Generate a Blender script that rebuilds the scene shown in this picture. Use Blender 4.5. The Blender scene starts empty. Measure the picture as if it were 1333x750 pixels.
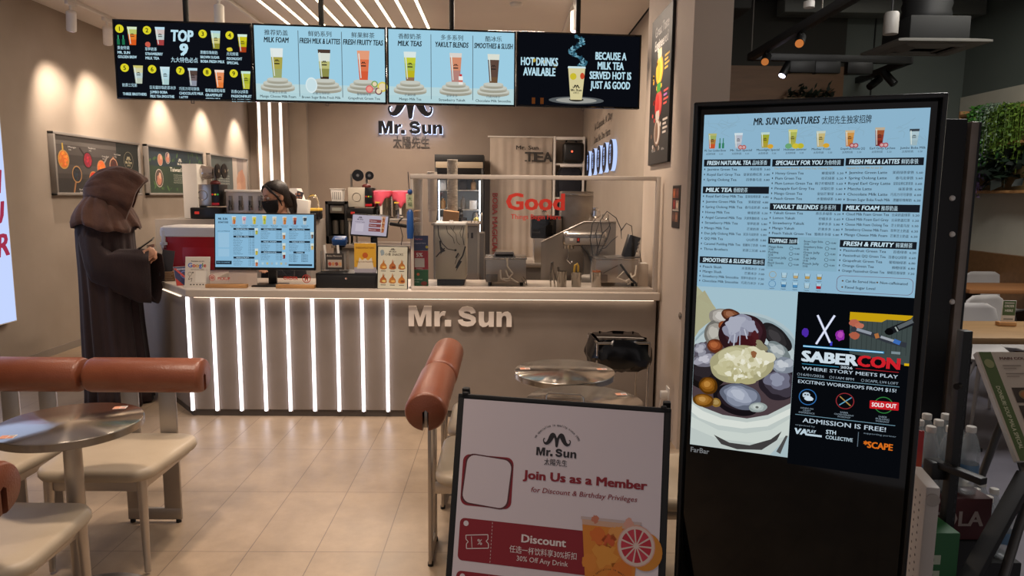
import bpy, bmesh, math, random
from mathutils import Vector, Matrix, Euler
random.seed(7)
PI = math.pi
scene = bpy.context.scene
COL = scene.collection

# ------------------------------------------------------------------ camera
F_PX, PITCH, ROLL, YAW, EYE = 912.0, 0.1310, 0.0095, 0.012, 1.58
_fw = Vector((math.sin(YAW)*math.cos(PITCH), math.cos(YAW)*math.cos(PITCH), -math.sin(PITCH)))
_r0 = Vector((math.cos(YAW), -math.sin(YAW), 0)); _u0 = _r0.cross(_fw)
_rt = _r0*math.cos(ROLL) + _u0*math.sin(ROLL); _up = -_r0*math.sin(ROLL) + _u0*math.cos(ROLL)
cam = bpy.data.cameras.new('camera'); cam.sensor_width = 36.0; cam.sensor_fit = 'HORIZONTAL'
cam.lens = F_PX/1333*36; cam.clip_start = .05; cam.clip_end = 60
cam_o = bpy.data.objects.new('camera', cam); COL.objects.link(cam_o)
m3 = Matrix((_rt, _up, -_fw)).transposed()
cam_o.matrix_world = Matrix.Translation((0, 0, EYE)) @ m3.to_4x4()
scene.camera = cam_o
scene.view_settings.view_transform = 'Standard'; scene.view_settings.look = 'None'
scene.view_settings.exposure = 0.0; scene.view_settings.gamma = 1.0
scene.view_settings.use_curve_mapping = False

def at(px, py, Y=None, z=None, X=None):
    """the point of the place seen at a photo pixel, at a known depth, height or side distance"""
    d = _fw + _rt*((px-666.5)/F_PX) - _up*((py-375)/F_PX); o = Vector((0, 0, EYE))
    if Y is not None: t = Y/d.y
    elif z is not None: t = (z-EYE)/d.z
    else: t = X/d.x
    return o + d*t

# ------------------------------------------------------------------ world and room light
world = bpy.data.worlds.new('world'); scene.world = world; world.use_nodes = True
world.node_tree.nodes['Background'].inputs[0].default_value = (1.0, .92, .93, 1)
world.node_tree.nodes['Background'].inputs[1].default_value = 0.26
WARM = (1.0, .81, .65)
def area(name, loc, size, power, color=WARM, rot=(0, 0, 0), sy=None):
    l = bpy.data.lights.new(name, 'AREA'); l.energy = power; l.color = color; l.size = size
    if sy: l.shape = 'RECTANGLE'; l.size_y = sy
    o = bpy.data.objects.new(name, l); COL.objects.link(o); o.location = loc; o.rotation_euler = rot
    return o
def spot(name, loc, aim, power, angle=50, blend=.6, color=WARM, size=.04):
    l = bpy.data.lights.new(name, 'SPOT'); l.energy = power; l.color = color; l.spot_size = math.radians(angle)
    l.spot_blend = blend; l.shadow_soft_size = size
    o = bpy.data.objects.new(name, l); COL.objects.link(o); o.location = loc
    o.rotation_euler = (Vector(aim)-Vector(loc)).to_track_quat('-Z', 'Y').to_euler()
    return o
for nm, x, y, p, an in (('downlight_seats', -1.7, 2.2, 190, 92), ('downlight_aisle', -.8, 3.7, 210, 92), ('downlight_tables', .25, 3.3, 130, 84), ('downlight_queue', -2.9, 4.1, 90, 80), ('downlight_entrance', -.6, 1.9, 90, 84)):
    spot(nm, (x, y, 3.28), (x, y+.1, 0), p, an, 1.0, WARM, .12)
area('ceiling_light_kitchen', (-1.3, 7.6, 3.3), .8, 66)
area('ceiling_light_kitchen', (-1.6, 10.4, 3.3), .8, 90)
area('ceiling_light_counter', (.1, 6.6, 3.28), .5, 52)
area('ceiling_light_restaurant', (4.2, 5.6, 3.9), 1.2, 46, (1, .95, .86))
area('walkway_fill_light', (3.4, 4.0, 3.9), .9, 85, (1, .97, .95))  # added fill without a lamp of its own, lifts the dark restaurant floor
spot('counter_fill_spot', (.25, 4.1, 3.28), (.25, 5.2, .95), 150, 62, 1.0, WARM, .1)  # unseen spots added to brighten the counter and the machine fronts
spot('counter_fill_spot', (-1.3, 4.1, 3.28), (-1.3, 5.1, .95), 110, 62, 1.0, WARM, .1)

# ------------------------------------------------------------------ colours and materials
def lin(h):
    if isinstance(h, str):
        h = h.lstrip('#'); c = [int(h[i:i+2], 16)/255 for i in (0, 2, 4)]
    else: c = [v/255 for v in h]
    return tuple(v/12.92 if v <= .04045 else ((v+.055)/1.055)**2.4 for v in c)
_mats = {}
def mat(key, color, rough=.5, metal=0., **k):
    if key in _mats: return _mats[key]
    m = bpy.data.materials.new(key); m.use_nodes = True; b = m.node_tree.nodes['Principled BSDF']
    b.inputs['Base Color'].default_value = (*lin(color), 1)
    b.inputs['Roughness'].default_value = rough; b.inputs['Metallic'].default_value = metal
    for n, v in k.items():
        b.inputs[n.replace('_', ' ')].default_value = v
    _mats[key] = m; return m
def nodes(m): return m.node_tree.nodes, m.node_tree.links, m.node_tree.nodes['Principled BSDF']
def noisy(m, c1, c2, scale, detail=4, bump=0., bscale=None, rough=None, coords='Object', stretch=None):
    n, l, b = nodes(m)
    tc = n.new('ShaderNodeTexCoord'); src = tc.outputs[coords]
    if stretch:
        mp = n.new('ShaderNodeMapping'); mp.inputs['Scale'].default_value = stretch
        l.new(src, mp.inputs[0]); src = mp.outputs[0]
    t = n.new('ShaderNodeTexNoise'); t.inputs['Scale'].default_value = scale; t.inputs['Detail'].default_value = detail
    l.new(src, t.inputs['Vector'])
    r = n.new('ShaderNodeValToRGB'); r.color_ramp.elements[0].position = .3; r.color_ramp.elements[1].position = .7
    r.color_ramp.elements[0].color = (*lin(c1), 1); r.color_ramp.elements[1].color = (*lin(c2), 1)
    l.new(t.outputs['Fac'], r.inputs[0]); l.new(r.outputs[0], b.inputs['Base Color'])
    if bump:
        t2 = n.new('ShaderNodeTexNoise'); t2.inputs['Scale'].default_value = bscale or scale*4; l.new(src, t2.inputs['Vector'])
        bp = n.new('ShaderNodeBump'); bp.inputs['Strength'].default_value = bump; bp.inputs['Distance'].default_value = .01
        l.new(t2.outputs['Fac'], bp.inputs['Height']); l.new(bp.outputs[0], b.inputs['Normal'])
    return m
def glow(color, k=1.0, sample=False):
    key = 'glow_%s_%.2f' % (color if isinstance(color, str) else '%02x%02x%02x' % tuple(color), k)
    if key in _mats: return _mats[key]
    m = bpy.data.materials.new(key); m.use_nodes = True; n = m.node_tree.nodes; n.clear()
    e = n.new('ShaderNodeEmission'); o = n.new('ShaderNodeOutputMaterial')
    e.inputs[0].default_value = (*lin(color), 1); e.inputs[1].default_value = k
    m.node_tree.links.new(e.outputs[0], o.inputs[0])
    if not sample: m.cycles.emission_sampling = 'NONE'
    _mats[key] = m; return m
def ink(color, rough=.55):
    key = 'ink_%s_%.2f' % (color if isinstance(color, str) else '%02x%02x%02x' % tuple(color), rough)
    return mat(key, color, rough)
def wood(key, c1, c2, rough=.5):
    if key in _mats: return _mats[key]
    return noisy(mat(key, c1, rough), c1, c2, 3, 6, .05, 20, stretch=(1, 8, 8))
def glass(key, tint='ffffff', rough=.0, alpha=.12):
    if key in _mats: return _mats[key]
    m = bpy.data.materials.new(key); m.use_nodes = True; n, l = m.node_tree.nodes, m.node_tree.links; n.clear()
    t = n.new('ShaderNodeBsdfTransparent'); t.inputs[0].default_value = (*lin(tint), 1)
    g = n.new('ShaderNodeBsdfGlossy'); g.inputs['Roughness'].default_value = rough
    fr = n.new('ShaderNodeFresnel'); fr.inputs[0].default_value = 1.35
    mth = n.new('ShaderNodeMath'); mth.operation = 'MULTIPLY_ADD'; mth.inputs[1].default_value = .8; mth.inputs[2].default_value = alpha*.1
    mx = n.new('ShaderNodeMixShader'); o = n.new('ShaderNodeOutputMaterial')
    l.new(fr.outputs[0], mth.inputs[0]); l.new(mth.outputs[0], mx.inputs[0])
    l.new(t.outputs[0], mx.inputs[1]); l.new(g.outputs[0], mx.inputs[2]); l.new(mx.outputs[0], o.inputs[0])
    _mats[key] = m; return m

M = {}
M['black'] = mat('black_plastic', '0b0b0d', .35); M['matte_black'] = mat('matte_black', '101012', .6)
M['gloss_black'] = mat('gloss_black', '020203', .06); M['white'] = mat('white_plastic', 'e4e0da', .4)
M['steel'] = mat('stainless_steel', 'b4aea6', .24, 1.0); M['steel_dark'] = mat('dark_steel', '7a746d', .36, .75)
M['brushed'] = mat('brushed_steel', 'b6ada3', .34, .75, Anisotropic=.6)
M['chrome'] = mat('chrome', 'd8d4ce', .1, 1.0); M['aluminium'] = mat('aluminium', 'b9b2aa', .4, .7)
M['leather'] = noisy(mat('tan_leather', '763f28', .36), '723c26', '7d462f', 8, 3, .15, 160)
M['vinyl'] = noisy(mat('cream_vinyl', 'b0a18b', .42), 'ac9c86', 'b5a690', 6, 3, .04, 120)
M['clear'] = glass('clear_acrylic'); M['grey'] = mat('grey_plastic', '7d7a76', .5); M['dark_grey'] = mat('dark_grey', '35343a', .5)
M['red'] = mat('red_plastic', 'b3121c', .35); M['blue'] = mat('blue_plastic', '1f4d8c', .4); M['pink'] = mat('pink_cloth', 'e0566c', .8)
M['yellow'] = mat('yellow_plastic', 'e0b84a', .5); M['cardboard'] = noisy(mat('cardboard', 'b98d5d', .8), 'b48858', 'c3986a', 5)
M['wood'] = wood('pale_wood', 'a9794a', 'c2935f'); M['dark_wood'] = wood('brown_wood', '7a5535', '8f6642')
M['paper'] = mat('white_paper', 'dcd8d0', .7)
m = mat('radial_brushed_steel', 'c2bbb0', .15, 1.0, Anisotropic=.95, Anisotropic_Rotation=.25)
n, l, b = nodes(m); tg = n.new('ShaderNodeTangent'); tg.direction_type = 'RADIAL'; tg.axis = 'Z'; l.new(tg.outputs[0], b.inputs['Tangent'])
M['table_steel'] = m

# ------------------------------------------------------------------ mesh building
class MB:
    def __init__(s): s.bm = bmesh.new(); s.mats = []
    def mi(s, m):
        if m not in s.mats: s.mats.append(m)
        return s.mats.index(m)
    def _set(s, verts, m):
        i = s.mi(m)
        for f in {f for v in verts for f in v.link_faces}: f.material_index = i
    def box(s, c, size, m, rot=None, bev=0., seg=2):
        mt = Matrix.Translation(c)
        if rot: mt = mt @ Euler(rot).to_matrix().to_4x4()
        r = bmesh.ops.create_cube(s.bm, size=1, matrix=mt @ Matrix.Diagonal((*size, 1)))
        vs = r['verts']; s._set(vs, m)
        if bev:
            es = list({e for v in vs for e in v.link_edges})
            rr = bmesh.ops.bevel(s.bm, geom=es, offset=min(bev, min(size)*.49), segments=seg, profile=.5, affect='EDGES')
            i = s.mi(m)
            for f in rr['faces']: f.material_index = i
        return s
    def loft(s, rings, m, cap0=True, cap1=True, closed=True):
        i = s.mi(m); vr = [[s.bm.verts.new(p) for p in r] for r in rings]; n = len(vr[0])
        for a, b in zip(vr, vr[1:]):
            for k in range(n if closed else n-1):
                f = s.bm.faces.new((a[k], a[(k+1) % n], b[(k+1) % n], b[k])); f.material_index = i
        if cap0: s.bm.faces.new(list(reversed(vr[0]))).material_index = i
        if cap1: s.bm.faces.new(vr[-1]).material_index = i
        return s
    def tube(s, pts, r, m, seg=8, caps=True):
        pts = [Vector(p) for p in pts]; rs = r if isinstance(r, (list, tuple)) else [r]*len(pts)
        t0 = (pts[1]-pts[0]).normalized(); ref = Vector((0, 0, 1)) if abs(t0.z) < .9 else Vector((1, 0, 0))
        nrm = t0.cross(ref).normalized(); rings = []
        for i, p in enumerate(pts):
            t = (pts[min(i+1, len(pts)-1)]-pts[max(i-1, 0)]).normalized()
            nrm = (nrm - t*nrm.dot(t)).normalized(); bn = t.cross(nrm)
            rings.append([p + (nrm*math.cos(2*PI*k/seg)+bn*math.sin(2*PI*k/seg))*rs[i] for k in range(seg)])
        return s.loft(rings, m, caps, caps)
    def cyl(s, p0, p1, r0, r1, m, seg=24): return s.tube([p0, p1], [r0, r1], m, seg)
    def lathe(s, prof, m, c=(0, 0, 0), seg=32, cap0=True, cap1=True):
        c = Vector(c)
        return s.loft([[c+Vector((r*math.cos(2*PI*k/seg), r*math.sin(2*PI*k/seg), z)) for k in range(seg)] for r, z in prof], m, cap0, cap1)
    def prism(s, poly, y0, y1, m, plane='xz', mt=None):
        def P(a, b, d):
            v = Vector((a, d, b)) if plane == 'xz' else Vector((a, b, d)) if plane == 'xy' else Vector((d, a, b))
            return mt @ v if mt else v
        A = [s.bm.verts.new(P(a, b, y0)) for a, b in poly]; B = [s.bm.verts.new(P(a, b, y1)) for a, b in poly]; i = s.mi(m); n = len(poly)
        fs = [s.bm.faces.new(A), s.bm.faces.new(list(reversed(B)))]
        for k in range(n): fs.append(s.bm.faces.new((A[(k+1) % n], A[k], B[k], B[(k+1) % n])))
        for f in fs: f.material_index = i
        return s
    def sphere(s, c, r, m, seg=20, rings=12, rot=None):
        r = (r, r, r) if not isinstance(r, (tuple, list)) else r
        mt = Matrix.Translation(c)
        if rot: mt = mt @ Euler(rot).to_matrix().to_4x4()
        q = bmesh.ops.create_uvsphere(s.bm, u_segments=seg, v_segments=rings, radius=1, matrix=mt @ Matrix.Diagonal((*r, 1)))
        s._set(q['verts'], m); return s
    def face(s, pts, m):
        f = s.bm.faces.new([s.bm.verts.new(p) for p in pts]); f.material_index = s.mi(m); return s
    def build(s, name, parent=None, loc=None, rot=None, smooth=40, norm=True):
        if norm: bmesh.ops.recalc_face_normals(s.bm, faces=s.bm.faces[:])
        me = bpy.data.meshes.new(name); s.bm.to_mesh(me); s.bm.free()
        for m in s.mats: me.materials.append(m)
        if smooth:
            me.polygons.foreach_set('use_smooth', [True]*len(me.polygons)); me.set_sharp_from_angle(angle=math.radians(smooth))
        o = bpy.data.objects.new(name, me); COL.objects.link(o)
        if parent: o.parent = parent
        if loc is not None: o.location = loc
        if rot is not None: o.rotation_euler = rot
        return o
def tag(o, label, cat, group=None):
    o['label'] = label; o['category'] = cat
    if group: o['group'] = group
    return o
def thing(name, label, cat, loc=(0, 0, 0), rz=0., group=None, rot=None):
    o = bpy.data.objects.new(name, None); COL.objects.link(o); o.empty_display_size = .1
    o.location = loc; o.rotation_euler = rot if rot else (0, 0, rz)
    return tag(o, label, cat, group)
def struct(o): o['kind'] = 'structure'; return o
def copy_tree(o, parent=None):
    c = o.copy(); COL.objects.link(c)
    if parent: c.parent = parent
    for ch in list(o.children): copy_tree(ch, c)
    return c

# ------------------------------------------------------------------ flat artwork (screens, posters, print)
_tcache = {}
def text_geo(s, bold=0., shear=0.):
    k = (s, bold, shear)
    if k not in _tcache:
        cu = bpy.data.curves.new('t', 'FONT'); cu.body = s; cu.resolution_u = 2; cu.offset = bold; cu.shear = shear
        o = bpy.data.objects.new('t', cu); me = bpy.data.meshes.new_from_object(o)
        vs = [(v.co.x, v.co.y) for v in me.vertices]; fs = [tuple(p.vertices) for p in me.polygons]
        bpy.data.meshes.remove(me); bpy.data.objects.remove(o); bpy.data.curves.remove(cu)
        _tcache[k] = (vs, fs)
    return _tcache[k]
class Art:
    """flat print or a lit display: u to the right, v up, facing -Y; layers sit a hair in front of each other"""
    def __init__(s, lit=None, eps=.0006): s.lit, s.eps, s.v, s.f, s.mi, s.m = lit, eps, [], [], [], []
    def mat(s, c):
        m = (glow(c, s.lit) if s.lit else ink(c)) if not isinstance(c, bpy.types.Material) else c
        if m not in s.m: s.m.append(m)
        return s.m.index(m)
    def poly(s, pts, c, L=1):
        b = len(s.v); s.v += [(p[0], -L*s.eps, p[1]) for p in pts]
        a = sum(pts[i][0]*pts[(i+1) % len(pts)][1]-pts[(i+1) % len(pts)][0]*pts[i][1] for i in range(len(pts)))
        ix = list(range(b, b+len(pts)))
        if a < 0: ix.reverse()
        s.f.append(ix); s.mi.append(s.mat(c)); return s
    def rect(s, u0, v0, u1, v1, c, L=1): return s.poly([(u0, v0), (u1, v0), (u1, v1), (u0, v1)], c, L)
    def rrect(s, u0, v0, u1, v1, r, c, L=1, rot=0.):
        pts = []
        for cx, cy, a in ((u1-r, v1-r, 0), (u0+r, v1-r, 90), (u0+r, v0+r, 180), (u1-r, v0+r, 270)):
            for k in range(6): t = math.radians(a+18*k); pts.append((cx+r*math.cos(t), cy+r*math.sin(t)))
        if rot:
            mx, my = (u0+u1)/2, (v0+v1)/2; ca, sa = math.cos(rot), math.sin(rot)
            pts = [(mx+(x-mx)*ca-(y-my)*sa, my+(x-mx)*sa+(y-my)*ca) for x, y in pts]
        return s.poly(pts, c, L)
    def disc(s, u, v, r, c, L=1, ry=None, seg=24, a0=0, a1=360, rot=0.):
        ry = ry or r; n = seg if a1-a0 >= 360 else seg+1
        pts = [(r*math.cos(math.radians(a0+(a1-a0)*k/seg)), ry*math.sin(math.radians(a0+(a1-a0)*k/seg))) for k in range(n)]
        ca, sa = math.cos(rot), math.sin(rot)
        return s.poly([(u+x*ca-y*sa, v+x*sa+y*ca) for x, y in pts], c, L)
    def ring(s, u, v, r, w, c, L=1, seg=28):
        for k in range(seg):
            a, b = 2*PI*k/seg, 2*PI*(k+1)/seg
            s.poly([(u+r*math.cos(a), v+r*math.sin(a)), (u+r*math.cos(b), v+r*math.sin(b)), (u+(r-w)*math.cos(b), v+(r-w)*math.sin(b)), (u+(r-w)*math.cos(a), v+(r-w)*math.sin(a))], c, L)
        return s
    def line(s, pts, w, c, L=1):
        for (x0, y0), (x1, y1) in zip(pts, pts[1:]):
            d = math.hypot(x1-x0, y1-y0) or 1; nx, ny = -(y1-y0)/d*w/2, (x1-x0)/d*w/2
            s.poly([(x0+nx, y0+ny), (x1+nx, y1+ny), (x1-nx, y1-ny), (x0-nx, y0-ny)], c, L)
        return s
    def blob(s, u, v, r, c, L=1, ry=None, seed=0, rough=.15, seg=18):
        rd = random.Random(seed); ry = ry or r
        return s.poly([(u+r*(1+rd.uniform(-rough, rough))*math.cos(2*PI*k/seg), v+ry*(1+rd.uniform(-rough, rough))*math.sin(2*PI*k/seg)) for k in range(seg)], c, L)
    def text(s, t, u, v, h, c, L=2, w=None, bold=.012, shear=0., al='l', rot=0.):
        """h = height of a capital; w = squeeze or stretch to this width"""
        hv = bold if bold > .008 else 0
        vs, fs = text_geo(t, 0 if hv else bold, shear)
        if not vs: return s
        k = h/.70; x0 = min(p[0] for p in vs); x1 = max(p[0] for p in vs)
        kx = w/(x1-x0) if w else k; wd = (x1-x0)*kx; off = {'l': 0, 'c': -wd/2, 'r': -wd}[al]
        ca, sa = math.cos(rot), math.sin(rot); i = s.mat(c)
        for n, (dx, dy) in enumerate([(0, 0)] if not hv else [(-hv, 0), (hv, 0)] if hv < .02 else [(-hv, -hv*.5), (hv, -hv*.5), (-hv, hv*.5), (hv, hv*.5)]):
            b = len(s.v)
            for x, y in vs:
                X, Y = (x-x0+dx)*kx+off, (y+dy)*k; s.v.append((u+X*ca-Y*sa, -(L+.02*n)*s.eps, v+X*sa+Y*ca))
            for f in fs: s.f.append([b+q for q in f]); s.mi.append(i)
        return s
    def polys(s, plist, u, v, k, c, L=2, kx=None):
        for p in plist: s.poly([(u+x*(kx or k), v+y*k) for x, y in p], c, L)
        return s
    def build(s, name, parent=None, loc=None, rot=None):
        me = bpy.data.meshes.new(name); me.from_pydata(s.v, [], s.f)
        for m in s.m: me.materials.append(m)
        me.polygons.foreach_set('material_index', s.mi); me.update()
        o = bpy.data.objects.new(name, me); COL.objects.link(o)
        if parent: o.parent = parent
        if loc is not None: o.location = loc
        if rot is not None: o.rotation_euler = rot
        return o

# heavy grotesque letters of the shop sign, cap height 1
def _stroke(path, w):
    L, R = [], []
    for i, (x, y) in enumerate(path):
        x0, y0 = path[max(i-1, 0)]; x1, y1 = path[min(i+1, len(path)-1)]; d = math.hypot(x1-x0, y1-y0)
        nx, ny = -(y1-y0)/d*w/2, (x1-x0)/d*w/2; L.append((x+nx, y+ny)); R.append((x-nx, y-ny))
    return L+R[::-1]
_u = [(0, .73), (0, .25), (.04, .08), (.16, -.02), (.3, 0), (.42, .1), (.43, 0), (.64, 0), (.64, .73), (.42, .73), (.42, .3), (.38, .2), (.32, .17), (.25, .2), (.22, .3), (.22, .73)]
def shop_letters():
    sc = lambda p, ox, kx: [(ox+x*kx, y) for x, y in p]
    Mg = [(0, 0), (0, 1), (.30, 1), (.46, .40), (.62, 1), (.92, 1), (.92, 0), (.70, 0), (.70, .66), (.53, 0), (.39, 0), (.22, .66), (.22, 0)]
    rg = [(.22, .38), (.26, .5), (.34, .55), (.42, .53), (.46, .73), (.36, .75), (.27, .71), (.21, .61), (.21, .73), (0, .73), (0, 0), (.22, 0)]
    Sp = [(.70, .66), (.68, .75), (.6, .85), (.42, .885), (.24, .85), (.15, .75), (.17, .64), (.28, .56), (.44, .51), (.60, .46), (.71, .37), (.72, .26), (.64, .16), (.45, .115), (.24, .15), (.14, .25), (.12, .33)]
    return [sc(Mg, 0, 1.22), sc(rg, 1.27, 1.2), [(1.78, 0), (2.09, 0), (2.09, .3), (1.78, .3)], sc(_stroke(Sp, .235), 2.42, 1.08), sc(_u, 3.45, 1.17), [(4.33+(.64-x)*1.17, .73-y) for x, y in _u]]
_mh = [(0, .38), (.06, .52), (.14, .66), (.25, .74), (.37, .74), (.48, .66), (.57, .5), (.64, .3), (.72, .12), (.8, .04), (.88, .05), (.93, .12), (.94, .22), (.90, .27), (.86, .25), (.87, .31), (.93, .33), (.99, .28), (1.01, .17), (.98, .03), (.9, -.09), (.78, -.14), (.64, -.12), (.5, -.02), (.38, .13), (.28, .3), (.21, .42), (.16, .3), (.12, .06), (.09, -.18), (.05, -.25), (0, -.26)]
def moustache(): return [_mh, [(-x, y) for x, y in _mh]]
def logo(a, u, v, w, c, L=2, cn='太陽先生', cnsize=.1, name=True):
    """moustache, name and the four characters; u, v = middle of the name's baseline; w = name width"""
    k = w/5.08
    if name: a.polys(shop_letters(), u-w/2, v, k, c, L)
    a.polys(moustache(), u, v+1.62*k, 1.75*k, c, L)
    if cn: a.text(cn, u, v-1.05*k, .62*k, c, L, al='c', w=2.9*k)
    return a
def cup(a, u, v, w, h, bands, L=2, mark=True, foam=None):
    """takeaway cup: u, v = middle of its bottom; bands = [(top fraction, colour)...] from the bottom"""
    wd = lambda f: w*(.66+.34*f)/2
    f0 = 0.
    for f1, c in bands:
        a.poly([(u-wd(f0), v+f0*h), (u+wd(f0), v+f0*h), (u+wd(f1), v+f1*h), (u-wd(f1), v+f1*h)], c, L); f0 = f1
    if foam: a.blob(u, v+h*f0, w*.46, foam, L, h*.07, 3, .12)
    a.poly([(u-wd(0)*.75, v+.06*h), (u-wd(0)*.55, v+.06*h), (u-wd(1)*.62, v+.9*h), (u-wd(1)*.8, v+.9*h)], 'd8e2dc', L+.3)
    if mark:
        a.polys(moustache(), u, v+h*.56, w*.2, '2a2420', L+.6); a.rect(u-w*.2, v+h*.46, u+w*.2, v+h*.5, '2a2420', L+.6)

# ================================================================== THE SETTING
XL, YB, ZC, XR = -4.38, 12.3, 3.33, 1.1
wallm = noisy(mat('wall_paint', '9d9184', .85), '9a8e81', 'a19588', 3, 4, .02, 60)
wallbk = noisy(mat('wall_paint_back', '8f8176', .85), '8b7d72', '948679', 2, 4)
colm = noisy(mat('column_paint', 'c2b2a2', .8), 'bfaf9f', 'c5b5a5', 2, 4)
ceilm = noisy(mat('ceiling_paint', 'e2dbd4', .9), 'e0d9d2', 'e4ddd6', 2, 3)
def slab(name, c, size, m, bev=0): return struct(MB().box(c, size, m, bev=bev).build(name))
# tiled floor of the shop: 0.30 x 0.633 m stone tiles with thin grout
tm = mat('stone_tiles', '9c8f84', .34); n, l, b = nodes(tm)
tc = n.new('ShaderNodeTexCoord'); mp = n.new('ShaderNodeMapping'); mp.inputs['Location'].default_value = (.8277+.3*20, -2.9475+.6334*20, 0)
l.new(tc.outputs['Object'], mp.inputs[0])
br = n.new('ShaderNodeTexBrick'); br.offset = 0; br.squash = 1
for k, v in (('Scale', 1), ('Mortar Size', .0022), ('Mortar Smooth', .1), ('Brick Width', .3), ('Row Height', .6334), ('Bias', 0)): br.inputs[k].default_value = v
br.inputs['Color1'].default_value = (*lin('a8947d'), 1); br.inputs['Color2'].default_value = (*lin('a28e77'), 1); br.inputs['Mortar'].default_value = (*lin('77675a'), 1)
l.new(mp.outputs[0], br.inputs[0])
ns = n.new('ShaderNodeTexNoise'); ns.inputs['Scale'].default_value = 3.2; ns.inputs['Detail'].default_value = 9; ns.inputs['Roughness'].default_value = .68; l.new(tc.outputs['Object'], ns.inputs['Vector'])
rp = n.new('ShaderNodeValToRGB'); rp.color_ramp.elements[0].position = .3; rp.color_ramp.elements[1].position = .72
rp.color_ramp.elements[0].color = (.70, .69, .68, 1); rp.color_ramp.elements[1].color = (1.12, 1.11, 1.1, 1); l.new(ns.outputs['Fac'], rp.inputs[0])
mx = n.new('ShaderNodeMix'); mx.data_type = 'RGBA'; mx.blend_type = 'MULTIPLY'; mx.inputs[0].default_value = 1
l.new(br.outputs['Color'], mx.inputs[6]); l.new(rp.outputs[0], mx.inputs[7]); l.new(mx.outputs[2], b.inputs['Base Color'])
r2 = n.new('ShaderNodeMapRange'); r2.inputs[3].default_value = .26; r2.inputs[4].default_value = .5; l.new(ns.outputs['Fac'], r2.inputs[0]); l.new(r2.outputs[0], b.inputs['Roughness'])
bp = n.new('ShaderNodeBump'); bp.inputs['Strength'].default_value = .25; bp.inputs['Distance'].default_value = .004; l.new(ns.outputs['Fac'], bp.inputs['Height']); l.new(bp.outputs[0], b.inputs['Normal'])
slab('floor', ((XL+1.33)/2, 5.9, -.05), (1.33-XL, 13.2, .1), tm)
slab('ceiling', ((XL+1.33)/2, 5.9, ZC+.05), (1.33-XL, 13.2, .1), ceilm)
slab('wall_left', (XL-.05, 5.9, ZC/2), (.1, 13.2, ZC), wallm)
slab('wall_back', ((XL+1.45)/2, YB+.05, ZC/2), (1.45-XL, .1, ZC), wallbk)
slab('wall_right', (XR+.115, 4.925, ZC/2), (.23, 1.35, ZC), colm)
slab('wall_right_kitchen', (1.40, 8.95, ZC/2), (.1, 6.7, ZC), wallm)
slab('baseboard_left', (XL+.006, 5.9, .035), (.012, 13.2, .07), mat('baseboard_paint', '8b8279', .6))
# pilaster in the far left corner and the return beside it
pl = at(335, 200, Y=12.1); pr_ = at(376, 200, Y=12.1); pr2 = at(400, 200, Y=12.2)
slab('trim_pilaster', ((pl.x+pr_.x)/2, 12.2, ZC/2), (pr_.x-pl.x, .2, ZC), wallbk)
slab('trim_return', ((pr_.x+pr2.x)/2, 12.25, ZC/2), (pr2.x-pr_.x, .1, ZC), wallm)
# the restaurant next door
dark = noisy(mat('grey_green_panel', '5a625c', .6), '575f59', '5e6660', 1.2, 3)
darkc = mat('open_ceiling', '1d1f20', .9)
beige = noisy(mat('beige_panel', 'bdb9aa', .7), 'b9b5a6', 'c2beaf', 3)
woodw = wood('wood_panel', '6e4c2c', '7b5634')
gf = noisy(mat('grey_vinyl_floor', '6b6972', .35), '66646d', '73717a', 4, 6)
XE, YE, ZE = 5.5, 8.6, 4.2
slab('floor_restaurant', ((1.33+XE)/2, 4.4, -.05), (XE-1.33, 10.2, .1), gf)
slab('ceiling_restaurant', ((1.33+XE)/2, 4.4, ZE+.05), (XE-1.33, 10.2, .1), darkc)
wb = at(1097, 100, Y=YE).x
slab('wall_restaurant_back', ((1.45+XE)/2, YE+.06, ZE/2), (XE-1.45, .1, ZE), dark)
slab('wall_wood_panel', ((1.45+wb)/2, YE-.01, 1.57), (wb-1.45, .04, 3.14), woodw)
slab('wall_restaurant_dark', ((1.45+wb)/2, YE-.01, (3.14+ZE)/2), (wb-1.45, .04, ZE-3.14), mat('dark_wall', '35342f', .8))
slab('wall_restaurant_right', (XE+.05, 4.4, ZE/2), (.1, 8.5, ZE), dark)
slab('trim_beige_board', (XE-.01, 5.4, 1.4), (.02, 6.4, 2.8), beige)
slab('trim_wood_wainscot', (XE-.05, 5.4, .5), (.1, 6.4, 1.0), woodw)
slab('wall_shop_outside', (1.345, 2.1, 3.77), (.03, 4.3, .88), darkc)
for px in (1135, 1240):
    q = at(px, 100, Y=YE) if px < 1200 else at(px, 60, X=XE)
    slab('trim_panel_seam', (q.x-.005 if px > 1200 else q.x, q.y, 3.1), (.012, .012, 2.2), mat('seam', '1c1f1d', .8))

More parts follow.
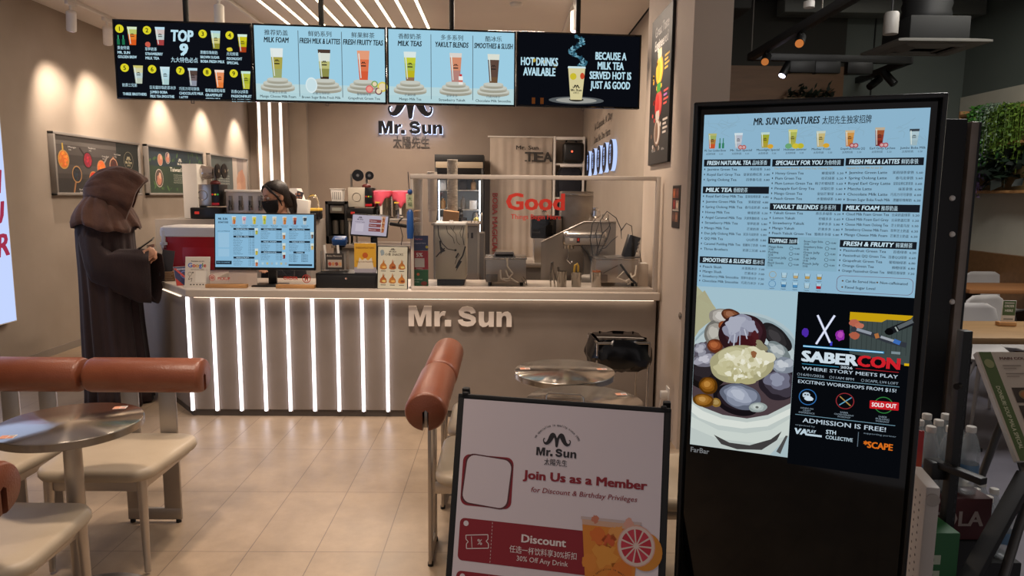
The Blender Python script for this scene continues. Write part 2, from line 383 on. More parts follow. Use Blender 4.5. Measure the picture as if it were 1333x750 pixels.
# ------------------------------------------------------------------ ceiling and wall light strips
strip_m = glow('ffe9c8', 6.5, True); strip_w = glow('fff1e2', 4.2, True); white_led = glow('f2ecff', 3.2, True)
ORD = ['first', 'second', 'third', 'fourth', 'fifth', 'sixth', 'seventh', 'eighth', 'ninth', 'tenth', 'eleventh', 'twelfth']
for k in range(9):
    x = at(337, 0, z=3.325).x+.1795*k
    t = thing('ceiling_light_strip', 'warm linear LED strip in the ceiling above the menu screens, %s from the left' % ORD[k], 'light', (x, 7.0, ZC), group='ceiling LED strips')
    MB().box((0, 0, -.004), (.036, 4.2, .008), M['white']).build('housing', t); MB().box((0, 0, -.010), (.024, 4.18, .006), strip_m).build('diffuser', t)
for k, px in enumerate((338.5, 352.5, 366.5)):
    p = at(px, 190, Y=12.09)
    t = thing('wall_light_strip', 'tall white LED strip on the far left pilaster, %s from the left' % ORD[k], 'light', (p.x, 12.1, 0), group='pilaster LED strips')
    MB().box((0, -.006, 1.75), (.06, .012, 3.1), M['white']).build('housing', t); MB().box((0, -.016, 1.75), (.034, .01, 3.08), glow('fff0e8', 3.0, True)).build('diffuser', t)

def track(name, label, p0, p1, m):
    o = MB().box(((p0[0]+p1[0])/2, (p0[1]+p1[1])/2, (p0[2]+p1[2])/2), (.035, abs(p1[1]-p0[1]), .03), m, bev=.004).build(name)
    return tag(o, label, 'light track')
track('track_rail', 'white lighting track along the ceiling beside the left wall', (-3.98, 5.3, ZC-.015), (-3.98, 12.0, ZC-.015), M['white'])
track('track_rail', 'white lighting track on the ceiling behind the first menu screen', (-2.52, 5.9, ZC-.015), (-2.52, 9.0, ZC-.015), M['white'])
track('track_rail', 'white lighting track on the ceiling behind the hot drinks screen', (.62, 5.9, ZC-.015), (.62, 9.0, ZC-.015), M['white'])
def spotlight(label, loc, aim, power, lit='ffd9f0', group='white track spotlights', body='white', angle=46):
    """track head: adapter, arm, barrel pointing at aim, glowing lens and its own lamp"""
    t = thing('track_spotlight', label, 'spotlight', loc, group=group); c = Vector((0, 0, -.17)); d = (Vector(aim)-(Vector(loc)+c)).normalized()
    MB().box((0, 0, -.02), (.035, .12, .035), M[body], bev=.004).build('adapter', t)
    MB().cyl((0, 0, -.03), c+Vector((0, 0, .02)), .012, .012, M[body], 10).build('arm', t)
    mb = MB(); b0, b1 = c-d*.09, c+d*.09
    mb.tube([b0, b0+d*.012, b1-d*.01, b1], [.032, .043, .043, .041], M[body], 20); mb.build('barrel', t)
    MB().cyl(b1+d*.0005, b1+d*.003, .034, .034, glow(lit, 6, True), 20).build('lens', t)
    if power:
        l = spot('spot_lamp', b1+d*.02, Vector(aim)-Vector(loc), power, angle, .9); l.parent = t
    return t
h1 = at(97, 8, z=ZC-.03)
for k, (px, y, lab) in enumerate(((92, None, 'white track spotlight, nearest of those along the left wall'), (139, None, 'white track spotlight partly behind the top left corner of the menu screens'), (0, 9.1, ''), (0, 10.4, ''), (0, 11.6, ''))):
    y = y or at(px, 15 if k == 0 else 30, X=-3.98).y
    spotlight(lab or 'white track spotlight along the left wall, hidden behind the menu screens', (-3.98, y, ZC-.03), (-4.36, (7.25, 7.95, 9.2, 10.4, 11.7)[k], 2.0), 125, angle=78)
spotlight('white cylinder spotlight hanging above the top nine screen', (-2.52, 6.45, ZC-.03), (-2.52, 6.3, 0), 22)
spotlight('white cylinder spotlight hanging above the hot drinks screen', (.62, 6.5, ZC-.03), (.62, 6.4, 0), 22)
spotlight('white track spotlight aimed at the sun logo wall behind the screens', (-1.6, 9.9, ZC-.03), (-2.0, 12.3, 2.4), 62, angle=64)
p = at(672, 4, z=ZC)
tag(MB().lathe([(.06, 0), (.06, -.015), (.045, -.03), (.0, -.032)], M['white'], p, 24, True, False).build('smoke_detector'), 'small round white smoke detector on the shop ceiling', 'smoke detector')
# light that grazes the tall poster on the right wall
spotlight('white track spotlight aimed at the tall fruit poster on the right wall', (.35, 4.95, ZC-.03), (1.1, 5.2, 1.9), 110, angle=70)

# ================================================================== MENU SCREENS ABOVE THE COUNTER
TW, TH = 1.03, .592
tv0 = Vector((-3.003, 5.6, 2.296)); tvd = Vector((1.118+3.003, .35, .009))
tv_rz = math.atan2(.35, 4.121)
def tv(i, label, draw):
    o = tv0 + tvd*(i/4)
    t = thing('menu_screen', label, 'screen', o, tv_rz, 'menu screens above the counter')
    mb = MB(); mb.box((TW/2, .028, TH/2), (TW-.003, .05, TH), M['black'], bev=.004); mb.build('housing', t)
    fr = MB(); bz = .014
    for c, s in (((TW/2, 0, bz/2), (TW-.003, .012, bz)), ((TW/2, 0, TH-bz/2), (TW-.003, .012, bz)), ((bz/2, 0, TH/2), (bz-.002, .012, TH)), ((TW-bz/2, 0, TH/2), (bz-.002, .012, TH))): fr.box(c, s, M['gloss_black'], bev=.002)
    fr.build('bezel', t)
    a = Art(lit=1.0); draw(a); a.build('display', t, (bz, -.001, bz))
    mb = MB(); mb.box((TW*.5, .075, TH*.6), (.12, .05, .2), M['matte_black']); mb.cyl((TW*.5, .085, TH*.55), (TW*.5, .085, ZC-2.296), .021, .021, M['matte_black'], 16); mb.lathe([(.06, 0), (.06, .015)], M['matte_black'], (TW*.5, .085, ZC-2.296-.018), 20)
    mb.build('ceiling_pole', t)
    MB().tube([(TW*.53, .02, 0), (TW*.53, .02, -.02), (TW*.55, .02, -.022), (TW*.55, .02, 0)], .004, M['steel_dark'], 6).build('remote_sensor', t)
    return t
DW, DH = TW-.028, TH-.028
def tv_top9(a):
    a.rect(0, 0, DW, DH, '0d0f16', 0)
    ic = 'b9dcea'; y = 'd8cf2a'
    U = lambda x: (x-28)/1140*DW
    V = lambda v: DH-(v-55)/640*DH
    for nn, x, v in ((1, 68, 118), (2, 297, 124), (3, 765, 140), (4, 994, 146), (5, 92, 446), (6, 322, 452), (7, 560, 458), (8, 788, 465), (9, 1016, 471)):
        a.disc(U(x), V(v), .031, y, 1); a.text(str(nn), U(x), V(v)-.016, .032, '2b2b12', 2, al='c', bold=.02)
    C = [(172, 250, ['d4581e', 'dd7a2c', 'b8c06a', 'd2e2c0']), (405, 245, ['a04040', 'b9c4c4', 'c9b8b4', 'b8d8e8']), (875, 262, ['8f8a30', 'c9c27a', 'bcd8c0', 'a8ccd8']), (1103, 285, ['a03c18', 'b8b018', 'c8c020', 'd0e8d8']), (205, 575, ['b9c2b0', 'b5c8c8', 'c9c8a0', 'c8c070']), (430, 580, ['a8c8c8', 'b0d0d8', 'b8d8e0', 'c8e0e8']), (665, 585, ['8a8f9c', '6d5f60', '54423c', 'b4d4e0']), (893, 595, ['e07a3a', 'e88a50', 'e08a5a', 'f0d8c8']), (1120, 600, ['b8b838', 'a8b030', 'b8c040', 'c0e0d0'])]
    for x, v, c in C: cup(a, U(x), V(v)-.002, .072, .135, [(.3, c[0]), (.6, c[1]), (.86, c[2]), (1., c[3])])
    for x in (53, 95):
        a.rect(U(x)-.01, V(252), U(x)+.01, V(205), '1f6a48'); a.rect(U(x)-.004, V(205), U(x)+.004, V(172), '3f9a70')
    a.blob(U(298), V(243), .02, 'c45a4a', seed=3); a.blob(U(990), V(266), .022, 'd8c83a', ry=.016, seed=4)
    a.text('TOP', U(592), V(208), .082, ic, 2, w=.16, bold=.05, shear=.12, al='c'); a.text('9', U(600), V(328), .088, ic, 2, bold=.05, shear=.12, al='c')
    a.text('九大特色必点', U(600), V(385), .03, ic, 2, w=.2, bold=.01, al='c')
    T = [(42, 285, '黄金特调', 'MR. SUN', 'GOLDEN BREW'), (273, 290, '草莓奶茶', 'STRAWBERRY', 'MILK TEA'), (738, 305, '黑糖珍珠鲜奶', 'BROWN SUGAR', 'BOBA FRESH MILK'), (962, 312, '月光特调', 'MOONLIGHT', 'SPECIAL'), (64, 600, '奶茶三兄弟', '', 'THREE BROTHERS'), (295, 615, '巨无霸珍珠奶茶冰沙', 'JUMBO BOBA', 'MILK TEA SMOOTHIE'), (543, 620, '巧克力可可拿铁', 'CHOCOLATE MILK', 'LATTE'), (765, 630, '葡萄柚果粒绿茶', 'GRAPEFRUIT', 'GREEN TEA'), (988, 635, '百香QQ绿茶', 'PASSIONFRUIT', 'QQ GREEN TEA')]
    for x, v, c, l1, l2 in T:
        a.text(c, U(x), V(v)-.004, .02, ic, 2, w=.0215*len(c)); a.text(l1, U(x), V(v)-.038, .02, ic, 2, bold=.03, w=.0128*len(l1)) if l1 else None
        a.text(l2, U(x), V(v)-.07, .02, ic, 2, bold=.03, w=min(.0125*len(l2), .178))
def tv_cups(cols, cups):
    def draw(a):
        a.rect(0, 0, DW, DH, '9ccbe0', 0); a.rect(0, 0, DW, DH*.22, 'b6d3d8', .2); a.rect(0, 0, DW*.5, DH*.1, 'b0d0d6', .4)
        w = DW/3
        for k in (1, 2): a.rect(w*k-.0025, .03, w*k+.0025, DH-.03, '55646b', 1)
        for k, ((cn, en, name, ncn), c) in enumerate(zip(cols, cups)):
            u = w*(k+.5)
            a.text(cn, u, DH-.068, .032, '39454c', 2, al='c'); a.text(en, u, DH-.125, .040, '15191f', 2, bold=.03, shear=.15, al='c', w=min(.026*len(en)*.72+.02, w*.93))
            for j, (ww, hh) in enumerate(((.26, .03), (.22, .028), (.16, .026))):
                v = .085+.027*j
                a.disc(u+.03*(k % 2), v, ww/2, '9d9b8c', 2+j, ww*.1); a.rect(u+.03*(k % 2)-ww/2, v, u+.03*(k % 2)+ww/2, v+.02, 'b3b1a2', 2.1+j); a.disc(u+.03*(k % 2), v+.02, ww/2, 'c3c6bc', 2.2+j, ww*.1)
            cup(a, u+.03*(k % 2), .17, .098, .225, c, 6)
            a.text(ncn, u, .052, .016, '5c6b70', 2, al='c'); a.text(name, u, .018, .02, '2a343a', 2, bold=.012, al='c', w=min(.0125*len(name), w*.9))
        if 'FRUITY' in cols[2][1]:
            for x, y, r, c in ((.86, .10, .03, 'd46a6a'), (.93, .085, .028, '6a2f48'), (.96, .12, .04, 'd8c85a'), (.9, .14, .025, '6f9a40')): a.disc(x*DW/.98, y, r, c, 7); a.disc(x*DW/.98, y, r*.7, 'e0d0b0' if c != 'd46a6a' else 'e89a8a', 7.3)
            a.disc(w*1.28, .12, .045, 'd8e8ea', 7, .06); a.disc(w*1.28, .12, .038, 'c6dde2', 7.2, .05)
        else:
            a.rect(w*1.66, .15, w*1.76, .215, 'e6e4e0', 7); a.rect(w*1.68, .215, w*1.74, .232, 'c43a3a', 7); a.rect(w*1.66, .17, w*1.76, .185, 'c86a5a', 7.2)
    return draw
def tv_hot(a):
    a.rect(0, 0, DW, DH, '0a0c12', 0); ic = 'b4d8e6'
    a.text('HOT DRINKS', .175, .315, .062, ic, 2, w=.30, bold=.04, al='c'); a.text('AVAILABLE', .175, .235, .062, ic, 2, w=.26, bold=.04, al='c')
    for i, (s, w) in enumerate((('BECAUSE A', .255), ('MILK TEA', .215), ('SERVED HOT IS', .345), ('JUST AS GOOD', .33))): a.text(s, .765, .375-.077*i, .058, ic, 2, w=w, bold=.04, al='c')
    a.disc(.485, .045, .23, '565a5c', 1, .03); a.disc(.485, .045, .17, '9a9a94', 1.3, .022); a.disc(.485, .05, .06, '2a2620', 1.6, .014)
    a.poly([(.435, .05), (.53, .05), (.553, .30), (.412, .30)], 'd2c898', 2); a.poly([(.408, .30), (.557, .30), (.554, .315), (.411, .315)], 'c8e0e4', 2.4)
    a.disc(.455, .235, .027, 'c8b82e', 2.6); a.disc(.53, .24, .018, 'c04a2c', 2.6, .026); logo(a, .482, .118, .09, '2c2820', 3, cn='太陽先生')
    rd = random.Random(4)
    for k in range(46):
        t = k/46; x = .485+.05*math.sin(t*9+.4)*(1-t*.2)+rd.uniform(-.02, .02); a.blob(x, .32+t*.235, rd.uniform(.008, .02), ('1d3a4a', '2f5d70', '4f8296', '79aabb')[k % 4], 2+.01*k, rd.uniform(.006, .022), k, .4)
    for x, y, r, c in ((.13, .355, .016, 'b09a40'), (.22, .345, .014, '9a8436'), (.305, .32, .018, '5c4e22')): a.disc(x, y, r, c, 1)
    for x in (.13, .2): a.rect(x-.014, .01, x+.014, .06, '5a3014', 1)
tv(0, 'black menu screen headed TOP 9, leftmost of the four above the counter', tv_top9)
tv(1, 'pale blue menu screen starting with MILK FOAM, left of centre above the counter', tv_cups(
    [('推荐奶盖', 'MILK FOAM', 'Mango Cheese Milk Foam', '芒果芝士奶盖'), ('鲜奶系列', 'FRESH MILK & LATTES', 'Brown Sugar Boba Fresh Milk', '黑糖珍珠鲜奶'), ('鲜果鲜茶', 'FRESH FRUITY TEAS', 'Grapefruit Green Tea', '葡萄柚绿茶')],
    [[(.3, '9aa36a'), (.7, 'a8a04a'), (1, 'dfe6e4')], [(.08, '3a2a1c'), (.35, '8a8a4a'), (.6, 'b8b878'), (.88, 'd5dcd0'), (1, '4a3a30')], [(.3, 'd05a38'), (.7, 'd8704a'), (1, 'e09a78')]]))
tv(2, 'pale blue menu screen starting with MILK TEAS, right of centre above the counter', tv_cups(
    [('香醇奶茶', 'MILK TEAS', 'Mango Milk Tea', '芒果奶茶'), ('多多系列', 'YAKULT BLENDS', 'Strawberry Yakult', '草莓多多'), ('酷冰乐', 'SMOOTHIES & SLUSH', 'Chocolate Milk Smoothie', '巧克力冰沙')],
    [[(.12, '8a6a50'), (.35, 'b8b020'), (.6, 'a8b848'), (.8, 'c0c838'), (1, 'd8e4e0')], [(.4, 'b08078'), (.85, 'd08a6a'), (1, 'd8d0c8')], [(.2, '6a5038'), (.8, '5c463c'), (1, 'd8dcd0')]]))
tv(3, 'black menu screen reading HOT DRINKS AVAILABLE with a steaming cup, rightmost above the counter', tv_hot)

# ================================================================== KIOSK
ka = -.3957
kt = thing('menu_kiosk', 'tall black digital kiosk showing the shop menu above a dessert photo', 'kiosk', (.5005-.026*math.cos(ka), 1.7936-.026*math.sin(ka), 0), ka)
KW, KT = .551, 1.816
mb = MB(); mb.box((KW/2, .040, (KT+.03)/2), (KW, .05, KT-.03), M['black'], bev=.012, seg=3); mb.build('housing', kt)
mb = MB(); mb.box((KW/2, .008, (KT+.04)/2), (KW-.016, .018, KT-.06), M['gloss_black'], bev=.004); mb.build('glass_front', kt)
mb = MB(); bw = .012
for c, s in (((bw/2, .002, KT/2+.02), (bw, .034, KT-.04)), ((KW-bw/2, .002, KT/2+.02), (bw, .034, KT-.04)), ((KW/2, .002, KT-bw/2), (KW, .034, bw))): mb.box(c, s, M['black'], bev=.005)
mb.build('bezel', kt)
MB().box((KW/2, .08, .015), (.62, .42, .03), M['black'], bev=.01).build('base_plate', kt)
a = Art(lit=1.0, eps=.0003); D = '1b2026'; BG = '8fb6cb'
KW_ = .4905
a.rect(0, -.432, KW_+.003, 0, '8ab1c9', 0)
rd = random.Random(11)
for k in range(26):
    x, y = rd.uniform(0, KW_), -rd.uniform(0, .10); pts = [(x, y)]
    for j in range(4): pts.append((min(max(pts[-1][0]+rd.uniform(-.02, .03), 0), KW_), max(min(pts[-1][1]+rd.uniform(-.014, .014), -.001), -.105)))
    a.line(pts, .0012, '86a9bd', .3)
a.text('MR. SUN SIGNATURES', .118, -.028, .0165, D, 2, w=.148, bold=.03, shear=.15); a.text('太阳先生独家招牌', .272, -.029, .0145, D, 2, w=.104)
names = ['Mr. Sun Golden Brew', 'Mr. Sun Special', 'Moonlight Special', 'Hawaiian Summer', 'Mother Frost', 'Grapefruit Aroma QQ', 'Earl Grey Lychee', 'Jumbo Boba Milk']
cb = [['c05028', 'a87838', '98a860', 'b0b070'], ['a8b0bc', 'b8bcc4', 'b0b4c0', 'c8d8e0'], ['a89838', 'a09828', '98a030', 'b8d0c8'], ['a8a848', 'a0a048', 'a8b058', 'c8c870'], ['b8a878', 'b8a868', 'c0b078', 'c0c8b8'], ['b87840', 'c08038', 'c89048', 'c8b088'], ['6a2420', '8a3828', '985030', 'b8a890'], ['98b0b8', 'a0b8c0', 'a8c0c8', '384048']]
for k in range(8):
    u = .026+k*.0622; h = .042 if k in (3, 6) else .037
    cup(a, u-.004 if k < 7 else u+.004, -.083, .020, h, [(.3, cb[k][0]), (.6, cb[k][1]), (.85, cb[k][2]), (1, cb[k][3])], 2)
    if k == 0:
        for d in (.012, .02): a.rect(u+d, -.083, u+d+.005, -.07, '2f7a5a', 3); a.rect(u+d+.0015, -.07, u+d+.0035, -.058, '2f7a5a', 3)
    if k in (1, 5, 6):
        for d in (.002, .01): a.disc(u+d, -.081, .0055, ('a03848', 'b05048', '982838')[k % 3], 3); a.disc(u+d, -.081, .0035, 'c8a0a0', 3.2)
    if k in (2, 4): a.disc(u+.009, -.08, .007, 'd0a030', 3, .0055)
    if k == 3:
        for d, c in ((-.012, '68a070'), (.004, 'c8b838'), (.015, 'b8b030')): a.disc(u+d, -.08, .0075, c, 3, .0065)
    a.text(names[k], u-.022, -.0905, .0052, D, 2, w=min(.0034*len(names[k]), .052), bold=.01); a.text('太阳特调', u-.018, -.0985, .004, '4a5c68', 2); a.text('5.20', u+.014, -.0985, .0038, '4a5c68', 2)
def head(u0, v, u1, en, cn, h=.0175, ew=None):
    a.rect(u0, v-h, u1, v, '171b22', 1); ew = ew or min(.0078*len(en), (u1-u0)*.66)
    a.text(en, u0+.008, v-h+.004, h*.58, 'c2dae6', 2, w=ew, bold=.035, shear=.15); a.text(cn, u0+.012+ew, v-h+.004, h*.5, 'b4cedb', 2, w=min(.0085*len(cn), u1-u0-ew-.014))
def items(u0, v, u1, rows, dv=.0122, h=.0062):
    for k, (en, cn, pr) in enumerate(rows):
        y = v-k*dv
        a.disc(u0+.0025, y+h/2, .0012, D, 2, .0022); we = min(.0042*len(en), (u1-u0)*.56); a.text(en, u0+.009, y, h, D, 2, w=we, bold=.012)
        a.text(pr, u1, y, h*.72, D, 2, w=.0135, al='r'); a.text(cn, u1-.018, y, h*.85, '33424d', 2, w=min(.0072*len(cn), u1-u0-we-.033), al='r')
c1a, c1b, c2a, c2b, c3a, c3b = .004, .162, .166, .325, .328, .489
head(c1a, -.110, c1b, 'FRESH NATURAL TEA', '品味茶香')
items(c1a, -.1375, c1b, [('Jasmine Green Tea', '茉莉绿茶', '3.60'), ('Royal Earl Grey Tea', '皇家伯爵红茶', '3.80'), ('Spring Oolong Tea', '四季春乌龙', '3.80')], .0128)
head(c1a, -.177, c1b, 'MILK TEA', '香醇奶茶')
items(c1a, -.2045, c1b, [('Royal Earl Grey Milk Tea', '皇家伯爵奶茶', '4.80'), ('Jasmine Green Milk Tea', '茉莉奶绿', '4.80'), ('Spring Oolong Milk Tea', '春乌龙奶茶', '4.80'), ('Honey Milk Tea', '蜂蜜奶茶', '5.20'), ('Angel Caramel Milk Tea', '天使焦糖奶茶', '5.60'), ('Strawberry Milk Tea', '草莓奶茶', '5.80'), ('Mango Milk Tea', '芒果奶茶', '5.80'), ('Duo Jelly Oolong Milk Tea', '双冻乌龙奶茶', '5.80'), ('QQ Milk Tea', 'QQ奶茶', '5.80'), ('Caramel Pudding Milk Tea', '焦糖布丁奶茶', '5.80'), ('Three Brothers', '奶茶三兄弟', '6.00')], .01335)
head(c1a, -.3545, c1b, 'SMOOTHIES & SLUSHES', '酷冰乐', ew=.118)
items(c1a, -.3835, c1b, [('Peach Slush', '水蜜桃冰沙', '7.00'), ('Mango Slush', '芒果冰沙', '7.00'), ('Strawberry Milk Smoothie', '草莓牛奶冰沙', '7.20'), ('Chocolate Milk Smoothie', '巧克力冰沙', '7.20')], .0122)
head(c2a, -.111, c2b, 'SPECIALLY FOR YOU', '为你特调')
a.text('The Hawaiian Brew, Earl Grey Tea, Oolong Tea', c2a+.005, -.1355, .004, 'a08a50', 2, w=.13)
items(c2a, -.1475, c2b, [('Honey Green Tea', '蜂蜜绿茶', '5.20'), ('Plum Green Tea', '桂花绿茶', '5.20'), ('Plum Lemon Green Tea', '梅子柠檬绿茶', '5.60'), ('Pineapple Earl Grey Tea', '凤梨红茶', '5.60'), ('Mango Green Tea', '金钻芒果绿', '5.80'), ('Peach Green Tea', '水蜜桃绿茶', '5.80')], .0122)
head(c2a, -.217, c2b, 'YAKULT BLENDS', '多多系列')
items(c2a, -.2435, c2b, [('Yakult Green Tea', '养乐多绿茶', '5.20'), ('Lemon Yakult', '柠檬多多', '5.60'), ('Strawberry Yakult', '草莓多多', '5.80'), ('Mango Yakult', '芒果多多', '5.80'), ('Peach Yakult Green Tea', '蜜桃多多绿', '5.80')], .0124)
a.rect(c2a-.001, -.379, c2b, -.298, '82aabf', .6); a.rect(c2a+.001, -.317, c2a+.068, -.300, '171b22', 1)
a.text('TOPPINGS', c2a+.005, -.3135, .0095, 'c2dae6', 2, w=.04, bold=.035, shear=.15); a.text('加料', c2a+.049, -.3135, .008, 'b4cedb', 2)
for k, (l, r) in enumerate((('Mango Boba', 'Brown Sugar Boba'), ('Pudding', 'Strawberry Boba'), ('Coconut Jelly', 'Grass Jelly'), ('Basil Seeds', 'Tea Jelly'), ('', 'Peach Jelly'))):
    for s, u, v in ((l, c2a+.003, -.3265-.0132*k), (r, c2a+.083, -.3105-.0135*k)):
        if s: a.text(s, u, v, .0052, D, 2, w=min(.0033*len(s), .042), bold=.01); a.text('珍珠', u, v-.0065, .0042, '33424d', 2); a.ring(u+.052, v, .0045, .0008, D, 2, 12); a.text('+0.80', u+.058, v-.002, .004, D, 2, w=.013)
for k in range(5):
    u = c2a+.016+.0265*k
    for j, v in enumerate((-.393, -.416)):
        c = [['8fb6cb', 'a8c0c8', 'b8a070', 'b89858', 'b08a40'], ['8fb6cb', '3c78a8', '4a88b8', 'a8c0c8', 'a81c2c']][j][k]
        if k == 0: a.ring(u, v, .0085, .001, ('a08a50', '2f6a9a')[j], 2, 20)
        elif not (j and k > 4): a.poly([(u-.005, v-.007), (u+.005, v-.007), (u+.0065, v+.006), (u-.0065, v+.006)], D, 1.5); a.poly([(u-.0044, v-.0063), (u+.0044, v-.0063), (u+.0058, v+.006), (u-.0058, v+.006)], 'a6c6d6', 1.8); a.poly([(u-.0044, v-.0063), (u+.0044, v-.0063), (u+.005, v), (u-.005, v)], c, 2)
        a.text('regular', u-.006, v-.0125, .0026, D, 2, w=.012)
head(c3a, -.110, c3b, 'FRESH MILK & LATTES', '鲜奶拿铁', ew=.104)
a.text('Upgrade to Oat Milk for just $1', c3a+.003, -.1345, .004, 'a08a50', 2, w=.075)
items(c3a, -.1465, c3b, [('Jasmine Green Latte', '茉莉绿茶拿铁', '5.60'), ('Spring Oolong Latte', '春乌龙拿铁', '5.60'), ('Royal Earl Grey Latte', '皇家伯爵红茶拿铁', '5.60'), ('Matcha Latte', '抹茶拿铁', '6.00'), ('Chocolate Milk Latte', '巧克力可可拿铁', '6.00'), ('Brown Sugar Boba Fresh Milk', '黑糖珍珠鲜奶', '6.20')], .0126)
head(c3a, -.217, c3b, 'MILK FOAM', '推荐奶盖')
items(c3a, -.2435, c3b, [('Cloud Milk Foam Green Tea', '云朵奶盖绿茶', '5.20'), ('Cloud Milk Foam Earl Grey', '云朵奶盖红茶', '5.20'), ('Cheese Milk Foam Oolong Tea', '芝士奶盖乌龙', '5.50'), ('Strawberry Cheese Milk Foam', '草莓芝士奶盖', '6.20'), ('Mango Cheese Milk Foam', '芒果芝士奶盖', '6.20')], .0122)
head(c3a, -.302, c3b, 'FRESH & FRUITY', '鲜果鲜茶')
items(c3a, -.3295, c3b, [('Passionfruit Green Tea', '百香绿茶', '6.20'), ('Passionfruit QQ Green Tea', '百香QQ绿茶', '6.60'), ('Grapefruit Green Tea', '葡萄柚绿茶', '6.80'), ('Orange Green Tea', '柳橙绿茶', '6.80'), ('Orange Passionfruit Green Tea', '柳橙百香绿茶', '7.20')], .0122)
a.rrect(c3a-.001, -.427, c3b, -.387, .012, '6a5060', 1); a.rrect(c3a, -.426, c3b-.001, -.388, .0115, '8ab1c9', 1.5)
for s, u, v in (('Can Be Served Hot', c3a+.018, -.403), ('Non-caffeinated', c3a+.092, -.403), ('Fixed Sugar Level', c3a+.018, -.418)): a.text(s, u, v, .0062, D, 2, w=.0038*len(s), bold=.012); a.disc(u-.006, v+.003, .002, '5a4a38', 2)
# dessert photograph
IW = .2425; ib, it = -.857, -.432
a.rect(0, ib, IW, it, 'a3b7bd', 1)
a.poly([(0, it-.02), (0, it), (.03, it-.03), (.05, it-.055), (.045, it-.1), (0, it-.16)], 'a8a888', 1.1)
def cl(pts): return [(min(max(u, .0005), IW-.0005), min(max(v, ib+.0005), it)) for u, v in pts]
def ell(u, v, r, ry, c, L, rot=0., sd=None, rough=.0, n=44):
    rr = random.Random(sd); ph = [rr.uniform(0, 6.3) for _ in range(4)]; P = []
    for k in range(n):
        t = 2*PI*k/n; q = 1+rough*(.6*math.sin(2*t+ph[0])+.5*math.sin(3*t+ph[1])+.35*math.sin(5*t+ph[2])+.2*math.sin(8*t+ph[3])); x, y = r*q*math.cos(t), ry*q*math.sin(t); P.append((u+x*math.cos(rot)-y*math.sin(rot), v+x*math.sin(rot)+y*math.cos(rot)))
    a.poly(cl(P), c, L)
def mound(u, v, r, ry, cols, L, rot=0., sd=1, n=9, rough=.3, dx=-.2, dy=.25):
    """a rounded scoop: nested soft patches from its edge colour to its lightest"""
    for k, c in enumerate(cols): f = 1-k/(len(cols)+.6); ell(u+dx*r*(1-f), v+dy*ry*(1-f), r*f, ry*f, c, L+.05*k, rot, sd+k, rough*(.3+.7*(k > 0)))
a.rect(0, it-.14, IW, it, '9fbcc8', 1.02); a.poly(cl([(0, it-.03), (.02, it-.01), (.045, it-.05), (.06, it-.075), (.05, it-.16), (0, it-.2)]), 'a39f80', 1.1)
ell(.125, -.655, .155, .165, 'a9bcc2', 1.3, -.3); ell(.125, -.655, .148, .157, '8fa2a9', 1.35, -.3); ell(.12, -.66, .143, .148, 'b2c0c3', 1.4, -.3); ell(.115, -.675, .138, .12, '4a3c40', 1.6, -.3)
a.poly(cl([(-.01, -.735), (.03, -.752), (.08, -.766), (.14, -.768), (.19, -.752), (.25, -.715), (.26, -.80), (.2, -.87), (0, -.87)]), 'b9c3bf', 1.9)
a.poly(cl([(-.01, -.745), (.03, -.762), (.08, -.776), (.14, -.778), (.19, -.763), (.25, -.728), (.25, -.745), (.19, -.782), (.13, -.796), (.07, -.795), (.02, -.782), (-.01, -.768)]), 'd5dbd4', 1.95); a.poly(cl([(-.01, -.78), (.07, -.808), (.14, -.808), (.2, -.79), (.25, -.755), (.25, -.80), (.17, -.83), (.07, -.832), (-.01, -.81)]), 'c6cfc9', 1.93)
mound(.03, -.66, .05, .045, ('14100f', '1f191c', '2a2428'), 2.0, 0, 16, rough=.12); mound(.03, -.625, .034, .018, ('6e6c78', '9897a4', 'b9b8c2'), 2.3, .3, 17); mound(.018, -.60, .022, .022, ('55505c', '8c8c98', 'a9a8b2'), 2.3, 0, 18)
mound(.2, -.55, .045, .022, ('1f1e20', '2c2a2c', '3d3a3c'), 2.1, -.75, 25, rough=.1); mound(.205, -.585, .034, .018, ('6f7a7c', '9aa2a4', 'b6bcbc'), 2.25, -.6, 26); mound(.213, -.665, .05, .044, ('231d24', '3c3640', '6a6a7c', '8a8ea0'), 2.3, .3, 23, rough=.2); mound(.22, -.62, .03, .02, ('7c8490', 'a3aab4', 'bfc4ca'), 2.5, .2, 27)
mound(.05, -.555, .026, .036, ('6c6a64', '98948c', 'b5b1a8'), 2.4, 0, 5, rough=.12); mound(.052, -.585, .02, .018, ('5c2c18', '8a4828', 'a86038'), 2.5, 0, 6, rough=.1); mound(.068, -.51, .034, .024, ('8a857e', 'aaa59e', 'c4c0ba'), 2.35, -.1, 8, rough=.12); mound(.088, -.502, .024, .016, ('4e2a1a', '7a4a30', '94644a'), 2.55, -.2, 7, rough=.1); mound(.072, -.53, .014, .012, ('7a3c22', '98552f'), 2.6, 0, 31, rough=.1)
mound(.118, -.55, .058, .054, ('2a161a', '3a1f26', '43262e', '4f333c'), 2.7, .1, 1, rough=.05, dx=.2); ell(.105, -.535, .036, .030, '8a8c9e', 2.95, .5, 2, .28); ell(.098, -.525, .024, .020, 'a4a7b6', 2.98, .4, 22, .3); ell(.13, -.525, .022, .016, '9a9dae', 2.96, -.4, 3, .35); ell(.128, -.572, .022, .024, '3e1418', 2.97, 0, 4, .15); ell(.148, -.56, .012, .020, '4a1c20', 2.97, 0, 33, .2)
for k, (u0_, v0_, u1_, v1_) in enumerate(((.092, -.545, .085, -.575), (.10, -.55, .098, -.585), (.112, -.54, .113, -.58), (.122, -.535, .13, -.56))): a.line([(u0_, v0_), (u1_, v1_)], .003, ('9a9dae', 'b4b7c4')[k % 2], 3.0)
